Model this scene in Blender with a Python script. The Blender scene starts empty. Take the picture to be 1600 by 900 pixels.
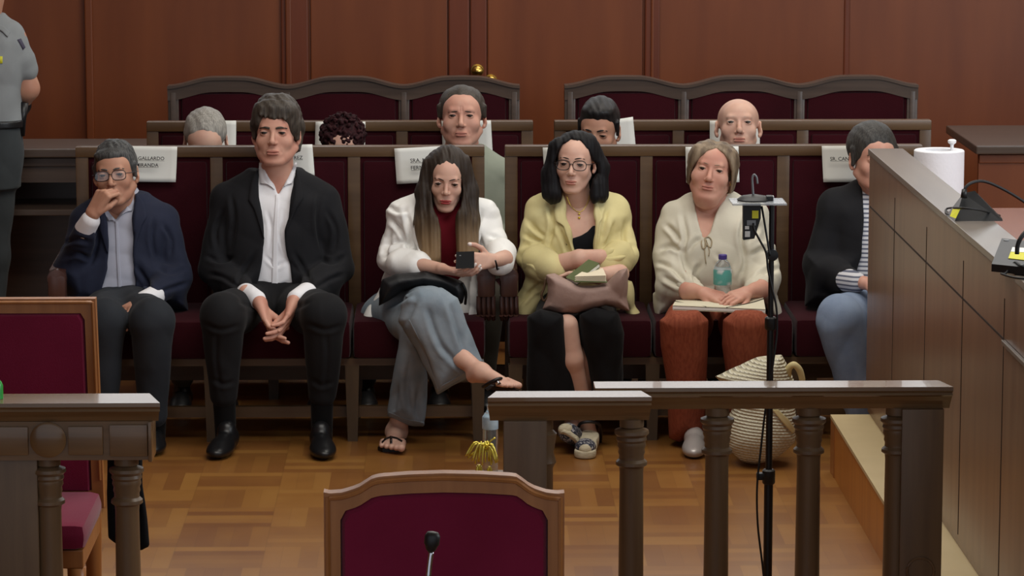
import bpy, bmesh, math, random
import numpy as np
from mathutils import Vector, Matrix, noise as mnoise
from mathutils.bvhtree import BVHTree
random.seed(7)
SC = bpy.context.scene
COL = SC.collection

# ------------------------------------------------------------------ camera, world, lights
F_PX = 5160.0
CAM_H = 2.4
PITCH = math.atan(790.0 / F_PX)
YAW = 0.0207
cam_d = bpy.data.cameras.new('camera')
cam_d.sensor_width = 36.0
cam_d.lens = F_PX / 1600.0 * 36.0
cam_d.clip_start = 0.1
cam_d.clip_end = 100
cam = bpy.data.objects.new('camera', cam_d)
COL.objects.link(cam)
CAM_R = Matrix.Rotation(-YAW, 3, 'Z') @ Matrix.Rotation(math.pi / 2 - PITCH, 3, 'X')
CAM_P = Vector((0, 0, CAM_H))
cam.matrix_world = Matrix.Translation(CAM_P) @ CAM_R.to_4x4()
SC.camera = cam
cam_d.dof.use_dof = False

SC.view_settings.view_transform = 'Standard'
SC.view_settings.look = 'None'
SC.view_settings.gamma = 1.0
SC.view_settings.use_curve_mapping = False
SC.view_settings.exposure = 0.0

world = bpy.data.worlds.new('world')
SC.world = world
world.use_nodes = True
wb = world.node_tree.nodes['Background']
wb.inputs[0].default_value = (0.80, 0.86, 0.95, 1)
wb.inputs[1].default_value = 0.72

def area(name, loc, target, sx, sy, power, color):
    l = bpy.data.lights.new(name, 'AREA')
    l.shape = 'RECTANGLE'
    l.size = sx; l.size_y = sy
    l.energy = power
    l.color = color
    o = bpy.data.objects.new(name, l)
    o.location = loc
    d = Vector(target) - Vector(loc)
    o.rotation_euler = d.to_track_quat('-Z', 'Y').to_euler()
    COL.objects.link(o)
    return o

# ceiling light fields over the court and tall windows in the right hand wall
area('ceiling_light_front', (0.4, 9.6, 4.4), (.4, 9.6, 0), 3.8, 2.2, 125, (1.0, 0.965, 0.90))
area('ceiling_light_back', (1.5, 13.2, 4.4), (1.5, 13.2, 0), 2.8, 1.6, 70, (1.0, 0.95, 0.87))
area('window_light_right', (4.6, 8.0, 2.8), (0.3, 12.3, 0.7), 3.2, 2.0, 120, (0.86, 0.93, 1.0))

# ------------------------------------------------------------------ geometry of the view
def ray(px, py):
    return CAM_R @ Vector(((px - 800) / F_PX, (450 - py) / F_PX, -1.0))
def P(px, py, Y):
    d = ray(px, py); t = Y / d.y
    return CAM_P + d * t
def PZ(px, py, z):
    d = ray(px, py); t = (z - CAM_H) / d.z
    return CAM_P + d * t
def PX(px, py, X):
    d = ray(px, py); t = X / d.x
    return CAM_P + d * t
CR = np.array([list(r) for r in CAM_R])
def proj(p):
    """world points (n,3) -> pixels"""
    q = (p - np.array([0, 0, CAM_H])) @ CR
    return 800 + F_PX * q[..., 0] / -q[..., 2], 450 - F_PX * q[..., 1] / -q[..., 2]
def px2m(Y):
    return Y * 1.004 / F_PX

# ------------------------------------------------------------------ materials
def new_mat(name):
    m = bpy.data.materials.new(name)
    m.use_nodes = True
    return m, m.node_tree, m.node_tree.nodes['Principled BSDF']
def S(c):
    """sRGB 0-255 -> linear"""
    return tuple(((v / 255) / 12.92 if v / 255 <= 0.04045 else ((v / 255 + 0.055) / 1.055) ** 2.4) for v in c) + (1,)
def setp(b, **k):
    for n, v in k.items():
        b.inputs[n.replace('_', ' ')].default_value = v
def mat(name, rgb, rough=0.6, spec=0.5, metal=0.0, var=0.0, scale=8.0, stretch=(1, 1, 1), rgb2=None,
        bump=0.0, bscale=60.0, sheen=0.0, trans=0.0, ior=1.45, detail=4.0, bdist=0.01, coat=0.0, sss=0.0, lo=0.35, hi=0.65):
    m, nt, b = new_mat(name)
    N = nt.nodes.new; L = nt.links.new
    b.inputs['Base Color'].default_value = S(rgb)
    b.inputs['Roughness'].default_value = rough
    b.inputs['Specular IOR Level'].default_value = spec
    b.inputs['Metallic'].default_value = metal
    b.inputs['Transmission Weight'].default_value = trans
    b.inputs['IOR'].default_value = ior
    b.inputs['Coat Weight'].default_value = coat
    if sheen:
        b.inputs['Sheen Weight'].default_value = sheen
        b.inputs['Sheen Roughness'].default_value = 0.4
    if sss:
        b.inputs['Subsurface Weight'].default_value = sss
        b.inputs['Subsurface Radius'].default_value = (0.012, 0.005, 0.003)
        b.inputs['Subsurface Scale'].default_value = 1.0
    tc = None
    if rgb2 is not None or bump:
        tc = N('ShaderNodeTexCoord'); mp = N('ShaderNodeMapping')
        mp.inputs['Scale'].default_value = stretch
        L(tc.outputs['Object'], mp.inputs['Vector'])
    if rgb2 is not None:
        nz = N('ShaderNodeTexNoise'); nz.inputs['Scale'].default_value = scale; nz.inputs['Detail'].default_value = detail
        L(mp.outputs[0], nz.inputs['Vector'])
        r = N('ShaderNodeValToRGB')
        r.color_ramp.elements[0].position = lo; r.color_ramp.elements[1].position = hi
        r.color_ramp.elements[0].color = S(rgb); r.color_ramp.elements[1].color = S(rgb2)
        L(nz.outputs['Fac'], r.inputs[0]); L(r.outputs[0], b.inputs['Base Color'])
    if bump:
        n2 = N('ShaderNodeTexNoise'); n2.inputs['Scale'].default_value = bscale; n2.inputs['Detail'].default_value = 3
        L(mp.outputs[0], n2.inputs['Vector'])
        bp = N('ShaderNodeBump'); bp.inputs['Strength'].default_value = bump; bp.inputs['Distance'].default_value = bdist
        L(n2.outputs['Fac'], bp.inputs['Height']); L(bp.outputs[0], b.inputs['Normal'])
    return m

def mathn(nt, op, a, b=None, c=None):
    n = nt.nodes.new('ShaderNodeMath'); n.operation = op
    for i, v in enumerate((a, b, c)):
        if v is None: continue
        if hasattr(v, 'links') or hasattr(v, 'is_linked'): nt.links.new(v, n.inputs[i])
        else: n.inputs[i].default_value = v
    return n.outputs[0]

def parquet():
    m, nt, b = new_mat('parquet')
    N = nt.nodes.new; L = nt.links.new
    tc = N('ShaderNodeTexCoord'); sp = N('ShaderNodeSeparateXYZ'); L(tc.outputs['Object'], sp.inputs[0])
    SZ = 0.285
    u = mathn(nt, 'DIVIDE', sp.outputs[0], SZ); v = mathn(nt, 'DIVIDE', sp.outputs[1], SZ)
    fu = mathn(nt, 'FLOOR', u); fv = mathn(nt, 'FLOOR', v)
    ck = mathn(nt, 'FLOORED_MODULO', mathn(nt, 'ADD', fu, fv), 2.0)
    ru = mathn(nt, 'SUBTRACT', u, fu); rv = mathn(nt, 'SUBTRACT', v, fv)
    sel = mathn(nt, 'ADD', mathn(nt, 'MULTIPLY', ck, ru), mathn(nt, 'MULTIPLY', mathn(nt, 'SUBTRACT', 1.0, ck), rv))
    s5 = mathn(nt, 'MULTIPLY', sel, 5.0); si = mathn(nt, 'FLOOR', s5)
    fr = mathn(nt, 'SUBTRACT', s5, si)
    cb = N('ShaderNodeCombineXYZ'); L(fu, cb.inputs[0]); L(fv, cb.inputs[1]); L(si, cb.inputs[2])
    wn = N('ShaderNodeTexWhiteNoise'); L(cb.outputs[0], wn.inputs['Vector'])
    gr = N('ShaderNodeTexNoise'); gr.inputs['Scale'].default_value = 6; gr.inputs['Detail'].default_value = 6
    L(tc.outputs['Object'], gr.inputs['Vector'])
    fac = mathn(nt, 'ADD', mathn(nt, 'MULTIPLY', wn.outputs['Value'], 0.55), mathn(nt, 'MULTIPLY', gr.outputs['Fac'], 0.45))
    r = N('ShaderNodeValToRGB')
    e = r.color_ramp.elements
    e[0].position = 0.15; e[0].color = S((120, 74, 36)); e[1].position = 0.85; e[1].color = S((156, 110, 54))
    x = e.new(0.42); x.color = S((134, 88, 42)); x = e.new(0.62); x.color = S((146, 99, 47))
    L(fac, r.inputs[0])
    # thin dark seams
    edge = mathn(nt, 'LESS_THAN', mathn(nt, 'MINIMUM', fr, mathn(nt, 'SUBTRACT', 1.0, fr)), 0.018)
    eb = mathn(nt, 'LESS_THAN', mathn(nt, 'MINIMUM', mathn(nt, 'MINIMUM', ru, rv),
              mathn(nt, 'SUBTRACT', 1.0, mathn(nt, 'MAXIMUM', ru, rv))), 0.006)
    em = mathn(nt, 'MULTIPLY', mathn(nt, 'MAXIMUM', edge, eb), 0.22)
    mx = N('ShaderNodeMixRGB'); L(em, mx.inputs[0]); L(r.outputs[0], mx.inputs[1]); mx.inputs[2].default_value = S((70, 36, 14))
    L(mx.outputs[0], b.inputs['Base Color'])
    b.inputs['Roughness'].default_value = 0.33
    b.inputs['Specular IOR Level'].default_value = 0.72
    return m

def wood(name, c1, c2, rough=0.4, axis='Z', scale=5.0, spec=0.5, coat=0.0, str_=9.0):
    st = {'Z': (str_, str_, 0.6), 'X': (0.6, str_, str_), 'Y': (str_, 0.6, str_)}[axis]
    return mat(name, c1, rough=rough, rgb2=c2, scale=scale, stretch=st, detail=6, spec=spec, coat=coat, lo=0.3, hi=0.7)

M = {}
M['parquet'] = parquet()
M['wall'] = wood('wall_veneer', (108, 54, 27), (126, 67, 34), 0.38, 'Z', 1.4, str_=5)
M['wall2'] = wood('wall_veneer_strip', (98, 46, 25), (116, 56, 30), 0.4, 'Z', 1.6)
M['bench'] = wood('bench_wood', (82, 60, 40), (100, 76, 52), 0.33, 'X', 3)
M['benchv'] = wood('bench_wood_vertical', (72, 56, 40), (88, 70, 50), 0.33, 'Z', 3)
M['old'] = wood('old_bench_wood', (70, 56, 48), (88, 72, 62), 0.33, 'X', 3)
M['velvet'] = mat('velvet', (54, 8, 18), 0.85, 0.15, rgb2=(46, 5, 14), scale=3, sheen=0.08, bump=0.15, bscale=400)
M['velvet2'] = mat('chair_velvet', (120, 26, 56), 0.85, 0.2, rgb2=(108, 20, 48), scale=3, sheen=0.25, bump=0.15, bscale=400)
M['rail'] = wood('rail_wood', (98, 74, 48), (118, 90, 60), 0.24, 'X', 4, coat=.3)
M['railv'] = wood('rail_wood_vertical', (92, 72, 52), (108, 86, 62), 0.38, 'Z', 4)
M['chairw'] = wood('chair_wood', (146, 92, 46), (166, 108, 58), 0.35, 'Z', 4)
M['desk'] = wood('desk_wood', (118, 90, 70), (136, 106, 82), 0.30, 'Z', 3, str_=6)
M['desktop'] = mat('desk_top', (110, 100, 92), 0.28, rgb2=(122, 112, 102), scale=3, stretch=(4, .5, 4))
M['desklow'] = wood('desk_lower_wood', (128, 74, 52), (140, 84, 60), 0.25, 'Y', 3)
M['dais'] = wood('platform_wood', (170, 108, 46), (186, 122, 54), 0.4, 'Z', 3)
M['daistop'] = mat('platform_top', (196, 176, 134), 0.5, rgb2=(186, 166, 124), scale=3)
M['plaster'] = mat('plaster', (205, 198, 185), 0.9)
M['paper'] = mat('paper', (228, 228, 222), 0.8, 0.3)
M['ink'] = mat('ink', (40, 40, 42), 0.8, 0.2)
M['arm'] = wood('arm_wood', (66, 42, 36), (80, 52, 44), 0.25, 'Z', 4)
M['brass'] = mat('brass', (205, 170, 90), 0.25, metal=1.0)
M['black'] = mat('black_plastic', (22, 22, 23), 0.45, 0.5)
M['blackm'] = mat('black_metal', (16, 16, 18), 0.4, 0.5)
M['cable'] = mat('cable_rubber', (14, 14, 15), 0.55)
M['grey'] = mat('grey_plastic', (120, 122, 124), 0.4)
M['yellow'] = mat('yellow_label', (206, 200, 50), 0.6)
M['white'] = mat('white_plastic', (232, 232, 234), 0.45)
M['chrome'] = mat('chrome', (200, 200, 205), 0.15, metal=1.0)

# ------------------------------------------------------------------ object helpers
def link(o, parent=None):
    COL.objects.link(o)
    if parent is not None:
        o.parent = parent
        bpy.context.view_layer.update() if False else None
        o.matrix_parent_inverse = parent.matrix_basis.inverted()
    return o
def tag(o, label=None, cat=None, group=None, kind=None):
    if label: o['label'] = label
    if cat: o['category'] = cat
    if group: o['group'] = group
    if kind: o['kind'] = kind
    return o
def empty(name, loc, label=None, cat=None, group=None):
    o = bpy.data.objects.new(name, None)
    o.empty_display_size = 0.05
    o.location = loc
    COL.objects.link(o)
    return tag(o, label, cat, group)
def mesh_obj(name, verts, faces, m, parent=None, smooth=True):
    me = bpy.data.meshes.new(name)
    me.from_pydata([tuple(v) for v in verts], [], [tuple(f) for f in faces])
    me.update()
    if smooth:
        me.polygons.foreach_set('use_smooth', [True] * len(me.polygons))
    for mm in (m if isinstance(m, (list, tuple)) else [m]):
        me.materials.append(mm)
    return link(bpy.data.objects.new(name, me), parent)

class B:
    """mesh builder"""
    def __init__(s): s.bm = bmesh.new()
    def box(s, x0, x1, y0, y1, z0, z1, bev=0.0, rot=None, piv=None, mi=0):
        t = bmesh.new()
        bmesh.ops.create_cube(t, size=1.0)
        for v in t.verts:
            v.co = Vector(((x0 + x1) / 2 + v.co.x * (x1 - x0), (y0 + y1) / 2 + v.co.y * (y1 - y0), (z0 + z1) / 2 + v.co.z * (z1 - z0)))
        if bev:
            bmesh.ops.bevel(t, geom=list(t.edges), offset=bev, segments=2, affect='EDGES', profile=0.6)
        if rot is not None:
            pv = Vector(piv) if piv is not None else Vector(((x0 + x1) / 2, (y0 + y1) / 2, (z0 + z1) / 2))
            for v in t.verts: v.co = pv + rot @ (v.co - pv)
        s.merge(t, mi); return s
    def merge(s, t, mi=0):
        for f in t.faces: f.material_index = mi
        me = bpy.data.meshes.new('tmp'); t.to_mesh(me); t.free()
        s.bm.from_mesh(me); bpy.data.meshes.remove(me)
    def quad(s, pts, mi=0):
        f = s.bm.faces.new([s.bm.verts.new(p) for p in pts]); f.material_index = mi; return s
    def prism(s, pts, off, mi=0):
        """closed outline pts extruded by vector off"""
        off = Vector(off); t = bmesh.new()
        a = [t.verts.new(p) for p in pts]; b = [t.verts.new(Vector(p) + off) for p in pts]
        n = len(pts)
        t.faces.new(a); t.faces.new(b[::-1])
        for i in range(n):
            t.faces.new((a[i], b[i], b[(i + 1) % n], a[(i + 1) % n]))
        bmesh.ops.recalc_face_normals(t, faces=t.faces)
        s.merge(t, mi); return s
    def lathe(s, prof, c, seg=24, mi=0, M3=None, sx=1, sy=1):
        """prof [(r,z)], axis z through c"""
        t = bmesh.new(); c = Vector(c); rings = []
        for r, z in prof:
            ring = []
            for i in range(seg):
                a = 2 * math.pi * i / seg
                p = Vector((r * math.cos(a) * sx, r * math.sin(a) * sy, z))
                if M3 is not None: p = M3 @ p
                ring.append(t.verts.new(c + p))
            rings.append(ring)
        for a, b in zip(rings, rings[1:]):
            for i in range(seg):
                t.faces.new((a[i], a[(i + 1) % seg], b[(i + 1) % seg], b[i]))
        t.faces.new(rings[0][::-1]); t.faces.new(rings[-1])
        bmesh.ops.recalc_face_normals(t, faces=t.faces)
        s.merge(t, mi); return s
    def tube(s, pts, r, seg=8, mi=0, sub=1):
        pts = [Vector(p) for p in pts]
        if sub > 1: pts = catmull(pts, sub)
        rs = r if isinstance(r, (list, tuple)) else [r] * len(pts)
        if len(rs) != len(pts):
            rs = [float(np.interp(i / (len(pts) - 1), np.linspace(0, 1, len(rs)), rs)) for i in range(len(pts))]
        t = bmesh.new(); rings = []
        up = Vector((0.13, 0.31, 0.94)).normalized()
        for i, p in enumerate(pts):
            d = (pts[min(i + 1, len(pts) - 1)] - pts[max(i - 1, 0)])
            if d.length < 1e-9: d = Vector((0, 0, 1))
            d.normalize()
            a = d.cross(up)
            if a.length < 0.1: a = d.cross(Vector((1, 0, 0)))
            a.normalize(); b_ = d.cross(a)
            rings.append([t.verts.new(p + (a * math.cos(w) + b_ * math.sin(w)) * rs[i]) for w in [2 * math.pi * k / seg for k in range(seg)]])
        for A, Bq in zip(rings, rings[1:]):
            for i in range(seg):
                t.faces.new((A[i], A[(i + 1) % seg], Bq[(i + 1) % seg], Bq[i]))
        t.faces.new(rings[0][::-1]); t.faces.new(rings[-1])
        bmesh.ops.recalc_face_normals(t, faces=t.faces)
        s.merge(t, mi); return s
    def sweep_x(s, prof, x0, x1, m0=0.0, m1=0.0, mi=0):
        """profile [(y,z)] extruded along x; m0/m1: mitre, ends move in as y (towards +) grows"""
        yf = min(p[0] for p in prof)
        a = [(x0 + (y - yf) * m0, y, z) for y, z in prof]
        b = [(x1 - (y - yf) * m1, y, z) for y, z in prof]
        t = bmesh.new()
        va = [t.verts.new(p) for p in a]; vb = [t.verts.new(p) for p in b]; n = len(prof)
        t.faces.new(va); t.faces.new(vb[::-1])
        for i in range(n): t.faces.new((va[i], vb[i], vb[(i + 1) % n], va[(i + 1) % n]))
        bmesh.ops.recalc_face_normals(t, faces=t.faces)
        s.merge(t, mi); return s
    def obj(s, name, m, parent=None, smooth=False):
        me = bpy.data.meshes.new(name); s.bm.to_mesh(me); s.bm.free()
        for mm in (m if isinstance(m, (list, tuple)) else [m]): me.materials.append(mm)
        if smooth:
            me.polygons.foreach_set('use_smooth', [True] * len(me.polygons))
            if smooth == 'auto':
                me.set_sharp_from_angle(angle=math.radians(38))
        return link(bpy.data.objects.new(name, me), parent)

def catmull(pts, n):
    out = []
    Q = [pts[0] * 2 - pts[1]] + list(pts) + [pts[-1] * 2 - pts[-2]]
    for i in range(1, len(Q) - 2):
        p0, p1, p2, p3 = Q[i - 1], Q[i], Q[i + 1], Q[i + 2]
        for k in range(n):
            t = k / n
            out.append(0.5 * ((2 * p1) + (p2 - p0) * t + (2 * p0 - 5 * p1 + 4 * p2 - p3) * t * t + (3 * p1 - p0 - 3 * p2 + p3) * t ** 3))
    out.append(pts[-1].copy())
    return out

# ------------------------------------------------------------------ implicit surfaces (for bodies and cloth)
BIG = 1.0
A_ = lambda v: np.array(v, dtype=np.float64)
class Prim:
    def __init__(s, fn, lo, hi, k=0.0, op='u'):
        s.fn = fn; s.lo = A_(lo); s.hi = A_(hi); s.k = k; s.op = op
def cone(a, b, ra, rb, k=0.02, op='u', sc=None):
    a = A_(a); b = A_(b)
    def fn(p):
        ba = b - a; l2 = float(ba @ ba) + 1e-12; pa = p - a
        h = np.clip((pa @ ba) / l2, 0, 1)
        d = pa - h[:, None] * ba
        return np.sqrt((d * d).sum(1)) - (ra + (rb - ra) * h)
    R = max(ra, rb)
    return Prim(fn, np.minimum(a, b) - R, np.maximum(a, b) + R, k, op)
def chain(pts, rs, k=0.02, op='u'):
    return [cone(pts[i], pts[i + 1], rs[i], rs[i + 1], k, op) for i in range(len(pts) - 1)]
def ell(c, r, k=0.02, op='u', R=None):
    c = A_(c); r = A_(r); Rm = None if R is None else A_(R)
    def fn(p):
        q = p - c
        if Rm is not None: q = q @ Rm
        k0 = np.sqrt(((q / r) ** 2).sum(1)); k1 = np.sqrt(((q / (r * r)) ** 2).sum(1)) + 1e-9
        return k0 * (k0 - 1) / k1
    m = r.max() if Rm is not None else r
    return Prim(fn, c - m, c + m, k, op)
def loft(secs, k=0.02, op='u', n=2.4, right=(1, 0, 0)):
    """secs: [(center xyz, half width, half depth)], swept from first to last"""
    C_ = A_([s[0] for s in secs]); W = A_([s[1] for s in secs]); D = A_([s[2] for s in secs])
    ax = C_[-1] - C_[0]; ln = np.linalg.norm(ax); ax = ax / ln
    rt = A_(right); rt = rt - ax * (rt @ ax); rt /= np.linalg.norm(rt); fw = np.cross(ax, rt)
    T = (C_ - C_[0]) @ ax; o = np.argsort(T)
    CX = (C_ @ rt); CY = (C_ @ fw)
    def cub(t, v):
        return np.interp(t, T[o], v[o])
    # smooth the section curves
    TT = np.linspace(T[o][0], T[o][-1], 61)
    def sm(v):
        y = np.interp(TT, T[o], v[o]); yp = np.pad(y, 4, mode='edge'); ker = np.hanning(11)[1:-1]; ker /= ker.sum()
        return np.convolve(yp, ker, 'valid')
    sW, sD, sX, sY = sm(W), sm(D), sm(CX), sm(CY)
    base = C_[0] @ ax
    def fn(p):
        t = p @ ax - base
        w = np.interp(t, TT, sW); d = np.interp(t, TT, sD)
        x = p @ rt - np.interp(t, TT, sX); y = p @ fw - np.interp(t, TT, sY)
        q = (np.abs(x / w) ** n + np.abs(y / d) ** n) ** (1.0 / n)
        f = (q - 1) * np.minimum(w, d)
        e = np.maximum(-t, t - ln)
        return np.where(e > 0, np.sqrt(np.maximum(f, 0) ** 2 + e * e) - 0.0, np.maximum(f, e))
    m = max(W.max(), D.max())
    return Prim(fn, C_.min(0) - m, C_.max(0) + m, k, op)
def poly_sd(px, py, V):
    V = A_(V); n = len(V)
    d = np.full(px.shape, 1e18); s = np.ones(px.shape)
    for i in range(n):
        j = (i - 1) % n
        ex, ey = V[j] - V[i]; wx = px - V[i][0]; wy = py - V[i][1]
        h = np.clip((wx * ex + wy * ey) / (ex * ex + ey * ey + 1e-12), 0, 1)
        bx = wx - ex * h; by = wy - ey * h
        d = np.minimum(d, bx * bx + by * by)
        c1 = py >= V[i][1]; c2 = py < V[j][1]; c3 = ex * wy > ey * wx
        fl = (c1 & c2 & c3) | (~c1 & ~c2 & ~c3)
        s = np.where(fl, -s, s)
    return s * np.sqrt(d)
def slab(poly, y0, y1, R=0.03, k=0.02, op='u', tilt=0.0, zc=None, flat=1.0):
    """photo-plane outline given thickness between depths y0..y1, edges rounded over R. tilt: dY per m of z"""
    yc = (y0 + y1) / 2; hh = (y1 - y0) / 2; m = px2m(yc)
    pts = [P(x, y, yc) for x, y in poly]
    zc_ = sum(p.z for p in pts) / len(pts) if zc is None else zc
    lo = A_([min(p[i] for p in pts) for i in range(3)]); hi = A_([max(p[i] for p in pts) for i in range(3)])
    dz = abs(tilt) * (hi[2] - lo[2])
    lo[1] = y0 - dz; hi[1] = y1 + dz
    def fn(p):
        px, py = proj(p)
        d2 = poly_sd(px, py, poly) * m
        dy = np.abs(p[:, 1] - yc - tilt * (p[:, 2] - zc_)) * (R / hh)
        q = np.sqrt(np.maximum(d2 + R, 0) ** 2 + dy * dy) - R
        return q * np.minimum(1.0, hh / R)
    return Prim(fn, lo - 0.01, hi + 0.01, k, op)
def cutpoly(poly, Yref, ymin=-1e9, ymax=1e9, k=0.004):
    """subtract the photo-plane outline from the front (between depths)"""
    m = px2m(Yref)
    def fn(p):
        px, py = proj(p)
        return np.maximum(np.maximum(poly_sd(px, py, poly) * m, p[:, 1] - ymax), ymin - p[:, 1])
    return Prim(fn, (-99, -99, -99), (99, 99, 99), k, 's')
def plane_cut(pt, nrm, k=0.004):
    pt = A_(pt); nrm = A_(nrm); nrm = nrm / np.linalg.norm(nrm)
    return Prim(lambda p: -((p - pt) @ nrm), (-99,) * 3, (99,) * 3, k, 's')
def xform(prims, loc, R, s=1.0):
    """prims defined in a local frame -> world"""
    loc = A_(loc); R = A_(R)
    out = []
    for q in prims:
        cs = A_([[x, y, z] for x in (q.lo[0], q.hi[0]) for y in (q.lo[1], q.hi[1]) for z in (q.lo[2], q.hi[2])])
        w = (cs * s) @ R.T + loc
        def mk(q):
            return lambda p: q.fn(((p - loc) @ R) / s) * s
        big = q.lo[0] < -50
        out.append(Prim(mk(q), q.lo if big else w.min(0), q.hi if big else w.max(0), q.k * s, q.op))
    return out

def sdf_eval(prims, p, disp=None):
    f = np.full(len(p), BIG)
    for q in prims:
        g = q.fn(p); k = q.k
        if q.op == 'u':
            if k > 0:
                h = np.maximum(k - np.abs(f - g), 0) / k
                f = np.minimum(f, g) - h * h * k * 0.25
            else: f = np.minimum(f, g)
        else:
            g = -g if q.op == 's' else g
            if k > 0:
                h = np.maximum(k - np.abs(f - g), 0) / k
                f = np.maximum(f, g) + h * h * k * 0.25
            else: f = np.maximum(f, g)
    if disp is not None: f = f + disp(p)
    return f

def surface(prims, h, disp=None, lo=None, hi=None):
    """naive surface nets over a blockwise evaluated grid -> (verts, quads)"""
    U = [q for q in prims if q.op == 'u']
    L0 = np.min([q.lo for q in U], 0) - 3 * h - 0.01; H0 = np.max([q.hi for q in U], 0) + 3 * h + 0.01
    if lo is not None: L0 = np.maximum(L0, A_(lo))
    if hi is not None: H0 = np.minimum(H0, A_(hi))
    n = np.ceil((H0 - L0) / h).astype(int) + 1
    Fd = np.full(tuple(n), BIG, dtype=np.float32)
    BS = 20
    for i0 in range(0, n[0], BS):
        for j0 in range(0, n[1], BS):
            for k0 in range(0, n[2], BS):
                i1, j1, k1 = min(i0 + BS, n[0]), min(j0 + BS, n[1]), min(k0 + BS, n[2])
                bl = L0 + A_([i0, j0, k0]) * h - 2 * h; bh = L0 + A_([i1, j1, k1]) * h + 2 * h
                act = [q for q in prims if (q.lo - q.k - 0.012 < bh).all() and (q.hi + q.k + 0.012 > bl).all()]
                if not any(q.op == 'u' for q in act): continue
                gx = L0[0] + np.arange(i0, i1) * h; gy = L0[1] + np.arange(j0, j1) * h; gz = L0[2] + np.arange(k0, k1) * h
                p = np.stack(np.meshgrid(gx, gy, gz, indexing='ij'), -1).reshape(-1, 3)
                # cheap reject
                c = (bl + bh) / 2; rad = np.linalg.norm(bh - bl) / 2
                Fd[i0:i1, j0:j1, k0:k1] = sdf_eval(act, p, disp).reshape(i1 - i0, j1 - j0, k1 - k0)
    # close the outside
    Fd[0] = np.maximum(Fd[0], 1e-3); Fd[-1] = np.maximum(Fd[-1], 1e-3); Fd[:, 0] = np.maximum(Fd[:, 0], 1e-3); Fd[:, -1] = np.maximum(Fd[:, -1], 1e-3)
    Fd[:, :, 0] = np.maximum(Fd[:, :, 0], 1e-3); Fd[:, :, -1] = np.maximum(Fd[:, :, -1], 1e-3)
    s = Fd < 0
    cnt = np.zeros(tuple(n - 1), np.int8)
    for dx in (0, 1):
        for dy in (0, 1):
            for dz in (0, 1):
                cnt += s[dx:n[0] - 1 + dx, dy:n[1] - 1 + dy, dz:n[2] - 1 + dz]
    act = np.argwhere((cnt > 0) & (cnt < 8))
    idx = np.full(tuple(n - 1), -1, np.int32)
    idx[act[:, 0], act[:, 1], act[:, 2]] = np.arange(len(act))
    acc = np.zeros((len(act), 3)); num = np.zeros(len(act))
    for ax in range(3):
        o1, o2 = [(1, 2), (0, 2), (0, 1)][ax]
        for a in (0, 1):
            for b in (0, 1):
                p0 = act.copy(); p0[:, o1] += a; p0[:, o2] += b
                p1 = p0.copy(); p1[:, ax] += 1
                f0 = Fd[p0[:, 0], p0[:, 1], p0[:, 2]]; f1 = Fd[p1[:, 0], p1[:, 1], p1[:, 2]]
                m = (f0 < 0) != (f1 < 0)
                t = np.where(m, f0 / (f0 - f1 + 1e-20), 0)
                pt = p0.astype(float); pt[:, ax] += t
                acc += np.where(m[:, None], pt, 0); num += m
    V = acc / num[:, None] * h + L0
    quads = []
    for ax in range(3):
        sl0 = [slice(None)] * 3; sl1 = [slice(None)] * 3
        sl0[ax] = slice(0, -1); sl1[ax] = slice(1, None)
        ch = s[tuple(sl0)] != s[tuple(sl1)]
        e = np.argwhere(ch)
        o1, o2 = [(1, 2), (2, 0), (0, 1)][ax]
        e = e[(e[:, o1] > 0) & (e[:, o2] > 0) & (e[:, o1] < n[o1] - 1) & (e[:, o2] < n[o2] - 1)]
        ins = s[e[:, 0], e[:, 1], e[:, 2]]
        def cell(a, b):
            c = e.copy(); c[:, o1] -= a; c[:, o2] -= b
            return idx[c[:, 0], c[:, 1], c[:, 2]]
        q = np.stack([cell(1, 1), cell(0, 1), cell(0, 0), cell(1, 0)], 1)
        q[~ins] = q[~ins][:, ::-1]
        quads.append(q)
    Q = np.concatenate(quads)
    Q = Q[(Q >= 0).all(1)]
    return V, Q

def np_obj(name, V, Q, mats, parent=None, mfn=None):
    me = bpy.data.meshes.new(name)
    nv, nq = len(V), len(Q)
    me.vertices.add(nv); me.vertices.foreach_set('co', V.astype(np.float32).ravel())
    me.loops.add(nq * 4); me.loops.foreach_set('vertex_index', Q.astype(np.int32).ravel())
    me.polygons.add(nq); me.polygons.foreach_set('loop_start', np.arange(0, nq * 4, 4, dtype=np.int32))
    try: me.polygons.foreach_set('loop_total', np.full(nq, 4, np.int32))
    except Exception: pass
    me.polygons.foreach_set('use_smooth', np.ones(nq, bool))
    mats = mats if isinstance(mats, (list, tuple)) else [mats]
    for m in mats: me.materials.append(m)
    if mfn is not None:
        me.polygons.foreach_set('material_index', mfn(V[Q].mean(1)).astype(np.int32))
    me.update(calc_edges=True)
    return link(bpy.data.objects.new(name, me), parent)

def sdf_obj(name, prims, h, mats, parent=None, disp=None, mfn=None, lo=None, hi=None):
    V, Q = surface(prims, h, disp, lo, hi)
    return np_obj(name, V, Q, mats, parent, mfn)

def folds(amp, freq=(22, 9, 14), seed=0.0, warp=1.4):
    def d(p):
        x, y, z = p[:, 0] + seed, p[:, 1] + seed * 1.7, p[:, 2] - seed
        a = np.sin(x * freq[0] + warp * np.sin(z * freq[2] + 1.3) + y * freq[1] * 1.3)
        b = 1 - 2 * np.abs(np.sin((z * freq[2] * 1.7 + x * freq[0] * .6 + warp * np.sin(x * freq[1] + y * 11)) * .6 + 1))
        c = 1 - 2 * np.abs(np.sin((x * freq[0] * 1.6 - z * freq[2] * 1.5 + 2 * np.sin(y * 17 + z * 5)) * .6))
        return amp * (a * .45 + b * .45 + c * .35)
    return d

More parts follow.
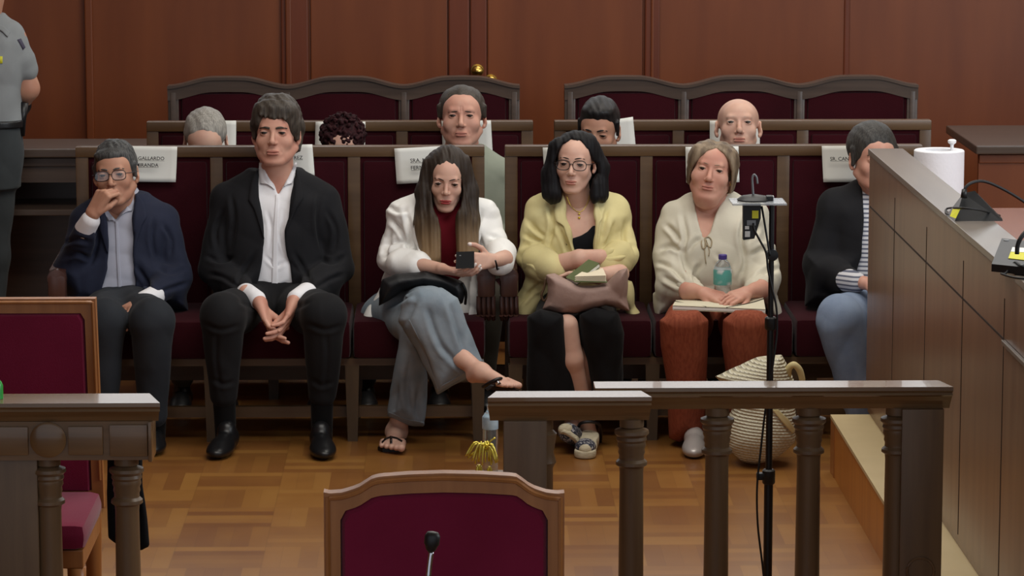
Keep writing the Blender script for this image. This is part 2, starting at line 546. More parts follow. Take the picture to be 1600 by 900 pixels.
def crease(o, lines, depth=.010, w=3.2, ridge=.55):
    """press folds into a garment along photo-plane lines (moves its front vertices)"""
    me = o.data; n = len(me.vertices); co = np.empty(n * 3, np.float32); me.vertices.foreach_get('co', co); p = co.reshape(-1, 3).astype(float)
    nr = np.empty(n * 3, np.float32); me.vertices.foreach_get('normal', nr); nr = nr.reshape(-1, 3)
    px, py = proj(p); tot = np.zeros(n)
    front = nr[:, 1] < .15
    for ln in lines:
        ln = [Vector((x, y, 0)) for x, y in ln]
        if len(ln) > 2: ln = catmull(ln, 4)
        L_ = [(v.x, v.y) for v in ln]; best = np.full(n, 1e9); tt = np.zeros(n); sg = np.ones(n); N_ = len(L_) - 1
        for i in range(N_):
            ax, ay = L_[i]; bx, by = L_[i + 1]; ex, ey = bx - ax, by - ay
            h = np.clip(((px - ax) * ex + (py - ay) * ey) / (ex * ex + ey * ey + 1e-9), 0, 1)
            d = np.hypot(px - ax - h * ex, py - ay - h * ey); m = d < best
            best = np.where(m, d, best); tt = np.where(m, (i + h) / N_, tt); sg = np.where(m, np.sign(ex * (py - ay) - ey * (px - ax)), sg)
        fade = np.clip(np.minimum(tt, 1 - tt) * 4 + .15, 0, 1)
        tot += fade * (-depth * np.exp(-(best / w) ** 2) + depth * ridge * np.exp(-((best - 2.1 * w) / (1.1 * w)) ** 2) * (.6 + .4 * sg))
    p += nr * (tot * front)[:, None]
    me.vertices.foreach_set('co', p.astype(np.float32).ravel()); me.update()

def bvh_of(objs):
    vs = []; fs = []; o0 = 0
    for o in objs:
        if o.type != 'MESH': continue
        me = o.data; n = len(me.vertices)
        co = np.empty(n * 3, np.float32); me.vertices.foreach_get('co', co)
        vs += [Vector(c) for c in co.reshape(-1, 3)]
        fs += [tuple(v + o0 for v in p.vertices) for p in me.polygons]
        o0 += n
    return BVHTree.FromPolygons(vs, fs)
def hit(bvh, px, py, fallback=12.0):
    d = ray(px, py).normalized()
    r = bvh.ray_cast(CAM_P, d)
    if r[0] is None: return P(px, py, fallback), Vector((0, -1, 0))
    return r[0], r[1]
def strip(name, A, Bv, bvh, m, parent=None, n=24, k=5, off=0.003, th=0.003, fallback=12.0, smooth_it=2):
    """cloth strip lying on a surface between two photo-plane edge lines A and B, given thickness"""
    def res(L, n):
        L = [Vector((x, y, 0)) for x, y in L]
        ds = [0]
        for i in range(1, len(L)): ds.append(ds[-1] + (L[i] - L[i - 1]).length)
        out = []
        for i in range(n):
            t = ds[-1] * i / (n - 1)
            j = max(1, min(len(L) - 1, next((q for q in range(1, len(ds)) if ds[q] >= t - 1e-9), len(ds) - 1)))
            u = (t - ds[j - 1]) / max(ds[j] - ds[j - 1], 1e-9)
            out.append(L[j - 1].lerp(L[j], u))
        return out
    a = res(A, n); b = res(Bv, n)
    G = np.zeros((n, k, 3))
    ys_ = []
    for i in range(n):
        for j in range(k):
            q = a[i].lerp(b[i], j / (k - 1)); r_ = bvh.ray_cast(CAM_P, ray(q.x, q.y).normalized())
            if r_[0] is not None: ys_.append(r_[0].y)
    if ys_: fallback = float(np.median(ys_))
    for i in range(n):
        for j in range(k):
            q = a[i].lerp(b[i], j / (k - 1))
            h_, nn = hit(bvh, q.x, q.y, fallback)
            if h_.y > fallback + .35: h_ = P(q.x, q.y, fallback)
            d = (CAM_P - h_).normalized()
            G[i, j] = h_ + d * off
    # smooth depth only
    for _ in range(smooth_it):
        Y = G[:, :, 1].copy(); Pd = np.pad(Y, 1, mode='edge')
        Ys = (Pd[:-2, 1:-1] + Pd[2:, 1:-1] + Pd[1:-1, :-2] + Pd[1:-1, 2:] + 2 * Y) / 6
        Ys = np.minimum(Ys, Y + 0.001)
        for i in range(n):
            for j in range(k):
                v = Vector(G[i, j]) - CAM_P
                G[i, j] = list(CAM_P + v * (Ys[i, j] / G[i, j][1]))
    V = []; Fc = []
    for i in range(n):
        for j in range(k): V.append(Vector(G[i, j]))
    nn = len(V)
    for i in range(n):
        for j in range(k):
            v = Vector(G[i, j]); V.append(v + (v - CAM_P).normalized() * th)
    g = lambda i, j: i * k + j
    for i in range(n - 1):
        for j in range(k - 1):
            Fc.append((g(i, j), g(i, j + 1), g(i + 1, j + 1), g(i + 1, j)))
            Fc.append((nn + g(i, j), nn + g(i + 1, j), nn + g(i + 1, j + 1), nn + g(i, j + 1)))
    for i in range(n - 1):
        Fc.append((g(i, 0), g(i + 1, 0), nn + g(i + 1, 0), nn + g(i, 0)))
        Fc.append((g(i, k - 1), nn + g(i, k - 1), nn + g(i + 1, k - 1), g(i + 1, k - 1)))
    for j in range(k - 1):
        Fc.append((g(0, j), nn + g(0, j), nn + g(0, j + 1), g(0, j + 1)))
        Fc.append((g(n - 1, j), g(n - 1, j + 1), nn + g(n - 1, j + 1), nn + g(n - 1, j)))
    return mesh_obj(name, V, Fc, m, parent)
# ================================================================== the room
Y_WALL = 15.3
def structure(b, name, m, label=None, smooth=False):
    o = b.obj(name, m, None, smooth)
    o['kind'] = 'structure'
    return o
structure(B().box(-5, 5, 2.0, Y_WALL + .1, -.1, 0), 'floor', M['parquet'])
structure(B().box(-5, 5, 2.0, Y_WALL + .1, 4.6, 4.7), 'ceiling', M['plaster'])
structure(B().box(-5.1, -5, 2.0, Y_WALL + .1, 0, 4.6), 'wall_left', M['wall'])
wr = B()                                     # right wall with a tall window opening
wr.box(5, 5.1, 2.0, 6.2, 0, 4.6).box(5, 5.1, 9.8, Y_WALL + .1, 0, 4.6).box(5, 5.1, 6.2, 9.8, 0, 1.2).box(5, 5.1, 6.2, 9.8, 4.0, 4.6)
structure(wr, 'wall_right', M['plaster'])
# back wall: veneer panels between slim raised strips, with a double door behind the benches
wx = lambda px: P(px, 60, Y_WALL).x
wb_ = B()
Z_WAINSCOT = 1.9
wb_.box(-5, 5, Y_WALL, Y_WALL + .1, 0, 4.6)
structure(wb_, 'wall_back', M['plaster'])
structure(B().box(-5, 5, Y_WALL - .012, Y_WALL - .0004, 0, Z_WAINSCOT).box(-5, 5, Y_WALL - .05, Y_WALL - .0004, Z_WAINSCOT, Z_WAINSCOT + .05), 'trim_20', M['wall'])
def wall_strip(n, x0, x1, dark=True, th=.02):
    b = B(); b.box(wx(x0), wx(x1), Y_WALL - th - .01, Y_WALL - .0005, 0.0, Z_WAINSCOT, .006)
    structure(b, 'trim_%d' % n, M['wall2' if dark else 'wall'])
for i, (a, b_, dk, th) in enumerate([(134, 146, False, .03), (440, 482, True, .02), (447, 456, False, .035), (1007, 1030, True, .03), (1016, 1021, False, .04),
                                 (1318, 1327, True, .012), (-90, -70, False, .03), (1640, 1660, True, .02)]):
    wall_strip(i + 1, a, b_, dk, th)
# unseen windows added above the wainscot, glowing so the rail tops reflect pale
M['sky_glass'] = new_mat('daylit_glass')[0]
_b = M['sky_glass'].node_tree.nodes['Principled BSDF']; _b.inputs['Emission Color'].default_value = (.93, .97, 1, 1); _b.inputs['Emission Strength'].default_value = 1.6; _b.inputs['Base Color'].default_value = (.6, .65, .7, 1)
for i, cx_ in enumerate((-3.1, -1.05, 1.0, 3.05)):
    w_ = structure(B().box(cx_ - .9, cx_ + .9, Y_WALL - .02, Y_WALL - .001, 2.05, 3.25), 'window_%d' % (i + 1), M['sky_glass'])
    B().box(cx_ - .97, cx_ + .97, Y_WALL - .05, Y_WALL - .001, 3.25, 3.32).box(cx_ - .97, cx_ + .97, Y_WALL - .05, Y_WALL - .001, 1.98, 2.05).box(cx_ - .97, cx_ - .9, Y_WALL - .05, Y_WALL - .001, 2.05, 3.25).box(cx_ + .9, cx_ + .97, Y_WALL - .05, Y_WALL - .001, 2.05, 3.25).box(cx_ - .02, cx_ + .02, Y_WALL - .04, Y_WALL - .021, 2.05, 3.25).obj('window_frame', M['wall2'], w_)
# the door (two leaves meeting behind a dark astragal) with its brass knobs
d1 = B()
d1.box(wx(486), wx(699), Y_WALL - .028, Y_WALL - .0005, 0, Z_WAINSCOT - .02, .004)
d1.box(wx(762), wx(1003), Y_WALL - .028, Y_WALL - .0005, 0, Z_WAINSCOT - .02, .004)
door = structure(d1, 'door_1', M['wall'])
as_ = B(); as_.box(wx(701), wx(733), Y_WALL - .04, Y_WALL - .0006, 0, Z_WAINSCOT - .02, .006).box(wx(735), wx(760), Y_WALL - .034, Y_WALL - .0006, 0, Z_WAINSCOT - .02, .005)
as_.obj('door_post', M['wall2'], door)
for px, py in ((746, 111), (767, 127)):
    c = P(px, py, Y_WALL - .07); kb = B()
    kb.lathe([(.012, 0), (.012, .03), (.016, .034), (.026, .05), (.024, .068), (.010, .076), (.001, .077)], (c.x, Y_WALL - .03, c.z), 20, M3=Matrix.Rotation(math.pi / 2, 3, 'X'))
    kb.lathe([(.03, 0), (.03, .005), (.001, .006)], (c.x, Y_WALL - .029, c.z), 20, M3=Matrix.Rotation(math.pi / 2, 3, 'X'))
    kb.obj('door_knob', M['brass'], door, 'auto')

# long wooden desks along the back, left and right of the benches
def back_desk(name, x0, x1, ytop0, ytop1, m, label, shelf):
    zt = P(800, 190, 14.4).z
    e = empty(name, ((x0 + x1) / 2, 14.0, 0), label, 'desk')
    yb, yf = ytop0, ytop1
    B().box(x0, x1, yf - .02, yb, zt - .035, zt, .006).obj('desk_top', M['old'], e)
    B().box(x0 + .02, x1 - .02, yf + .03, yf + .06, 0.79 if shelf else .62, zt - .036).obj('front_panel', m, e)
    B().box(x0 + .02, x1 - .02, yf + .018, yf + .0295, zt - .075, zt - .04, .003).obj('moulding', m, e)
    if shelf:
        B().box(x0 + .02, x1 - .02, yf - .02, yb - .03, .66, .685, .004).obj('shelf', m, e)
        B().box(x0 + .02, x1 - .02, yb - .029, yb - .001, 0, zt - .036).obj('back_panel', m, e)
        B().box(x0 + .02, x1 - .02, yf + .05, yb - .03, 0, .27, .004).obj('foot_step', M['chairw'], e)
        for xx in (x0 + .02, x0 + 1.0, x1 - .05): B().box(xx, xx + .03, yf + .061, yb - .03, .28, .655).obj('upright', m, e)
    else:
        B().box(x0 + .02, x1 - .02, yf + .03, yf + .06, 0, .62).obj('plinth', m, e)
back_desk('courtroom_desk', -3.6, P(236, 190, 13.5).x, 13.74, 13.36, M['old'], 'dark brown wooden desk with an open shelf along the wall at left, beside the guard', True)
back_desk('courtroom_desk', P(1462, 190, 14.5).x, 4.4, 14.2, 13.4, M['wall'], 'reddish wooden desk with a glossy top along the back wall, behind the paper roll', False)

# ================================================================== benches
def bench(xs, Yb, ztop, label, group, arms, style='plain', seat_mat='velvet', zend=None):
    """xs: world x of the ends and dividers; Yb: front face of the back rest"""
    x0, x1 = xs[0], xs[-1]
    e = empty('bench', ((x0 + x1) / 2, Yb, 0), label, 'bench', group)
    n = len(xs) - 1
    sw = .024
    fy0, fy1 = Yb - .012, Yb + .05
    # frame
    fr = B()
    if style == 'plain':
        fr.box(x0 - .0, x1 + .0, fy0, fy1, ztop - .04, ztop, .005)
        for i, x in enumerate(xs):
            a = x if i == 0 else (x - 2 * sw if i == n else x - sw)
            fr.box(a, a + 2 * sw, fy0 + .004, fy1 - .004, .30, ztop - .038, .004)
        fr.box(x0, x1, fy0 + .01, fy1 - .01, .15, .37)
        fr.obj('back_frame', M['bench'], e, 'auto')
    else:
        # crested top: each bay rises in a double curve
        for i in range(n):
            a, b = xs[i], xs[i + 1]; K = 28; up = []; lo_ = []
            for k in range(K + 1):
                u = k / K
                s_ = abs(u - .5) * 2
                hgt = .034 * (1 - (lambda t: t * t * (3 - 2 * t))(min(1, max(0, (s_ - .25) / .75)))) + .004 * (1 - s_)
                up.append((a + (b - a) * u, ztop - .034 + hgt))
                lo_.append((a + (b - a) * u, ztop - .034 + hgt - .052))
            t = B(); pts = [(x, fy0 - .006, z) for x, z in up] + [(x, fy0 - .006, z) for x, z in lo_[::-1]]
            t.prism(pts, (0, .07, 0))
            cap = [(x, fy0 - .016, z + .012) for x, z in up] + [(x, fy0 - .016, z) for x, z in up[::-1]]
            t.prism(cap, (0, .09, 0))
            t.obj('crest_rail', M['old'], e)
        for i, x in enumerate(xs):
            a = x if i == 0 else (x - 2 * sw if i == n else x - sw)
            B().box(a, a + 2 * sw, fy0 + .002, fy1 - .004, .30, ztop - .045, .006).obj('back_stile', M['old'], e, 'auto')
            B().box(a + .012, a + 2 * sw - .012, fy0 - .008, fy0 + .0015, .40, ztop - .05, .004).obj('stile_bead', M['old'], e, 'auto')
        fr.box(x0 + .01, x1 - .01, fy0 + .01, fy1 - .01, .15, .37).obj('lower_rail', M['old'], e, 'auto')
    fz = ztop - .038
    for i in range(n):
        a, b = xs[i] + sw + (sw if i == 0 else 0), xs[i + 1] - sw - (sw if i == n - 1 else 0)
        pn = B(); pn.box(a - .002, b + .002, Yb - .002, Yb + .03, .36, fz + (.0 if style == 'plain' else -.002))
        pn.box(a + .012, b - .012, Yb - .016, Yb + .004, .40, fz - .018, .012)
        pn.obj('back_panel', M['velvet'], e, 'auto')
        cu = B(); cu.box(xs[i] + .004, xs[i + 1] - .004, Yb - .48, Yb - .02, .312, .455, .022)
        cu.obj('seat_cushion', M['velvet'], e, 'auto')
    sr = B(); sr.box(x0 + .01, x1 - .01, Yb - .455, Yb - .01, .285, .311)
    sr.obj('seat_frame', M['bench'], e)
    for i, x in enumerate(xs):
        cx = min(max(x, x0 + .03), x1 - .03)
        for yy, zt_ in ((Yb - .43, .285), (Yb + .02, .15)):
            lg = B(); lg.prism([(cx - .026, yy - .026, zt_), (cx + .026, yy - .026, zt_), (cx + .018, yy - .02, 0), (cx - .018, yy - .02, 0)], (0, .045, 0))
            lg.obj('leg', M['benchv'], e)
    st = B(); st.box(x0 + .03, x1 - .03, Yb - .40, Yb - .37, .082, .122)
    st.obj('stretcher', M['bench'], e)
    for ax in arms:
        am = B()
        zt_ = .60
        # scrolled arm: a drum at the front, carved leaf below
        am.lathe([(.001, 0), (.034, .004), (.036, .03), (.030, .034), (.030, .05)], (ax, Yb - .40, zt_), 20, M3=Matrix.Rotation(-math.pi / 2, 3, 'X'))
        am.box(ax - .034, ax + .034, Yb - .40, Yb - .35, zt_ - .075, zt_ + .02, .016)
        am.prism([(ax - .03, Yb - .36, zt_ + .028), (ax - .03, Yb - .01, zt_ + .05), (ax - .03, Yb - .01, zt_ - .0), (ax - .03, Yb - .36, zt_ - .04)], (.06, 0, 0))
        am.obj('arm_rest', M['arm'], e, 'auto')
        ps = B()
        for k in range(4):
            xx = ax - .027 + k * .018
            ps.tube([(xx, Yb - .385, zt_ - .07), (xx * 1.0, Yb - .39, zt_ - .12), (xx + .002, Yb - .375, zt_ - .16), (xx - .002, Yb - .39, .46)], [.008, .009, .006, .009], 8, sub=4)
        ps.box(ax - .03, ax + .03, Yb - .375, Yb - .345, .44, zt_ - .07, .004)
        ps.obj('arm_post', M['arm'], e, 'auto')
    return e
Y1, Y2, Y3 = 12.40, 13.25, 14.30
z1 = P(440, 229, Y1 - .01).z; z2 = P(440, 190, Y2 - .01).z; z3 = P(440, 126, Y3 - .01).z
X = lambda px, py, Y: P(px, py, Y).x
G1, G2, G3 = 'benches of the front row', 'benches of the middle row', 'benches of the back row'
xs1 = [X(p, 235, Y1) for p in (118, 338, 553, 757)]
xs1r = [X(p, 235, Y1) for p in (789, 1010, 1224, 1441)]
bench(xs1, Y1, z1, 'front row bench at left, under two men in suits and the woman in white', G1, [xs1[0] - .035, xs1[-1] + .0])
bench(xs1r, Y1, z1, 'front row bench at right, under the woman in yellow and the woman in cream', G1, [xs1r[0] + .008, xs1r[-1] + .03])
bench([X(p, 195, Y2) for p in (229, 432, 628, 833)], Y2, z2, 'middle row bench at left with three dark red seats, behind the two men in suits', G2, [X(240, 195, Y2)])
bench([X(p, 195, Y2) for p in (866, 1060, 1254, 1455)], Y2, z2, 'middle row bench at right with three dark red seats, in front of the bald man', G2, [])
bench([X(p, 140, Y3) for p in (262, 449, 631, 812)], Y3, z3, 'empty back row bench at left with a wavy carved top rail', G3, [], 'crest')
bench([X(p, 140, Y3) for p in (882, 1068, 1249, 1434)], Y3, z3, 'empty back row bench at right with a wavy carved top rail', G3, [], 'crest')

# ================================================================== name sheets
def text_mesh(name, lines, size, m, parent, O, ux, uz, lh=1.35, underline=True, align='CENTER'):
    """flat letters laid in the plane (ux, uz) at O, as one mesh"""
    dg = bpy.context.evaluated_depsgraph_get()
    V = []; Fs = []
    for i, s in enumerate(lines):
        cu = bpy.data.curves.new('t', 'FONT'); cu.body = s; cu.size = size; cu.align_x = align; cu.resolution_u = 2; cu.offset = size * .012
        ob = bpy.data.objects.new('t', cu)
        me = bpy.data.meshes.new_from_object(ob)
        o0 = len(V); xs_ = [v.co.x for v in me.vertices] or [0, 1]
        for v in me.vertices: V.append(O + ux * v.co.x + uz * (v.co.y - i * size * lh))
        for p in me.polygons: Fs.append([k + o0 for k in p.vertices])
        if underline:
            o0 = len(V)
            for x, y in ((min(xs_), -.16), (max(xs_), -.16), (max(xs_), -.10), (min(xs_), -.10)):
                V.append(O + ux * x + uz * (y * size - i * size * lh))
            Fs.append([o0, o0 + 1, o0 + 2, o0 + 3])
        bpy.data.objects.remove(ob); bpy.data.meshes.remove(me); bpy.data.curves.remove(cu)
    return mesh_obj(name, V, Fs, m, parent, smooth=False)
def sheet(corners, Y, label, lines=None, tpx=None, size=.013, group=None, align='CENTER', curl=.004):
    """corners TL,TR,BR,BL in photo pixels, hung on the seat back at depth Y"""
    c = [P(x, y, Y) for x, y in corners]
    N_ = 8; V = []; Fc = []
    for side in (0, 1):
        for i in range(N_ + 1):
            for j in range(N_ + 1):
                u, v = i / N_, j / N_
                p = (c[0].lerp(c[1], u)).lerp(c[3].lerp(c[2], u), v)
                bul = curl * math.sin(math.pi * u) * (.4 + .6 * v) + .012 * v * v
                V.append(p + Vector((0, -bul + side * .0008, 0)))
    g = lambda s, i, j: s * (N_ + 1) ** 2 + i * (N_ + 1) + j
    for i in range(N_):
        for j in range(N_):
            Fc.append((g(0, i, j), g(0, i, j + 1), g(0, i + 1, j + 1), g(0, i + 1, j)))
            Fc.append((g(1, i, j), g(1, i + 1, j), g(1, i + 1, j + 1), g(1, i, j + 1)))
    for i in range(N_):
        Fc += [(g(0, i, 0), g(0, i + 1, 0), g(1, i + 1, 0), g(1, i, 0)), (g(0, i, N_), g(1, i, N_), g(1, i + 1, N_), g(0, i + 1, N_)),
               (g(0, 0, i), g(1, 0, i), g(1, 0, i + 1), g(0, 0, i + 1)), (g(0, N_, i), g(0, N_, i + 1), g(1, N_, i + 1), g(1, N_, i))]
    o = mesh_obj('name_sheet', V, Fc, M['paper'])
    tag(o, label, 'paper sheet', group)
    if lines:
        ux = (c[1] - c[0]).normalized(); uz = (c[0] - c[3]).normalized()
        O = P(tpx[0], tpx[1], Y - .026)
        text_mesh('lettering', lines, size, M['ink'], o, O, ux, uz, align=align)
    return o
GS1, GS2 = 'name sheets on the front row', 'name sheets on the middle row'
y1 = Y1 - .024; y2 = Y2 - .024
sheet([(196, 228), (277, 229), (275, 284), (194, 283)], y1, 'white name sheet on the front bench beside the man with glasses', ['SR. GALLARDO', 'MIRANDA'], (230, 250), .0190, GS1)
sheet([(409, 227), (488, 225.5), (492, 275), (411, 281)], y1, 'white name sheet behind the shoulder of the tall man in black', ['SR. MIGUEL ÁNGEL'[:0] + 'REZ'], (466, 249), .0190, GS1)
sheet([(616, 232), (698, 228), (702, 282), (620, 287)], y1, 'white name sheet on the front bench behind the woman in white', ['SRA. NUR', 'FERNÁN'], (641, 254), .0205, GS1, 'LEFT')
sheet([(848, 230.5), (925, 230), (925, 283), (851, 284)], y1, 'white name sheet behind the hair of the woman in yellow', None, None, .013, GS1)
sheet([(1071, 229.5), (1154, 228.5), (1155, 284), (1072, 285)], y1, 'white name sheet behind the head of the woman in cream', None, None, .013, GS1)
sheet([(1284, 228), (1364, 227.5), (1364, 283.5), (1286, 284)], y1, 'white name sheet on the front bench beside the man behind the desk', ['SR. CANDAL'], (1297, 251), .0195, GS1, 'LEFT')
sheet([(290, 188.5), (369, 188.5), (369, 243), (290, 243)], y2, 'white name sheet behind the grey haired man', None, None, .013, GS2)
sheet([(493, 190), (571, 190), (570, 243), (492, 243)], y2, 'white name sheet behind the person with dark curly hair', None, None, .013, GS2)
sheet([(690, 189.5), (767, 188), (770, 243), (692, 244)], y2, 'white name sheet behind the frowning man in the middle row', None, None, .013, GS2)
sheet([(914, 194), (989, 182.5), (994, 238), (918, 245)], y2, 'tilted white name sheet behind the man with short black hair', None, None, .013, GS2)
sheet([(1109, 188.5), (1187, 188.5), (1187, 243), (1109, 243)], y2, 'white name sheet behind the bald man', None, None, .013, GS2)

# ================================================================== railing with turned balusters
Z_RAIL = 0.85
def YZ(py, z, px=700):
    return PZ(px, py, z).y
def cornice(yf, yb, zt, h=.062, d=.022):
    """rail profile in (y,z), front toward the camera"""
    return [(yf, zt), (yb, zt), (yb, zt - .010), (yb - .008, zt - h), (yf + d, zt - h), (yf + d - .004, zt - h + .012), (yf + .012, zt - h + .022),
            (yf + .006, zt - h + .034), (yf + .001, zt - .022), (yf + .004, zt - .016), (yf - .001, zt - .010)]
def baluster(x, y, ztop, parent, r=.034, s=1.0):
    b = B()
    pr = [(0, ztop), (.92, ztop), (.92, ztop - .02), (.80, ztop - .024), (1.28, ztop - .030), (1.32, ztop - .038), (1.1, ztop - .046), (1.16, ztop - .054), (1.05, ztop - .060),
          (1.1, ztop - .07), (.98, ztop - .078), (1.02, ztop - .088), (.94, ztop - .095), (.96, ztop - .105), (1.18, ztop - .112), (1.2, ztop - .120), (.94, ztop - .126),
          (.90, ztop - .14), (.98, .25), (1.0, .12), (1.3, .11), (1.3, .09), (1.05, .08)]
    b.lathe([(max(q[0] * r, .001), q[1]) for q in pr[::-1]], (x, y, 0), 28)
    b.box(x - r * 1.35, x + r * 1.35, y - r * 1.35, y + r * 1.35, 0, .082, .004)
    b.obj('baluster', M['railv'], parent, 'auto')
def post(x0, x1, y0, y1, ztop, parent, rings=True):
    b = B(); b.box(x0, x1, y0, y1, 0, ztop, .004)
    b.box(x0 - .012, x1 + .012, y0 - .012, y1 + .012, 0, .12, .006)
    # round raised moulding low on the face
    cx = (x0 + x1) / 2; r = (x1 - x0) * .32
    if rings: b.tube([(cx + r * math.cos(a), y0 - .001, .36 + r * math.sin(a)) for a in np.linspace(0, 2 * math.pi, 33)], .004, 6)
    b.obj('post', M['railv'], parent, 'auto')
# near section with the corner post (right of the opening)
yb, yf = YZ(611.5, Z_RAIL), YZ(621.5, Z_RAIL)
yf_near, yb_near = yf, yb
e = empty('court_railing', (P(890, 640, yf).x, yf, 0), 'short wooden railing section beside the opening, with a square end post', 'railing', 'wooden court railings')
B().sweep_x(cornice(yf, yb, Z_RAIL, .064), P(762, 640, yf).x, P(1018.5, 640, yf).x, .25, .25).obj('hand_rail', M['rail'], e)
zb = Z_RAIL - .064
post(P(787, 700, yf).x, P(855, 700, yf).x, yf + .012, yb - .004, zb, e)
baluster(P(987, 690, yf + .04).x, (yf + yb) / 2, zb, e)
B().box(P(855, 700, yf).x, P(975, 700, yf).x, yf + .03, yb - .03, .10, .14).obj('bottom_rail', M['rail'], e)
# half baluster engaged on the post
pr = [(.9, zb), (.9, zb - .03), (1.25, zb - .04), (.95, zb - .09), (1.2, zb - .115), (.9, zb - .13), (.95, .2), (1.2, .1), (1.2, .02)]
hb = B(); hb.lathe([(q[0] * .028, q[1]) for q in pr[::-1]], (P(849, 690, yf + .05).x, yf + .055, 0), 24); hb.obj('engaged_baluster', M['railv'], e, 'auto')
# far section to the desk
yb, yf = YZ(597, Z_RAIL), YZ(607.5, Z_RAIL)
yf = max(yf, yb_near + .002)
e = empty('court_railing', (P(1200, 640, yf).x, yf, 0), 'longer wooden railing section at right with turned balusters, in front of the woven bag', 'railing', 'wooden court railings')
B().sweep_x(cornice(yf, yb, Z_RAIL, .060), P(930, 640, yf).x, P(1489, 640, yf).x, .0, .25).obj('hand_rail', M['rail'], e)
zb = Z_RAIL - .060
for px in (1120.5, 1264, 1402):
    baluster(P(px, 690, yf + .045).x, (yf + yb) / 2, zb, e)
post(P(1409, 700, yf).x, P(1475, 700, yf).x, yf + .004, yb - .004, zb, e)
B().box(P(1020, 700, yf).x, P(1400, 700, yf).x, yf + .03, yb - .03, .10, .14).obj('bottom_rail', M['rail'], e)
# left section with the deep frieze
yb, yf = YZ(615, Z_RAIL), YZ(628, Z_RAIL)
e = empty('court_railing', (P(120, 640, yf).x, yf, 0), 'wooden railing at left with a deep panelled frieze and pale top edge', 'railing', 'wooden court railings')
xr = P(250, 630, yf).x
B().sweep_x(cornice(yf, yb + .02, Z_RAIL, .050), -2.4, xr, 0, .28).obj('hand_rail', M['rail'], e)
fr = B(); zt = Z_RAIL - .0505; zf = P(150, 719, yf + .02).z
fr.box(-2.35, P(233, 690, yf).x, yf + .02, yb + .01, zf, zt)
for a, b_ in ((-60, 46), (104, 162)):
    pass
fr.box(P(-60, 690, yf).x, P(43, 690, yf).x, yf + .012, yf + .022, zf + .014, zt - .012, .004)
fr.box(P(105, 690, yf).x, P(160, 690, yf).x, yf + .012, yf + .022, zf + .014, zt - .012, .004)
fr.box(P(170, 690, yf).x, P(230, 690, yf).x, yf + .012, yf + .022, zf + .010, zt - .008, .004)
fr.box(P(233, 690, yf).x - .004, P(237, 690, yf).x, yf + .008, yb + .01, zf - .004, zt, .004)
cc = P(74, 689, yf); fr.lathe([(.046, 0), (.046, .012), (.040, .016), (.001, .016)], (cc.x, yf + .024, cc.z), 32, M3=Matrix.Rotation(math.pi / 2, 3, 'X'))
fr.obj('frieze', M['rail'], e, 'auto')
for px in (197, 75):
    baluster(P(px, 740, yf + .05).x, (yf + yb) / 2 + .005, zf + .001, e, .034)
post(P(-90, 740, yf).x, P(56, 740, yf).x, yf + .03, yb - .01, zf + .001, e, False)
Y_LRAIL = (yf, yb)

# ================================================================== platform and judge side desk at right
Z_DAIS = 0.205
pd = PZ(1299.5, 648, Z_DAIS); X_DAIS = pd.x; Y_DAIS = pd.y
e = empty('platform', (X_DAIS + 1, Y_DAIS, 0), 'low wooden platform with a pale top under the desk at right', 'platform')
B().box(X_DAIS, 4.6, 3.2, Y_DAIS, 0, Z_DAIS - .012).obj('platform_side', M['dais'], e)
B().box(X_DAIS - .004, 4.6, 3.2, Y_DAIS + .004, Z_DAIS - .012, Z_DAIS).obj('platform_top', M['daistop'], e)
B().box(X_DAIS - .003, X_DAIS + .02, Y_DAIS - .10, Y_DAIS + .003, 0, Z_DAIS - .0122).obj('corner_strip', M['chairw'], e)
# desk
c0 = PZ(1352.4, 641.8, Z_DAIS); X_DK = c0.x
c1 = P(1347.2, 232.2, PX(1347.2, 232.2, X_DK).y)
Y_DKE = c0.y; Z_DK = PX(1347.2, 232.2, X_DK - .004).z
Z_DK = P(1347.2, 232.2, Y_DKE).z
W_LEDGE = P(1411, 232, Y_DKE).x - X_DK
e = empty('judges_desk', (X_DK + .4, 8, Z_DAIS), 'large panelled wooden desk at right with a grey top ledge, running away from the camera', 'desk')
DK = e
f = B()
f.box(X_DK, X_DK + .03, 4.2, Y_DKE, Z_DAIS + .03, Z_DK - .02)
f.box(X_DK + .006, X_DK + .04, 4.2, Y_DKE - .006, Z_DAIS, Z_DAIS + .03)
f.box(X_DK + .03, X_DK + .9, Y_DKE - .03, Y_DKE, Z_DAIS, .90)
f.box(X_DK + .03, X_DK + W_LEDGE, Y_DKE - .03, Y_DKE, .90, Z_DK - .02)
f.obj('front_panel', M['desk'], e)
gz = PX(1367, 330, X_DK).z; gz = P(1367, 330, PX(1367, 330, X_DK).y).z
ys = [PX(px, 420, X_DK).y for px in (1396.5, 1447, 1505.5, 1571)]
gr = B()
for y in ys: gr.box(X_DK - .0012, X_DK, y - .003, y + .003, Z_DAIS + .04, Z_DK - .09)
gr.box(X_DK - .0012, X_DK, 4.2, Y_DKE - .03, gz - .003, gz + .003)
gr.obj('panel_joint', mat('joint_shadow_gap', (40, 26, 20), .7), e)
B().box(X_DK - .012, X_DK - .001, 4.2, PX(1571, 535, X_DK).y, PX(1571, 533, X_DK).z - .008, PX(1571, 533, X_DK).z + .004, .002).obj('trim_strip', M['desktop'], e)
B().box(X_DK - .006, X_DK + W_LEDGE, 4.2, Y_DKE + .004, Z_DK - .02, Z_DK, .002).obj('ledge_top', M['desktop'], e)
B().box(X_DK + W_LEDGE - .03, X_DK + W_LEDGE - .001, 4.2, Y_DKE - .03, .93, Z_DK - .02).obj('ledge_back', M['desk'], e)
B().box(X_DK + .031, X_DK + .95, 4.2, Y_DKE - .031, .90, .93).obj('writing_surface', M['desklow'], e)
Z_WS = .93
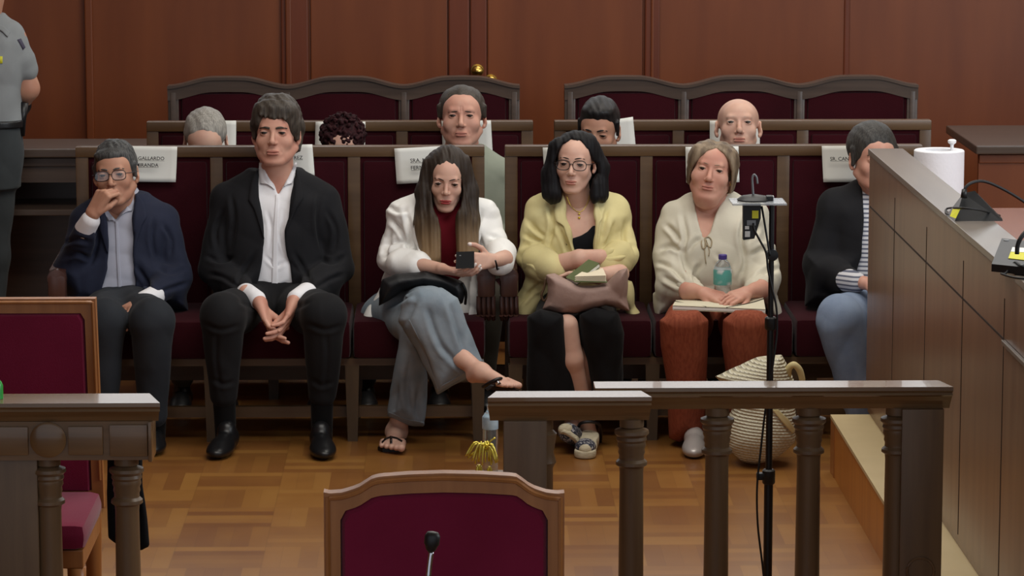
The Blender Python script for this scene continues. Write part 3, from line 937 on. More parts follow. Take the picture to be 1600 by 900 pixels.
# paper roll
rc = (X_DK + W_LEDGE + .10, 0); yr = None
best = None
for yy in np.linspace(10, 12, 401):
    xx, _ = proj(np.array([[rc[0], yy, 1.1]])); 
    if best is None or abs(xx[0] - 1467) < best[0]: best = (abs(xx[0] - 1467), yy)
yr = best[1]; zr = P(1467, 234, yr).z; rr = 39.5 * yr / F_PX * 1.0
rb = B()
rb.lathe([(rr - .004, Z_WS), (rr, Z_WS + .004), (rr, zr - .003), (rr - .003, zr), (rr * .56, zr), (rr * .55, zr - .004), (rr * .55, Z_WS + .01), (rr * .3, Z_WS + .0101)], (rc[0], yr, 0), 56)
ro = rb.obj('paper_roll', mat('tissue_paper', (236, 236, 240), .85, .2, bump=.1, bscale=90), None, 'auto')
tag(ro, 'big white paper roll standing on the desk at right', 'paper roll')
kx = P(1489, 224, yr - .02)
kb = B(); kb.lathe([(.006, Z_WS + .0), (.006, zr + .018), (.014, zr + .024), (.015, zr + .032), (.009, zr + .036), (.001, zr + .037)], (kx.x, yr - .0, 0), 16)
kb.obj('holder_rod', M['white'], ro, 'auto')
# desk intercom microphones
def wedge(name, label, pts, pth, extra=None):
    e = empty(name, tuple(sum(((Vector(p)) for p in pts), Vector()) / len(pts)), label, 'microphone', 'conference microphones on the desk')
    return e
yA = PZ(1510, 346, Z_DK).y
def wp(px, py, z=Z_DK): return PZ(px, py, z)
e = empty('conference_microphone', tuple(wp(1520, 345)), 'black wedge shaped conference microphone on the desk ledge beside the paper roll', 'microphone', 'conference microphones on the desk')
A0, A1, A2 = wp(1482, 341), wp(1562, 345), wp(1502, 347)
b = B()
ap = P(1521, 297, yA + .05); ap2 = P(1500, 303, yA + .06)
v = [wp(1478, 337), wp(1492, 345.5), wp(1567, 345.5), wp(1552, 330), P(1505, 302, yA + .06), P(1523, 298, yA + .06), P(1566, 341, yA + .05)]
bm = b.bm
vv = [bm.verts.new(q) for q in v]
for fc, mi in (((0, 1, 4), 1), ((1, 2, 6, 5, 4), 0), ((0, 4, 5, 3), 0), ((3, 5, 6), 0), ((3, 6, 2), 0), ((0, 3, 2, 1), 0)):
    f_ = bm.faces.new([vv[i] for i in fc]); f_.material_index = mi
bmesh.ops.recalc_face_normals(bm, faces=bm.faces)
b.obj('housing', [M['black'], M['grey']], e)
lb = B(); q = [P(1486, 338, yA - .004), P(1495, 341.5, yA - .006), P(1502, 327, yA + .010), P(1490, 327, yA + .012)]
q = [p + Vector((-.004, -.006, .001)) for p in q]
lb.prism(q, (.0, .002, .0)); lb.obj('yellow_label', M['yellow'], e)
B().tube([P(1506, 306, yA + .04), P(1508, 294, yA + .04), P(1520, 285, yA + .05), P(1540, 284, yA + .08), P(1570, 297, yA + .1), P(1604, 318, yA + .12), P(1640, 345, yA + .1)], .0045, 8, sub=6).obj('gooseneck', M['cable'], e, True)
B().tube([P(1506, 309, yA + .03), P(1507, 296, yA + .037)], [.010, .008], 12).obj('socket', M['black'], e, True)
B().tube([wp(1562, 340) + Vector((0, 0, .006)), P(1530, 328, yA - .02), P(1500, 325, yA - .01), wp(1480, 329) + Vector((0, 0, .006)), wp(1479, 336) + Vector((0, 0, .005)), wp(1492, 341) + Vector((-.004, -.01, .005))], .0032, 8, sub=6).obj('cable', M['cable'], e, True)
yB = PZ(1580, 432, Z_DK).y
e = empty('conference_microphone', tuple(wp(1580, 430)), 'black conference microphone with a yellow and white label at the right edge of the desk', 'microphone', 'conference microphones on the desk')
up = Vector((0, 0, .002))
b = B(); v = [wp(1549, 426) + up, wp(1565, 385) + up, wp(1632, 392) + up, wp(1625, 434) + up]
b.prism([p + Vector((0, 0, .001)) for p in v], (0, 0, .02)); hb_ = b.obj('housing', M['black'], e)
up3 = Vector((0, 0, .024))
b = B(); cc = wp(1572, 389) + up3
b.lathe([(.001, 0), (.008, 0), (.008, .002), (.001, .002)], (cc.x + .0, cc.y + .0, cc.z - .001), 20); b.obj('round_button', M['grey'], e)
b = B(); b.prism([wp(x, y) + up3 for x, y in ((1575, 418), (1581, 402), (1615, 404), (1610, 422))], (0, 0, .001)); b.obj('yellow_label', M['yellow'], e)
b = B(); b.prism([wp(x, y) + up3 + Vector((0, 0, .0012)) for x, y in ((1579, 408), (1581.5, 401), (1615, 403), (1613, 410))], (0, 0, .0008)); b.obj('white_label', M['paper'], e)
B().tube([P(1589, 397, yB + .06), P(1590, 384, yB + .06), P(1595, 372, yB + .06), P(1606, 360, yB + .07), P(1625, 352, yB + .08)], .006, 8, sub=5).obj('gooseneck', M['cable'], e, True)
B().tube([wp(1612, 414) + up3, P(1598, 416, yB) , wp(1585, 424) + up3, wp(1572, 430) + Vector((0, 0, .006)), wp(1565, 431.5) + Vector((0, 0, .006)), wp(1590, 437) + Vector((0, 0, .004)), wp(1625, 438) + Vector((0, 0, .004))], .003, 8, sub=5).obj('cable', M['cable'], e, True)

# ================================================================== chairs in front
def upholstered_chair(e, x0, x1, Yf, ztop, shape, seat_fwd=True, flare=.0, stile=.03):
    """chair whose back is seen from the front; x0,x1 outer width at the top"""
    def out(u):            # top outline height over u 0..1
        return shape(u)
    K = 40; w = x1 - x0
    zb_ = .42
    xo = lambda u, z: x0 + w * u + (u - .5) * 2 * flare * (ztop - z)
    pts = [(xo(k / K, ztop + out(k / K)), ztop + out(k / K)) for k in range(K + 1)]
    b = B()
    # frame as ring of quads, extruded
    inn = []
    tr = .040
    for k in range(K + 1):
        u = k / K; uu = (stile / w) + u * (1 - 2 * stile / w)
        inn.append((xo(uu, 0 + ztop + out(uu)), ztop + out(uu) - tr - (.018 if (k < 1 or k > K - 1) else 0)))
    t = bmesh.new()
    def ring(y):
        o_ = [t.verts.new((x, y, z)) for x, z in pts] + [t.verts.new((xo(1, zb_), y, zb_)), t.verts.new((xo(0, zb_), y, zb_))]
        i_ = [t.verts.new((x, y, z)) for x, z in inn] + [t.verts.new((xo(1 - stile / w, zb_ + .05), y, zb_ + .05)), t.verts.new((xo(stile / w, zb_ + .05), y, zb_ + .05))]
        return o_, i_
    of, inf = ring(Yf); ob, inb = ring(Yf + .035); n = len(of)
    for i in range(n):
        j = (i + 1) % n
        t.faces.new((of[i], of[j], inf[j], inf[i])); t.faces.new((ob[i], inb[i], inb[j], ob[j]))
        t.faces.new((of[i], ob[i], ob[j], of[j])); t.faces.new((inf[i], inf[j], inb[j], inb[i]))
    bmesh.ops.recalc_face_normals(t, faces=t.faces)
    b.merge(t)
    # raised outer bead following the frame
    bead = [Vector((x + (.008 if k == 0 else (-.008 if k == K else 0)), Yf - .001, z - .010)) for k, (x, z) in enumerate(pts)]
    b.tube([Vector((xo(0, .5) + .008, Yf - .001, .5))] + bead + [Vector((xo(1, .5) - .008, Yf - .001, .5))], .0055, 6)
    b.obj('back_frame', M['chairw'], e, 'auto')
    pv = B(); t = bmesh.new()
    a = [t.verts.new((x, Yf + .012, z + .004)) for x, z in inn] + [t.verts.new((xo(1 - stile / w, zb_ + .04) + 0, Yf + .012, zb_ + .04)), t.verts.new((xo(stile / w, zb_ + .04), Yf + .012, zb_ + .04))]
    cxm = (x0 + x1) / 2; czm = (ztop + zb_) / 2
    c_ = [t.verts.new((cxm + (v.co.x - cxm) * .955, Yf - .004, czm + (v.co.z - czm) * .955)) for v in a]
    d_ = [t.verts.new((v.co.x, Yf + .03, v.co.z)) for v in a]
    n = len(a)
    for i in range(n):
        j = (i + 1) % n
        t.faces.new((a[i], a[j], c_[j], c_[i])); t.faces.new((a[i], d_[i], d_[j], a[j]))
    t.faces.new(c_); t.faces.new(d_[::-1])
    bmesh.ops.recalc_face_normals(t, faces=t.faces); pv.merge(t)
    pv.obj('back_pad', M['velvet2'], e, 'auto')
    s_ = B(); s_.box(x0 - .01, x1 + .01, Yf - .44, Yf - .01, .40, .475, .03); s_.obj('seat', M['velvet2'], e, 'auto')
    s_ = B(); s_.box(x0, x1, Yf - .42, Yf + .01, .35, .40, .004); s_.obj('seat_frame', M['chairw'], e)
    for xx in (x0 + .02, x1 - .02):
        for yy, z_ in ((Yf - .40, .35), (Yf + .015, .43)):
            B().tube([(xx, yy, z_), (xx, yy, .2), (xx, yy + (.03 if yy > Yf else -.01), 0)], [.026, .022, .017], 8, sub=3).obj('leg', M['chairw'], e, True)
zc = 1.0
Yc = PZ(693, 762, zc - .03).y
x0, x1 = P(505.5, 772, Yc).x, P(882, 772, Yc).x
z_sh = P(693, 771, Yc).z; z_pk = P(693, 739.5, Yc).z
def crest(u):
    px = 505.5 + (882 - 505.5) * u
    y = np.interp(px, [505, 510, 535, 560, 580, 592, 640, 693, 750, 805, 812, 822, 835, 852, 870, 883], [768, 770.5, 769, 761, 748, 744.5, 741, 739.5, 741, 744.5, 748, 757, 764, 770, 772.5, 771])
    return P(693, float(y), Yc).z - z_sh
e = empty('courtroom_chair', ((x0 + x1) / 2, Yc, 0), 'purple upholstered chair with an arched light wood frame, front centre of the picture', 'chair', 'purple upholstered chairs')
upholstered_chair(e, x0, x1, Yc, z_sh, crest, stile=.034)
Yl = PZ(70, 470, 1.0).y
x1 = P(149, 470, Yl).x; x0 = x1 - .50
e = empty('courtroom_chair', ((x0 + x1) / 2, Yl, 0), 'purple upholstered chair with a straight wooden top, behind the railing at left', 'chair', 'purple upholstered chairs')
upholstered_chair(e, x0, x1, Yl, P(70, 467, Yl).z, lambda u: 0.0, flare=.022, stile=.030)

# gooseneck microphone before the centre chair, on its own floor stand below the frame
Ym = 5.6
c = P(674, 858, Ym)
e = empty('gooseneck_microphone', (c.x, Ym, 0), 'slim gooseneck microphone in front of the purple chair, front centre', 'microphone')
B().tube([P(669, 905, Ym), P(671.5, 880, Ym), P(674, 862, Ym)], .0045, 10, sub=4).tube([P(669, 905, Ym), (c.x - .006, Ym, .80), (c.x - .006, Ym, .70)], .0045, 10).obj('stem', M['chrome'], e, True)
b = B(); b.lathe([(.004, -.012), (.009, -.006), (.011, 0), (.0135, .004), (.0135, .018), (.010, .024), (.002, .026)], tuple(P(674, 853, Ym)), 20, M3=Matrix.Rotation(.12, 3, 'Y')); b.obj('capsule', M['black'], e, True)
B().lathe([(.14, 0), (.14, .012), (.02, .03), (.012, .04), (.012, .72), (.001, .73)], (c.x - .006, Ym, 0), 28).obj('stand_base', M['blackm'], e, 'auto')

# ================================================================== microphone stand with tray at right centre
Ys = 8.95
c = P(1204, 500, Ys)
e = empty('microphone_stand', (c.x, Ys, 0), 'tall black stand holding a clear tray, standing behind the right hand railing', 'stand')
b = B()
zt = P(1204, 320, Ys).z; zj = P(1204, 505, Ys).z; zk = P(1204, 745, Ys).z
b.lathe([(.0075, zj), (.0075, zt), (.001, zt + .001)], (c.x, Ys, 0), 16)
b.lathe([(.0095, zk), (.0095, zj)], (c.x, Ys, 0), 16)
b.lathe([(.0125, 0.03), (.0125, zk)], (c.x, Ys, 0), 16)
b.obj('pole', M['blackm'], e, 'auto')
b = B(); b.lathe([(.013, zj - .018), (.016, zj - .014), (.016, zj + .014), (.012, zj + .018)], (c.x, Ys, 0), 16); b.obj('clamp', M['black'], e, 'auto'); b = B()
b.lathe([(.015, zk - .02), (.018, zk - .016), (.018, zk + .018), (.013, zk + .022)], (c.x, Ys, 0), 16)
b.box(c.x - .034, c.x - .01, Ys - .012, Ys + .012, zk - .008, zk + .012, .004); b.obj('clamp', M['black'], e, 'auto'); b = B()
cz = P(1206, 398, Ys).z
b.lathe([(.016, -.014), (.016, .014), (.006, .016)], (c.x + .002, Ys, cz), 16, M3=Matrix.Rotation(math.pi / 2, 3, 'X'))
b.obj('knob', M['black'], e, 'auto')
for a in range(3):
    w = a * 2.094 + .5
    B().tube([(c.x, Ys, .16), (c.x + .33 * math.cos(w), Ys + .33 * math.sin(w), .012)], [.010, .008], 8).obj('leg', M['blackm'], e, True)
za = zt + .004
tl, tr_ = P(1142, 318, Ys).x, P(1227, 318, Ys).x
M['acrylic'] = mat('clear_acrylic', (170, 174, 178), .15, spec=.4); M['acrylic'].node_tree.nodes['Principled BSDF'].inputs['Alpha'].default_value = .55
b = B(); b.box(tl, tr_, Ys - .05, Ys + .07, za, za + .006, .002); b.obj('tray', M['acrylic'], e)
Tz = za + .006
b = B(); cc = P(1178, 310, Ys + .01)
e2 = empty('tabletop_microphone', (cc.x, Ys + .01, Tz), 'small black microphone base with a curved stem on top of the clear tray', 'microphone')
b.lathe([(.044, 0.0005), (.046, .004), (.034, .013), (.012, .017), (.001, .018)], (cc.x - .001, Ys + .01, Tz), 28, sy=.9); b.obj('base', M['black'], e2, 'auto')
B().tube([P(1177, 308, Ys + .01), P(1176, 292, Ys + .01), P(1175.5, 279, Ys + .01), P(1178, 273, Ys + .01), P(1182, 277, Ys + .01), P(1183.5, 287, Ys + .01)], [.0035, .003, .003], 8, sub=5).obj('stem', M['grey'], e2, True)
b = B(); k0 = P(1203, 308, Ys + .01).x; b.box(k0 - .011, k0 + .008, Ys - .01, Ys + .02, Tz + .0005, Tz + .015, .004); kn = b.obj('control_knob', M['black'], e2, 'auto')
b = B(); b.box(k0 + .008, k0 + .0095, Ys - .006, Ys + .016, Tz + .001, Tz + .014); b.obj('knob_edge', M['white'], e2)
# receiver box hanging under the tray
x0, x1 = P(1160.5, 340, Ys).x, P(1188, 340, Ys).x
zb0 = P(1170, 374, Ys).z
e3 = empty('receiver_box', ((x0 + x1) / 2, Ys, zb0), 'black electronic box with a yellow sticker hanging under the clear tray', 'electronic device')
b = B(); xm = P(1176, 340, Ys).x
b.prism([(x0, Ys - .015, za - .001), (x1, Ys - .015, za - .001), (x1, Ys - .015, P(0, 343, Ys).z), (xm + .004, Ys - .015, zb0 + .004), (x0 + .001, Ys - .015, zb0)], (0, .03, 0)); b.obj('housing', M['black'], e3)
def lab(nm, px0, px1, py0, py1, m, dy=.0158):
    b = B(); b.box(P(px0, 0, Ys).x, P(px1, 0, Ys).x, Ys - dy - .001, Ys - .0152, P(1170, py1, Ys).z, P(1170, py0, Ys).z); return b.obj(nm, m, e3)
lab('yellow_sticker', 1178, 1188, 328, 340, M['yellow'])
lab('connector_plate', 1170, 1184, 343, 351, M['grey'])
lab('white_sticker', 1167, 1173.5, 352, 357, M['paper']); lab('white_sticker', 1167, 1175, 360, 369, M['paper'])
B().tube([P(1177, 349, Ys - .02), P(1179, 360, Ys - .03), P(1188, 377, Ys - .02), P(1197, 395, Ys - .014), P(1200, 420, Ys - .014), P(1206, 450, Ys - .014), P(1213, 480, Ys - .013), P(1214, 520, Ys - .012),
          P(1209, 560, Ys - .02), P(1203, 600, Ys - .02), P(1196, 640, Ys - .02), P(1189, 700, Ys - .02), P(1183, 760, Ys - .03), P(1184, 820, Ys - .03), P(1191, 880, Ys - .03), P(1200, 960, Ys - .03), (c.x + .02, Ys - .05, .01), (c.x + .4, Ys - .1, .006)], .0030, 8, sub=5).obj('cable', M['cable'], e3, True)
B().tube([P(1190, 322, Ys + .01), P(1194, 345, Ys + .005), P(1199, 375, Ys - .01), P(1203, 400, Ys - .016)], .0030, 8, sub=5).obj('cable', M['cable'], e3, True)

# ================================================================== small things by the railing
# clear plastic bottle on the floor behind the corner post, gold tassels tied round it
Yq = 9.05
zq0 = 0.0; cb_ = P(762, 690, Yq)
M['pet'] = mat('clear_plastic', (225, 232, 235), .08, trans=.9, ior=1.33)
M['blue_label'] = mat('pale_blue_label', (150, 172, 186), .5, rgb2=(190, 205, 212), scale=30)
M['gold'] = mat('gold_foil', (214, 190, 60), .28, metal=.75, rgb2=(232, 216, 110), scale=60)
sc_ = lambda py: P(765, py, Yq).z
st = empty('side_stand', (cb_.x, Yq, 0), 'small dark stand behind the arched chair carrying the bottle and tassels', 'stand')
zs = sc_(742)
B().box(cb_.x - .07, cb_.x + .07, Yq - .07, Yq + .07, zs - .02, zs, .004).obj('top_plate', M['railv'], st)
B().box(cb_.x - .02, cb_.x + .02, Yq - .02, Yq + .02, 0, zs - .02).box(cb_.x - .06, cb_.x + .06, Yq - .06, Yq + .06, 0, .02).obj('column', M['railv'], st)
bx = P(766, 690, Yq + .02).x; r = .0215
e = empty('water_bottle', (bx, Yq + .02, zs), 'clear water bottle with a pale blue label standing at the corner of the railing', 'bottle')
B().lathe([(r, zs + .001), (r * 1.02, zs + .02), (r * .93, sc_(700)), (r, sc_(690)), (r, sc_(652)), (r * .6, sc_(646)), (r * .42, sc_(642)), (r * .42, sc_(636)), (.001, sc_(636) + .0005)], (bx, Yq + .02, 0), 24).obj('bottle_body', M['pet'], e, 'auto')
B().lathe([(r * 1.04, sc_(672)), (r * 1.05, sc_(671)), (r * 1.05, sc_(654)), (r * 1.02, sc_(653))], (bx, Yq + .02, 0), 24).obj('bottle_label', M['blue_label'], e, 'auto')
tz = empty('gold_tassels', (P(755, 720, Yq - .03).x, Yq - .03, zs), 'bunch of shiny gold tassels hanging in front of the water bottle', 'tassels')
random.seed(3)
b = B()
top = P(757, 697, Yq - .03)
for k in range(16):
    a = -1.35 + 2.5 * k / 15 + random.uniform(-.08, .08); L_ = random.uniform(.035, .055)
    q0 = top + Vector((random.uniform(-.008, .008), random.uniform(-.01, .01), random.uniform(-.012, .004)))
    q1 = q0 + Vector((math.sin(a) * L_ * .5, -.008, .008)); q2 = q0 + Vector((math.sin(a) * L_, -.012 - .01 * random.random(), -.02 - .025 * math.cos(a)))
    b.tube([q0, q1, q2], [.0022, .0035, .0026], 6, sub=4)
for px, py in ((734, 712), (731, 716), (774, 684), (777, 712), (776, 719)):
    q0 = P(757, 705, Yq - .03); q2 = P(px, py, Yq - .03); b.tube([q0, q0.lerp(q2, .5) + Vector((0, 0, .008)), q2], [.0015, .002, .003], 6, sub=3)
b.obj('cord_loops', M['gold'], tz, True)
for px0, px1, y0_, y1_ in ((742, 755, 723, 741), (760, 770, 726, 741)):
    b = B(); cx = (P(px0, 730, Yq - .045).x + P(px1, 730, Yq - .045).x) / 2; w = (P(px1, 730, Yq).x - P(px0, 730, Yq).x) / 2
    for k in range(14):
        aa = 2 * math.pi * k / 14
        b.tube([(cx + w * .55 * math.cos(aa), Yq - .045 + w * .55 * math.sin(aa), sc_(y0_)), (cx + w * math.cos(aa), Yq - .045 + w * math.sin(aa), zs + .001)], [.0016, .0024], 6)
    b.lathe([(w * .5, zs + .002), (w * .6, sc_(y0_) - .004), (w * .45, sc_(y0_) + .004), (.001, sc_(y0_) + .005)], (cx, Yq - .045, 0), 14)
    b.obj('tassel', M['gold'], tz, 'auto')
# green bottle at the left edge of the frame, on the railing
yg = (Y_LRAIL[0] + Y_LRAIL[1]) / 2 + .01
cg = P(-6, 615, yg); r = .018
e = empty('green_bottle', (cg.x, yg, Z_RAIL), 'green bottle at the left edge, standing on the railing', 'bottle')
zz = lambda py: P(0, py, yg).z
B().lathe([(r, Z_RAIL + .0005), (r, zz(602)), (r * .8, zz(597)), (r * .45, zz(592)), (r * .4, zz(586))], (cg.x, yg, 0), 20).obj('bottle_body', mat('green_plastic', (40, 150, 60), .3), e, 'auto')
B().lathe([(r * .5, zz(586)), (r * .5, zz(581)), (.001, zz(581) + .0004)], (cg.x, yg, 0), 16).obj('bottle_cap', M['white'], e, 'auto')
# dark robe hung behind the frieze
yr_ = Y_LRAIL[1] + .045
M['robe'] = mat('black_cloth', (17, 17, 19), .85, .15)
pr_ = [slab([(168, 690), (222, 690), (224, 760), (233, 853), (220, 861), (205, 852), (188, 853), (169, 840), (166, 770)], yr_ - .02, yr_ + .02, .014, .01)]
o = sdf_obj('black_robe', pr_, .005, M['robe'], disp=folds(.004, (70, 10, 4), 3))
tag(o, 'black cloth hanging behind the railing at left', 'cloth')
# ================================================================== people: shared builders
def skin(name, rgb, rgb2):
    return mat(name, rgb, .5, .35, rgb2=rgb2, scale=14, sss=.12, detail=3)
M['lips'] = mat('lips', (178, 118, 104), .5, .3)
M['lips_red'] = mat('lips_red', (158, 56, 56), .45, .4)
M['eye_white'] = mat('eye_white', (150, 138, 128), .3)
M['iris'] = mat('iris', (48, 32, 24), .2)
M['nail'] = mat('nail_white', (226, 214, 208), .3)
def hairmat(name, a, b, st=(60, 60, 5), rough=.5):
    return mat(name, a, rough, .35, rgb2=b, scale=3, stretch=st, detail=5, bump=.3, bscale=5, bdist=.004)
def cloth(name, a, b=None, rough=.85, bump=.12, crease=.55, cs=9.0):
    m = mat(name, a, rough, .2, rgb2=b or a, scale=5, bump=bump, bscale=220, bdist=.002, sheen=.05)
    nt = m.node_tree; N = nt.nodes.new
    tc = N('ShaderNodeTexCoord'); mp = N('ShaderNodeMapping'); mp.inputs['Scale'].default_value = (1.25, .8, .8); mp.inputs['Rotation'].default_value = (0, .5, 0)
    nz = N('ShaderNodeTexNoise'); nz.noise_type = 'RIDGED_MULTIFRACTAL'; nz.inputs['Scale'].default_value = cs; nz.inputs['Detail'].default_value = 1.5; nz.inputs['Distortion'].default_value = .6
    bp = N('ShaderNodeBump'); bp.inputs['Strength'].default_value = crease; bp.inputs['Distance'].default_value = .012
    nt.links.new(tc.outputs['Object'], mp.inputs[0]); nt.links.new(mp.outputs[0], nz.inputs['Vector']); nt.links.new(nz.outputs['Fac'], bp.inputs['Height'])
    b_ = nt.nodes['Principled BSDF']
    old = b_.inputs['Normal'].links[0].from_node
    nt.links.new(bp.outputs[0], old.inputs['Normal'])
    return m

def rotm(yaw=0, pitch=0, roll=0):
    r = math.radians
    return Matrix.Rotation(r(yaw), 3, 'Z') @ Matrix.Rotation(r(pitch), 3, 'X') @ Matrix.Rotation(r(roll), 3, 'Y')
def V3(v): return np.array(list(v), float)

def head_prims(w=1.0, jaw=1.0, nose=1.0, mw=1.0, cheek=1.0, chin2=0.0, eye_open=.0042, ear=1.0, fold=0.0, chinz=0.0, neckr=.05, brow=1.0, frown=0.0):
    p = [ell((0, .022, .033), (.075 * w, .095, .077), 0)]
    p += [ell((0, -.022, -.020), (.063 * w, .068, .084), .02),
          ell((0, -.045, .036), (.052 * w, .040, .042), .03),
          ell((0, -.026, -.076), (.047 * w * jaw, .052, .038), .025),
          ell((0, -.072, -.103 + chinz), (.020 * jaw, .016, .014), .016)]
    for s in (-1, 1):
        p += [cone((s * .050 * w * jaw, .010, -.052), (s * .020 * jaw, -.062, -.100 + chinz), .017, .014, .02),
              ell((s * .040 * w, -.058, -.030), (.021 * cheek, .019 * cheek, .021 * cheek), .02)]
    p.append(cone((-.034, -.079, .019), (.034, -.079, .019), .0085 * brow, .0085 * brow, .014))
    if chin2: p.append(ell((0, -.036, -.112), (.046 * w, .040, .020 + .02 * chin2), .02))
    p.append(ell((0, -.073, -.068), (.030, .021, .023), .016))
    p += [cone((0, -.083, .008), (0, -.104 - .004 * nose, -.029 * nose), .0062, .0092 * nose, .010),
          ell((0, -.106 - .004 * (nose - 1) * 5, -.034 * nose), (.0098 * nose, .0098, .0086), .006)]
    for s in (-1, 1): p.append(ell((s * .0118 * nose, -.095, -.037 * nose), (.0074 * nose, .0092, .0066), .006))
    p += [ell((0, -.0932, -.0655), (.0240 * mw, .0070, .0038), .005), ell((0, -.0916, -.0752), (.0200 * mw, .0078, .0046), .005)]
    # sockets
    for s in (-1, 1): p.append(ell((s * .0325, -.0945, .0025), (.0190, .0122, .0110), .012, 's'))
    for s in (-1, 1): p.append(ell((s * .0325, -.0757, 0), (.0150, .0134, .0122), .004))
    for s in (-1, 1): p.append(ell((s * .0325, -.0897, -.0006), (.0124, .0120, eye_open), .0015, 's'))
    if fold:
        for s in (-1, 1): p.append(cone((s * .017, -.096, -.040), (s * .031, -.084, -.068), .0016, .0022, .010, 's'))
    if frown:
        for s in (-1, 1): p.append(cone((s * .0045, -.093, .018), (s * .004, -.092, .034), .0011, .001, .006, 's'))
    for s in (-1, 1): p.append(ell((s * .006, -.1035, -.0435 * nose), (.0034, .0055, .0030), .002, 's'))
    p.append(ell((0, -.1005, -.0706), (.0245 * mw, .0080, .0013), .002, 's'))
    if ear:
        for s in (-1, 1):
            R_ = V3x3(Matrix.Rotation(s * .35, 3, 'Z') @ Matrix.Rotation(-.15, 3, 'X'))
            p += [ell((s * .080 * w, .014, -.006), (.0075, .018, .031), .008, R=R_),
                  ell((s * .087 * w, .007, .000), (.006, .010, .017), .005, 's', R=R_),
                  ell((s * .077 * w, .006, -.034), (.006, .008, .009), .006)]
    return p
def V3x3(Mx): return np.array([list(r) for r in Mx])
def lipfn(mw=1.0, up=.0, red=None):
    def f(q):
        a = ((q[:, 0] / (.0240 * mw)) ** 2 + ((q[:, 2] + .0660) / .0048) ** 2 < 1) | ((q[:, 0] / (.0200 * mw)) ** 2 + ((q[:, 2] + .0755) / .0052) ** 2 < 1)
        return a & (q[:, 1] < -.080)
    return f

def locks(c, r, azs, t0, t1, rad, k=.005, seed=0, swirl=.0, lift=.0):
    """strands of hair lying on an ellipsoid: az = direction (degrees, 0 = right, -90 = face), t = polar angle from the crown"""
    rnd = random.Random(seed); out = []
    for a in azs:
        n = 6; pts = []; rs = []
        tt1 = t1 + rnd.uniform(-6, 6); j = rnd.uniform(-5, 5)
        for i in range(n):
            t = math.radians(t0 + (tt1 - t0) * i / (n - 1)); az = math.radians(a + j + swirl * (i / (n - 1) - .5))
            m = 1 + lift * math.sin(math.pi * i / (n - 1))
            pts.append((c[0] + r[0] * m * math.sin(t) * math.cos(az), c[1] + r[1] * m * math.sin(t) * math.sin(az), c[2] + r[2] * m * math.cos(t)))
            rs.append(rad * (1 - .55 * (i / (n - 1)) ** 1.5) * rnd.uniform(.85, 1.15))
        out += chain(pts, rs, k)
    return out

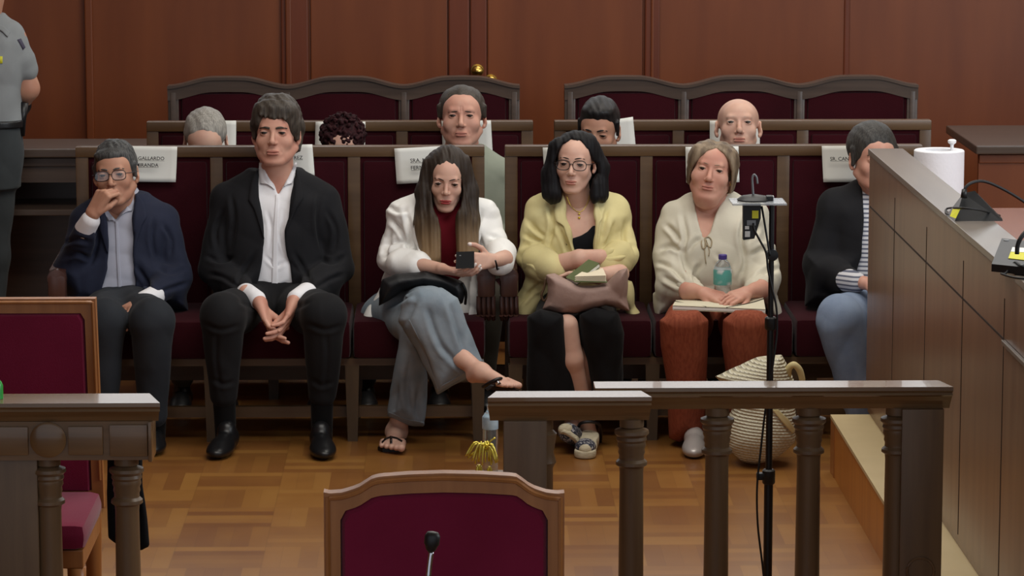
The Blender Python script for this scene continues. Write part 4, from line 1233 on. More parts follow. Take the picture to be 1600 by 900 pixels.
class Person:
    def __init__(s, px, py, Y, label, skinm, group=None, z0=None):
        c = P(px, py, Y)
        s.e = empty('person', (c.x, c.y, 0 if z0 is None else z0), label, 'person', group)
        s.skin = skinm; s.groups = []; s.children = []
    def head(s, ex, ey, Yc, sc=1.0, yaw=0, pitch=0, roll=0, lip='lips', h=.0024, neck=None, eyes=True, gaze=(0, 0), extra=None, **kw):
        """ex, ey: photo position between the eyes; Yc: depth of the head's centre"""
        R = rotm(yaw, pitch, roll)
        loc = P(ex, ey, Yc - .085 * sc) - R @ Vector((0, -.085 * sc, 0))
        s.R, s.loc, s.sc = R, loc, sc
        hp = head_prims(**kw)
        w = xform(hp, V3(loc), V3x3(R), sc)
        nu = [q for q in w]
        if neck is not None:
            nb, r0, r1 = neck           # neck base point (world), radii
            top = loc + R @ Vector((0, .022, -.055)) * sc
            k = 1
            nu.insert(k, cone(V3(top), V3(nb), r0, r1, .03))
        s.hprims = nu
        if extra: nu += extra
        f = lipfn(kw.get('mw', 1.0)); Rn = V3x3(R); L0 = V3(loc)
        def mfn(c):
            q = (c - L0) @ Rn / sc
            return np.where(f(q), 1, 0)
        s.lipm = M[lip]
        s.groups.append((nu, h, mfn))
        if eyes:
            for sgn in (-1, 1):
                b = B(); t = bmesh.new(); bmesh.ops.create_uvsphere(t, u_segments=20, v_segments=14, radius=.0120 * sc)
                # pole of the iris looks along gaze
                g = Vector((math.sin(math.radians(gaze[0])), -math.cos(math.radians(gaze[0])), -math.sin(math.radians(gaze[1])))).normalized()
                for f_ in t.faces:
                    c_ = f_.calc_center_median().normalized()
                    q_ = c_.dot(Vector((0, 0, 1)))
                    f_.material_index = 1 if q_ > .83 else 0
                rq = Vector((0, 0, 1)).rotation_difference(g).to_matrix()
                for v in t.verts: v.co = rq @ v.co
                me = bpy.data.meshes.new('eye'); t.to_mesh(me); t.free()
                me.materials.append(M['eye_white']); me.materials.append(M['iris'])
                me.polygons.foreach_set('use_smooth', [True] * len(me.polygons))
                me.transform(Matrix.Translation(loc + R @ Vector((sgn * .0325 * sc, -.0765 * sc, 0))) @ R.to_4x4())
                s.children.append(bpy.data.objects.new('eye', me))
        return s
    def L(s, x, y, z): return s.loc + s.R @ Vector((x, y, z)) * s.sc
    def brows(s, m, y=.018, th=.0032, arch=.004, tilt=0.0):
        s.lashes(m)
        for g in (-1, 1):
            b = B(); pts = [s.L(g * x, yy, y + z_ + (tilt * (x - .03))) for x, yy, z_ in ((.011, -.0905, -.001), (.023, -.0895, arch * .7), (.036, -.0850, arch), (.050, -.0750, -.001))]
            b.tube(pts, [th * s.sc, th * 1.1 * s.sc, th * .9 * s.sc, th * .4 * s.sc], 6, sub=4)
            b.obj('eyebrow', m, s.e, True)
    def lashes(s, m, r=.0016, z=.0040):
        for g in (-1, 1):
            pts = [s.L(g * .0325 + dx, -.0775 - .0135 * math.cos(dx / .0135), z - 14 * dx * dx) for dx in (-.012, -.006, 0, .006, .012)]
            B().tube(pts, r * s.sc, 6, sub=3).obj('eyelashes', m, s.e, True)
    def hair(s, prims, m, h=.003, disp=None, world=None, mfn=None, name='hair'):
        w = xform(prims, V3(s.loc), V3x3(s.R), s.sc) if prims else []
        if world: w = w + world if not isinstance(world, tuple) else world[0] + w + world[1]
        o = sdf_obj(name, w, h, m, s.e, disp=disp, mfn=mfn)
        return o
    def bones(s, T, arms, legs):
        """limbs inside the clothes; arms [(shoulder, elbow, wrist)], legs [(hip, knee, ankle)] as points"""
        for a in arms: s.limb(chain([V3(q) for q in a], [.030, .024, .018], .02), .009)
        for a in legs: s.limb(chain([V3(q) for q in a], [.060, .045, .030], .02), .009)
    def limb(s, prims, h=.0035, mfn=None):
        s.groups.append((prims, h, mfn)); return s
    def finish(s, mats=None):
        Vs, Qs, Ms = [], [], []; n = 0
        for prims, h, mfn in s.groups:
            V, Q = surface(prims, h)
            Vs.append(V); Qs.append(Q + n); n += len(V)
            Ms.append(mfn(V[Q].mean(1)) if mfn is not None else np.zeros(len(Q)))
        V = np.concatenate(Vs); Q = np.concatenate(Qs); mi = np.concatenate(Ms)
        o = np_obj('body', V, Q, [s.skin, s.lipm if hasattr(s, 'lipm') else M['lips'], M['nail']], s.e, mfn=lambda c: mi)
        s.body = o
        for c in s.children: link(c, s.e)
        return o
    def cloth(s, name, prims, m, h=.006, disp=None, mfn=None):
        return sdf_obj(name, prims, h, m, s.e, disp=disp, mfn=mfn)
    def glasses(s, m, w=.0255, h=.0185, r=.0013, y=-.100, z=-.002, n=3.0):
        e = empty('glasses', tuple(s.L(0, y, z))); e.parent = s.e; e.matrix_parent_inverse = s.e.matrix_basis.inverted()
        b = B()
        for g in (-1, 1):
            pts = []
            for k in range(25):
                a = 2 * math.pi * k / 24; ca, sa = math.cos(a), math.sin(a)
                q = (abs(ca) ** n + abs(sa) ** n) ** (-1 / n)
                pts.append(s.L(g * (.0325 + w * q * ca), y + .10 * abs(w * q * ca + .03) ** 2 * 1.5, z + h * q * sa * (1 if sa > 0 else 1.0)))
            b.tube(pts, r * s.sc, 6)
            b.tube([s.L(g * (.0325 + w), y + .004, z + .006), s.L(g * .072, y + .02, z + .005), s.L(g * .080, -.03, z + .004), s.L(g * .082, .02, z + .004)], r * s.sc, 6, sub=3)
        b.tube([s.L(-.0065, y, z + .004), s.L(0, y - .002, z + .006), s.L(.0065, y, z + .004)], r * s.sc, 6, sub=3)
        b.obj('spectacle_frame', m, s.e, True)
        bpy.data.objects.remove(e)
        lb = B()
        for g in (-1, 1):
            pts = []
            for k in range(20):
                a = 2 * math.pi * k / 20; ca, sa = math.cos(a), math.sin(a); q = (abs(ca) ** n + abs(sa) ** n) ** (-1 / n)
                pts.append(s.L(g * (.0325 + w * q * ca), y + .10 * abs(w * q * ca + .03) ** 2 * 1.5, z + h * q * sa))
            lb.prism(pts, s.R @ Vector((0, .0006, 0)))
        lb.obj('lenses', M['lens'], s.e)
def lens_mat():
    m, nt, b = new_mat('lens')
    for n in list(nt.nodes): nt.nodes.remove(n)
    o = nt.nodes.new('ShaderNodeOutputMaterial'); t = nt.nodes.new('ShaderNodeBsdfTransparent'); g = nt.nodes.new('ShaderNodeBsdfGlossy'); mx = nt.nodes.new('ShaderNodeMixShader')
    g.inputs['Roughness'].default_value = .05; mx.inputs[0].default_value = .06
    nt.links.new(t.outputs[0], mx.inputs[1]); nt.links.new(g.outputs[0], mx.inputs[2]); nt.links.new(mx.outputs[0], o.inputs[0])
    return m
M['lens'] = lens_mat()

def hand(wrist, fwd, nrm, side, curls, s=1.0, spread=0.0, thumb=((.55, .8, .2), (.8, .45, .3), (.85, .2, .4)), arm=None, ra=.026):
    """fwd: wrist -> knuckles; nrm: way the palm faces; side: +1/-1 picks the thumb's side (thumb = side * fwd x nrm)"""
    wr = Vector(wrist); f = Vector(fwd).normalized(); n = Vector(nrm); n = (n - f * n.dot(f)).normalized()
    r = f.cross(n) * side
    p = []
    if arm is not None: p.append(cone(V3(arm), V3(wr), ra * 1.25, .0235 * s, .01))
    fs = [([.043, .026, .021], .0088), ([.047, .029, .022], .0090), ([.044, .027, .021], .0086), ([.034, .021, .019], .0076)]
    Ks = []
    for i in range(4):
        K = wr + f * ((.086, .089, .085, .077)[i] * s) + r * ((.027 - .0182 * i) * s)
        Ks.append(K)
        p.append(cone(V3(wr + r * ((.012 - .0085 * i) * s) + f * .005), V3(K), .0165 * s, (.0112, .0112, .0105, .0096)[i] * s, .012 * s))
    p.append(ell(V3(wr + f * .05 * s), (.030 * s, .030 * s, .030 * s) if False else (.026 * s,) * 3, .02 * s)) if False else None
    tips = []
    for i in range(4):
        c = curls[i] if isinstance(curls[0], (list, tuple)) else curls
        a = 0; q = Ks[i]; sp = math.radians(spread * (1.5 - i)); base = (f * math.cos(sp) + r * math.sin(sp))
        rad = fs[i][1] * s; first = True
        for j in range(3):
            a += math.radians(c[j]); d = base * math.cos(a) + n * math.sin(a)
            q2 = q + d * fs[i][0][j] * s; r2 = rad * (.9 if j < 2 else .84)
            p.append(cone(V3(q), V3(q2), rad, r2, .004 * s if first else .002 * s)); first = False
            q, rad = q2, r2
        tips.append(q)
    T = wr + f * .022 * s + r * .020 * s + n * .004 * s; rad = .0135 * s
    for j, (ln, rr) in enumerate(((.040, .0112), (.032, .0098), (.025, .0084))):
        a_, b_, c_ = thumb[j]; d = (f * a_ + r * b_ + n * c_).normalized(); T2 = T + d * ln * s
        p.append(cone(V3(T), V3(T2), rad, rr * s, .008 * s if j == 0 else .002 * s)); T, rad = T2, rr * s
    tips.append(T)
    return p, tips

def shoe(e, heel, toe, m, w=.045, hgt=.075, name='shoe', sole=None, opening=True):
    """closed shoe between heel and toe points on the floor"""
    h0, t0 = Vector(heel), Vector(toe); d = (t0 - h0); L_ = d.length; d.normalize(); sd = d.cross(Vector((0, 0, 1)))
    U = Vector((0, 0, 1))
    at = lambda a, b, c: V3(h0 + d * (a * L_) + sd * b + U * c)
    Rm = np.array([list(d), list(sd), [0, 0, 1]]).T
    p = [ell(at(.17, 0, .038), (L_ * .19, w * .72, .040), 0, R=Rm), ell(at(.70, 0, .026), (L_ * .32, w, .028), .02, R=Rm),
         ell(at(.45, 0, .034), (L_ * .35, w * .78, .036), .03, R=Rm), cone(at(.2, 0, .05), at(.26, 0, hgt), w * .75, w * .72, .02)]
    p.append(plane_cut(at(0, 0, .0), (0, 0, 1), .004)) if False else None
    pl = Prim(lambda q: q[:, 2] - .004, (-99,) * 3, (99,) * 3, .003, 's')   # keep above floor
    pl = Prim(lambda q: (.004 - q[:, 2]), (-99,) * 3, (99,) * 3, .003, 'i')
    p.append(pl)
    def mfn(c): return (c[:, 2] < .014).astype(int)
    return sdf_obj(name, p, .004, [m, sole or m], e, mfn=mfn)

SKIN_A = skin('skin_tan', (190, 144, 120), (180, 130, 108))
SKIN_B = skin('skin_fair', (212, 172, 152), (200, 156, 138))
SKIN_C = skin('skin_rosy', (206, 158, 138), (194, 138, 120))
lips_in = M['lips']
# ================================================================== the tall man in black
def pt(px, py, Y): return V3(P(px, py, Y))
def torso(secs, k=.0, n=2.5, grow=0.0):
    """secs: (px, py, Y, half width, half depth)"""
    return loft([(pt(a, b, c), w + grow, d + grow) for a, b, c, w, d in secs], k, 'u', n)

HB = hairmat('hair_dark_brown', (52, 46, 41), (76, 68, 60))
BLK = mat('hair_black', (20, 19, 20), .45, .4, rgb2=(34, 31, 31), scale=3, stretch=(60, 60, 5), bump=.3, bscale=5, bdist=.004)
M['suit_black'] = cloth('black_suit_cloth', (30, 30, 33), (24, 24, 27))
M['trouser_black'] = cloth('black_trouser_cloth', (29, 29, 31), (24, 24, 26))
M['shirt_white'] = cloth('white_shirt_cloth', (234, 233, 236), (226, 225, 229), .8)
M['leather'] = mat('black_leather', (22, 22, 24), .35, .5)
M['sock'] = cloth('black_sock', (14, 14, 15))

def short_hair(top=.0, back=True, front=.0, side=-.03, w=1.0, line=.055):
    """cap of hair over the skull with the face area cut away"""
    return [ell((0, .026, .048 + top * .3), (.084 * w, .102, .088 + top), 0),
            ell((0, -.150, -.040), (.075 * w, .092, .097 + line - .055), .012, 's'),
            Prim(lambda p: -(p[:, 2] - side - np.clip(-(p[:, 1]) * 0.0, 0, 1) + np.clip(p[:, 1] - .02, 0, .1) * 0.6), (-99,) * 3, (99,) * 3, .01, 'i')]
def strands(amp=.0015, f=70, g=25, seed=0):
    def d(p):
        x, y, z = p[:, 0], p[:, 1], p[:, 2]
        return amp * (np.sin(x * f * 2.2 + 2.5 * np.sin(z * g + seed)) * .6 + np.sin(x * f * 4.1 + y * 60 + 3 * np.sin(z * g * 1.7)) * .4)
    return d

def man_tall():
    s = Person(430, 600, 12.1, 'tall man with tousled dark hair in a black suit and white shirt, hands clasped', SKIN_C)
    T = [(430, 480, 12.20, .165, .125), (430, 430, 12.21, .172, .125), (430, 360, 12.23, .185, .125), (430, 312, 12.24, .195, .105), (430, 290, 12.245, .150, .075), (430, 268, 12.25, .070, .060)]
    s.head(426.5, 208, 12.20, 1.03, yaw=-5, pitch=-6, roll=0, neck=(P(431, 292, 12.24), .058, .070), jaw=1.24, w=1.02, cheek=1.05, fold=.5, eye_open=.0034, chinz=.0)
    s.limb([torso(T, grow=-.022)], .009)
    # clasped hands between the knees
    hp1, t1 = hand(P(406, 473, 11.86), P(424, 520, 11.78) - P(406, 473, 11.86), (1, -.25, .15), -1, [8, 26, 12], 1.12, arm=P(385, 458, 11.92), thumb=((.8, .4, .5), (.9, .1, .4), (.9, 0, .4)))
    hp2, t2 = hand(P(459, 472, 11.86), P(441, 520, 11.755) - P(459, 472, 11.86), (-1, -.1, .15), 1, [12, 30, 14], 1.12, arm=P(478, 458, 11.92), thumb=((.8, .4, .5), (.9, .1, .4), (.9, 0, .4)))
    s.limb(hp1, .0026); s.limb(hp2, .0026)
    s.bones(T, [(P(350, 312, 12.24), P(334, 418, 12.19), P(388, 462, 11.92)), (P(512, 312, 12.24), P(530, 418, 12.19), P(476, 462, 11.92))], [(P(404, 475, 12.18), P(348, 494, 11.77), P(352, 650, 11.84)), (P(456, 475, 12.18), P(506, 494, 11.77), P(503, 650, 11.84))])
    s.finish()
    s.brows(HB, y=.0175, th=.0042, arch=.002)
    # hair: thick, tousled, fringe falling over the forehead
    hp = [ell((0, .022, 0.047), (.088, .100, .088), 0), ell((-.012, -.050, .088), (.062, .042, .034), .02), ell((.034, -.045, .080), (.045, .045, .036), .02),
          ell((-.056, -.025, .054), (.030, .052, .052), .015), ell((.057, -.018, .048), (.030, .050, .058), .015),
          ell((0, -.150, -.036), (.062, .090, .098), .010, 's'), ell((-.030, -.13, .03), (.02, .05, .032), .01, 's')]
    for i, (x, z) in enumerate(((-.045, .066), (-.028, .056), (-.010, .060), (.006, .052), (.024, .056), (.042, .050))):
        hp.append(cone((x * .8, -.062, .100), (x, -.087, z), .013, .005, .012))
    for g in (-1, 1): hp += [cone((g * .078, -.018, .035), (g * .079, -.012, -.018), .012, .008, .012), cone((g * .074, .045, .02), (g * .060, .06, -.055), .028, .020, .02)]
    hp += locks((0, .020, .046), (.082, .096, .084), range(-170, 0, 16), 18, 62, .015, .006, 3, 30, .06) + locks((0, .020, .046), (.082, .096, .084), list(range(0, 30, 12)) + list(range(150, 185, 12)), 10, 95, .014, .006, 4, 20, .03)
    hp.append(cone((.070, .04, -.02), (.078, .03, -.062), .016, .006, .015))
    hp.append(Prim(lambda p: (-.085 - p[:, 2]), (-99,) * 3, (99,) * 3, .01, 'i'))
    s.hair(hp, HB, .003, strands(.0022, 45, 30))
    # shirt
    sh = [torso(T, grow=-.006), cone(pt(431, 300, 12.235), pt(431, 268, 12.235), .070, .064, .02),
          cutpoly([(408, 240), (461, 240), (461, 258), (435, 304)], 12.1, ymax=12.26)]
    so = s.cloth('shirt', sh, M['shirt_white'], .005, folds(.0028, (26, 9, 30), 1))
    crease(so, [[(415, 400), (432, 415), (445, 408)], [(408, 440), (430, 448), (452, 440)], [(418, 330), (424, 360), (420, 390)], [(444, 330), (440, 370), (446, 395)]], .006, 2.5)
    bv = bvh_of([so, s.body])
    # jacket
    jk = [torso(T, grow=.010)]
    for a, b_ in (((354, 311), (334, 418)), ((508, 313), (530, 420))):
        jk += [cone(pt(430 + (a[0] - 430) * .42, 286, 12.25), pt(a[0] + (4 if a[0] < 430 else -4), 306, 12.24), .050, .052, .04),
               cone(pt(a[0], 312, 12.24), pt(b_[0], 418, 12.19), .058, .056, .014)]
    jk += [cone(pt(334, 420, 12.19), pt(390, 466, 11.93), .058, .042, .016), cone(pt(528, 420, 12.19), pt(473, 464, 11.93), .058, .042, .016)]
    # skirts of the jacket beside the hips
    jk += [slab([(335, 420), (405, 420), (404, 455), (380, 485), (335, 480)], 12.06, 12.30, .05, .03), slab([(455, 420), (528, 420), (535, 490), (480, 478), (462, 450)], 12.06, 12.30, .05, .03)]
    jk += [cutpoly([(400, 240), (467, 240), (461, 280), (454, 318), (446, 360), (448, 400), (457, 440), (470, 520), (388, 520), (403, 435), (412, 380), (409, 330), (403, 285)], 12.1, ymax=12.22)]
    jo = s.cloth('jacket', jk, M['suit_black'], .006, folds(.0045, (20, 8, 17), 2))
    crease(jo, [[(362, 305), (366, 345), (360, 392)], [(500, 305), (496, 345), (503, 392)], [(322, 400), (345, 408), (366, 402)], [(325, 427), (350, 433), (376, 451)], [(541, 400), (520, 410), (500, 405)], [(538, 428), (515, 437), (490, 452)], [(400, 395), (380, 425), (366, 455)], [(460, 395), (478, 425), (492, 455)], [(350, 330), (338, 360), (340, 390)], [(512, 330), (526, 360), (522, 390)]])
    bj = bvh_of([jo, so])
    strip('lapel', [(401, 264), (392, 285), (388, 312), (397, 326), (412, 372)], [(404, 262), (405, 285), (408, 318), (410, 345), (413, 374)], bvh_of([jo]), M['suit_black'], jo, off=.008, th=.006)
    strip('lapel', [(464, 264), (470, 285), (474, 310), (464, 324), (447, 362)], [(460, 262), (457, 290), (452, 320), (447, 345), (446, 364)], bvh_of([jo]), M['suit_black'], jo, off=.008, th=.006)
    # collar leaves, placket, cuffs
    strip('collar', [(405, 254), (404, 272), (407, 287), (413, 282)], [(408, 254), (418, 268), (428, 283), (433, 300)], bj, M['shirt_white'], so, off=.008, n=16)
    strip('collar', [(464, 254), (461, 275), (456, 287), (449, 281)], [(461, 254), (452, 270), (443, 285), (436, 302)], bj, M['shirt_white'], so, off=.008, n=16)
    strip('placket', [(431, 304), (427, 360), (424, 462)], [(436, 304), (434, 360), (434, 462)], bvh_of([so]), M['shirt_white'], so, off=.003)
    for a, b_ in (((385, 459, 11.93), (401, 468, 11.875)), ((479, 458, 11.93), (463, 467, 11.875))):
        s.cloth('cuff', [cone(pt(*a), pt(*b_), .039, .034, 0)], M['shirt_white'], .004)
    # trousers, socks, shoes
    tr = []
    for hx, kx, ax, ay in ((404, 348, 350, 628), (456, 506, 503, 628)):
        tr += [cone(pt(hx, 478, 12.18), pt(kx, 492, 11.77), .098, .080, .03), cone(pt(kx, 494, 11.76), pt(ax, ay - 12, 11.82), .080, .050, .02)]
    tr += [cone(pt(430, 470, 12.2), pt(430, 480, 12.2), .14, .13, .03)]
    to = s.cloth('trousers', tr, M['trouser_black'], .006, folds(.0035, (24, 10, 12), 5))
    crease(to, [[(318, 505), (345, 515), (374, 508)], [(480, 505), (508, 515), (534, 508)], [(340, 520), (338, 560), (345, 615)], [(510, 520), (512, 560), (506, 615)], [(330, 590), (348, 600), (366, 596)], [(486, 592), (503, 602), (520, 596)], [(372, 470), (390, 478), (410, 482)], [(486, 470), (470, 478), (450, 482)]], .005)
    for ax, bx in ((350, 353), (503, 503)):
        s.cloth('sock', [cone(pt(ax, 615, 11.82), pt(bx, 690, 11.86), .042, .038, 0)], M['sock'], .006)
    hl = PZ(364, 690, 0); tl = PZ(336, 722, 0)
    for hx, hy, tx, ty in ((362, 696, 336, 721), (499, 694, 507, 722)):
        a = PZ(hx, hy, 0); b_ = PZ(tx, ty, 0); d = (b_ - a).normalized(); shoe(s.e, b_ - d * .285, b_, M['leather'], .047, .075)
    return s
man_tall()
# ================================================================== the man with glasses, chin on his fist
HG = hairmat('hair_grey_black', (44, 44, 45), (84, 84, 83))
M['suit_navy'] = cloth('navy_suit_cloth', (40, 44, 62), (34, 38, 54))
M['trouser_navy'] = cloth('dark_trouser_cloth', (44, 47, 52), (38, 41, 46))
M['shirt_pale'] = cloth('pale_shirt_cloth', (176, 178, 192), (166, 168, 182), .8)
M['frame_dark'] = mat('dark_frame', (28, 26, 28), .3)
def man_glasses():
    s = Person(205, 600, 12.1, 'man in black framed glasses and a navy blazer, resting his mouth on his fist', SKIN_A)
    T = [(185, 478, 12.20, .155, .125), (187, 440, 12.20, .158, .125), (190, 380, 12.22, .165, .12), (196, 338, 12.23, .175, .10), (198, 318, 12.24, .120, .075), (192, 303, 12.24, .065, .058)]
    s.head(173.5, 273.5, 12.17, .98, yaw=-6, pitch=-3, roll=-5, neck=(P(193, 330, 12.22), .053, .064), jaw=1.15, w=1.0, fold=.4, eye_open=.0034)
    s.limb([torso(T, grow=-.022)], .009)
    # raised fist at the mouth
    hp, _ = hand(P(145, 334, 11.99), P(166, 295, 11.985) - P(145, 334, 11.99), (.75, .65, .2), -1, [[62, 85, 40], [64, 90, 45], [68, 90, 45], [70, 90, 45]], 1.0, arm=P(137, 352, 12.005), ra=.024,
                 thumb=((.8, .3, .5), (.7, -.2, .7), (.5, -.5, .7)))
    s.limb(hp, .0024)
    hp, _ = hand(P(224, 470, 11.90), P(192, 486, 11.80) - P(224, 470, 11.90), (.1, -.1, -1), -1, [30, 35, 20], 1.0, arm=P(240, 464, 11.96), thumb=((.7, .6, .4), (.8, .3, .5), (.9, .1, .4)))
    s.limb(hp, .0026)
    s.bones(T, [(P(140, 342, 12.23), P(107, 424, 12.14), P(137, 355, 12.01)), (P(250, 342, 12.24), P(276, 434, 12.17), P(236, 465, 11.95))], [(P(200, 478, 12.18), P(237, 502, 11.78), P(242, 660, 11.86)), (P(170, 478, 12.18), P(164, 502, 11.80), P(160, 660, 11.87))])
    s.finish(); s.brows(HG, y=.0200, th=.0032, arch=.003)
    hp = [ell((0, .024, 0.039), (.081, .100, .087), 0), ell((0, -.150, -.048), (.068, .092, .110), .028, 's')]
    for g in (-1, 1): hp.append(cone((g * .076, -.010, .030), (g * .0765, -.006, -.012), .010, .006, .01))
    hp.append(ell((-.01, -.052, .074), (.056, .030, .022), .02))
    hp += locks((0, .024, .036), (.080, .097, .086), range(-160, 0, 14), 12, 60, .010, .005, 5, 25, .02)
    hp.append(Prim(lambda p: (-.055 - p[:, 2]), (-99,) * 3, (99,) * 3, .01, 'i'))
    s.hair(hp, HG, .003, strands(.0012, 45, 12))
    s.glasses(M['frame_dark'], .0265, .0185, .0016)
    sh = [torso(T, grow=-.006), cone(pt(194, 335, 12.225), pt(192, 306, 12.235), .066, .060, .02), cutpoly([(160, 290), (207, 290), (204, 312), (181, 345), (169, 330)], 12.1, ymax=12.24)]
    so = s.cloth('shirt', sh, M['shirt_pale'], .005, folds(.004, (22, 9, 34), 3))
    jk = [torso(T, grow=.012),
          cone(pt(165, 326, 12.24), pt(137, 340, 12.24), .045, .055, .04), cone(pt(137, 345, 12.23), pt(107, 424, 12.14), .058, .054, .014), cone(pt(107, 426, 12.14), pt(132, 362, 12.025), .058, .042, .02),
          cone(pt(215, 318, 12.245), pt(250, 338, 12.24), .045, .054, .04), cone(pt(253, 342, 12.24), pt(276, 432, 12.17), .058, .056, .014), cone(pt(274, 436, 12.16), pt(240, 462, 11.97), .056, .042, .016),
          slab([(95, 420), (160, 400), (150, 470), (110, 478)], 12.06, 12.30, .05, .03), slab([(215, 400), (290, 420), (293, 485), (240, 485), (214, 460)], 12.08, 12.30, .05, .03),
          cutpoly([(160, 290), (213, 290), (211, 310), (207, 340), (208, 400), (212, 440), (214, 520), (140, 520), (156, 460), (167, 420), (169, 380), (168, 350), (163, 325)], 12.1, ymax=12.22)]
    jo = s.cloth('jacket', jk, M['suit_navy'], .006, folds(.004, (20, 9, 19), 6))
    crease(jo, [[(150, 345), (152, 380), (142, 412)], [(100, 402), (120, 396), (142, 405)], [(96, 382), (118, 374), (140, 378)], [(242, 340), (238, 375), (246, 412)], [(293, 420), (268, 426), (246, 419)], [(294, 442), (268, 450), (250, 456)], [(213, 415), (228, 438), (236, 458)], [(256, 350), (268, 375), (266, 400)]])
    bo = bvh_of([jo]); bj = bvh_of([jo, so])
    strip('lapel', [(214, 303), (226, 318), (230, 338), (222, 350), (209, 392)], [(211, 303), (210, 320), (208, 345), (208, 370), (209, 394)], bo, M['suit_navy'], jo, off=.008, th=.006)
    strip('lapel', [(163, 325), (156, 340), (155, 358), (168, 395)], [(165, 327), (168, 345), (169, 370), (169, 396)], bo, M['suit_navy'], jo, off=.008, th=.006)
    strip('collar', [(209, 298), (209, 318), (206, 330), (199, 322)], [(206, 296), (198, 318), (190, 332), (183, 345)], bj, M['shirt_pale'], so, off=.008, n=16)
    strip('collar', [(162, 326), (165, 336), (170, 346), (174, 342)], [(164, 322), (170, 330), (175, 338), (180, 346)], bj, M['shirt_pale'], so, off=.008, n=16)
    strip('placket', [(180, 346), (182, 400), (185, 456)], [(184, 346), (187, 400), (190, 456)], bvh_of([so]), M['shirt_pale'], so, off=.003)
    s.cloth('cuff', [cone(pt(133, 358, 12.02), pt(141, 345, 12.00), .039, .036, 0)], M['shirt_white'], .004)
    s.cloth('cuff', [cone(pt(241, 463, 11.965), pt(226, 469, 11.91), .039, .035, 0)], M['shirt_white'], .004)
    strip('belt', [(150, 458), (180, 461), (213, 456)], [(150, 466), (180, 469), (213, 465)], bvh_of([so]), M['leather'], so, off=.006)
    tr = [cone(pt(200, 480, 12.18), pt(237, 500, 11.78), .092, .078, .03), cone(pt(237, 502, 11.77), pt(240, 645, 11.84), .078, .052, .02),
          cone(pt(170, 480, 12.18), pt(164, 500, 11.80), .090, .076, .03), cone(pt(164, 502, 11.79), pt(160, 645, 11.85), .076, .050, .02), cone(pt(185, 474, 12.2), pt(185, 482, 12.2), .13, .13, .03)]
    s.cloth('trousers', tr, M['trouser_navy'], .006, folds(.0035, (24, 10, 13), 7))
    for x, Y in ((243, 11.87), (160, 11.88)):
        s.cloth('sock', [cone(pt(x, 635, Y - .02), pt(x, 685, Y), .040, .036, 0)], M['sock'], .006)
        a = PZ(x, 690, 0); a.y = Y; a.z = 0
        shoe(s.e, (a.x, Y + .06, 0), (a.x + (.015 if x > 200 else -.02), Y - .20, 0), M['leather'], .046, .075)
man_glasses()

# ================================================================== the woman in the white blazer with a phone
M['blazer_white'] = cloth('white_blazer_cloth', (240, 239, 235), (232, 230, 226), .8, crease=.8)
M['red_top'] = cloth('red_top_cloth', (120, 22, 36), (104, 18, 30))
M['denim'] = mat('light_denim', (118, 130, 140), .85, .15, rgb2=(142, 152, 160), scale=9, bump=.25, bscale=160, bdist=.002)
M['denim_seam'] = cloth('denim_seam', (134, 142, 148))
HL = hairmat('hair_long_brown', (36, 29, 27), (54, 44, 38), (90, 60, 3))
HT = hairmat('hair_long_tips', (96, 76, 58), (122, 98, 74), (90, 60, 3))
def ombre(name, c1, c1b, c2, c2b, ztop, zbot):
    m, nt, b = new_mat(name); N = nt.nodes.new; Lk = nt.links.new
    tc = N('ShaderNodeTexCoord'); mp = N('ShaderNodeMapping'); mp.inputs['Scale'].default_value = (90, 60, 3); Lk(tc.outputs['Object'], mp.inputs[0])
    nz = N('ShaderNodeTexNoise'); nz.inputs['Scale'].default_value = 3; nz.inputs['Detail'].default_value = 5; Lk(mp.outputs[0], nz.inputs['Vector'])
    r1 = N('ShaderNodeMixRGB'); r1.inputs[1].default_value = S(c1); r1.inputs[2].default_value = S(c1b); Lk(nz.outputs['Fac'], r1.inputs[0])
    r2 = N('ShaderNodeMixRGB'); r2.inputs[1].default_value = S(c2); r2.inputs[2].default_value = S(c2b); Lk(nz.outputs['Fac'], r2.inputs[0])
    sp = N('ShaderNodeSeparateXYZ'); Lk(tc.outputs['Object'], sp.inputs[0])
    mr = N('ShaderNodeMapRange'); mr.inputs['From Min'].default_value = ztop; mr.inputs['From Max'].default_value = zbot; mr.interpolation_type = 'SMOOTHSTEP'
    zz_ = mathn(nt, 'ADD', sp.outputs[2], mathn(nt, 'MULTIPLY', mathn(nt, 'SUBTRACT', nz.outputs['Fac'], .5), .12)); Lk(zz_, mr.inputs['Value'])
    mx = N('ShaderNodeMixRGB'); Lk(mr.outputs[0], mx.inputs[0]); Lk(r1.outputs[0], mx.inputs[1]); Lk(r2.outputs[0], mx.inputs[2]); Lk(mx.outputs[0], b.inputs['Base Color'])
    b.inputs['Roughness'].default_value = .5; b.inputs['Specular IOR Level'].default_value = .2
    bp = N('ShaderNodeBump'); bp.inputs['Strength'].default_value = .35; bp.inputs['Distance'].default_value = .004; Lk(nz.outputs['Fac'], bp.inputs['Height']); Lk(bp.outputs[0], b.inputs['Normal'])
    return m
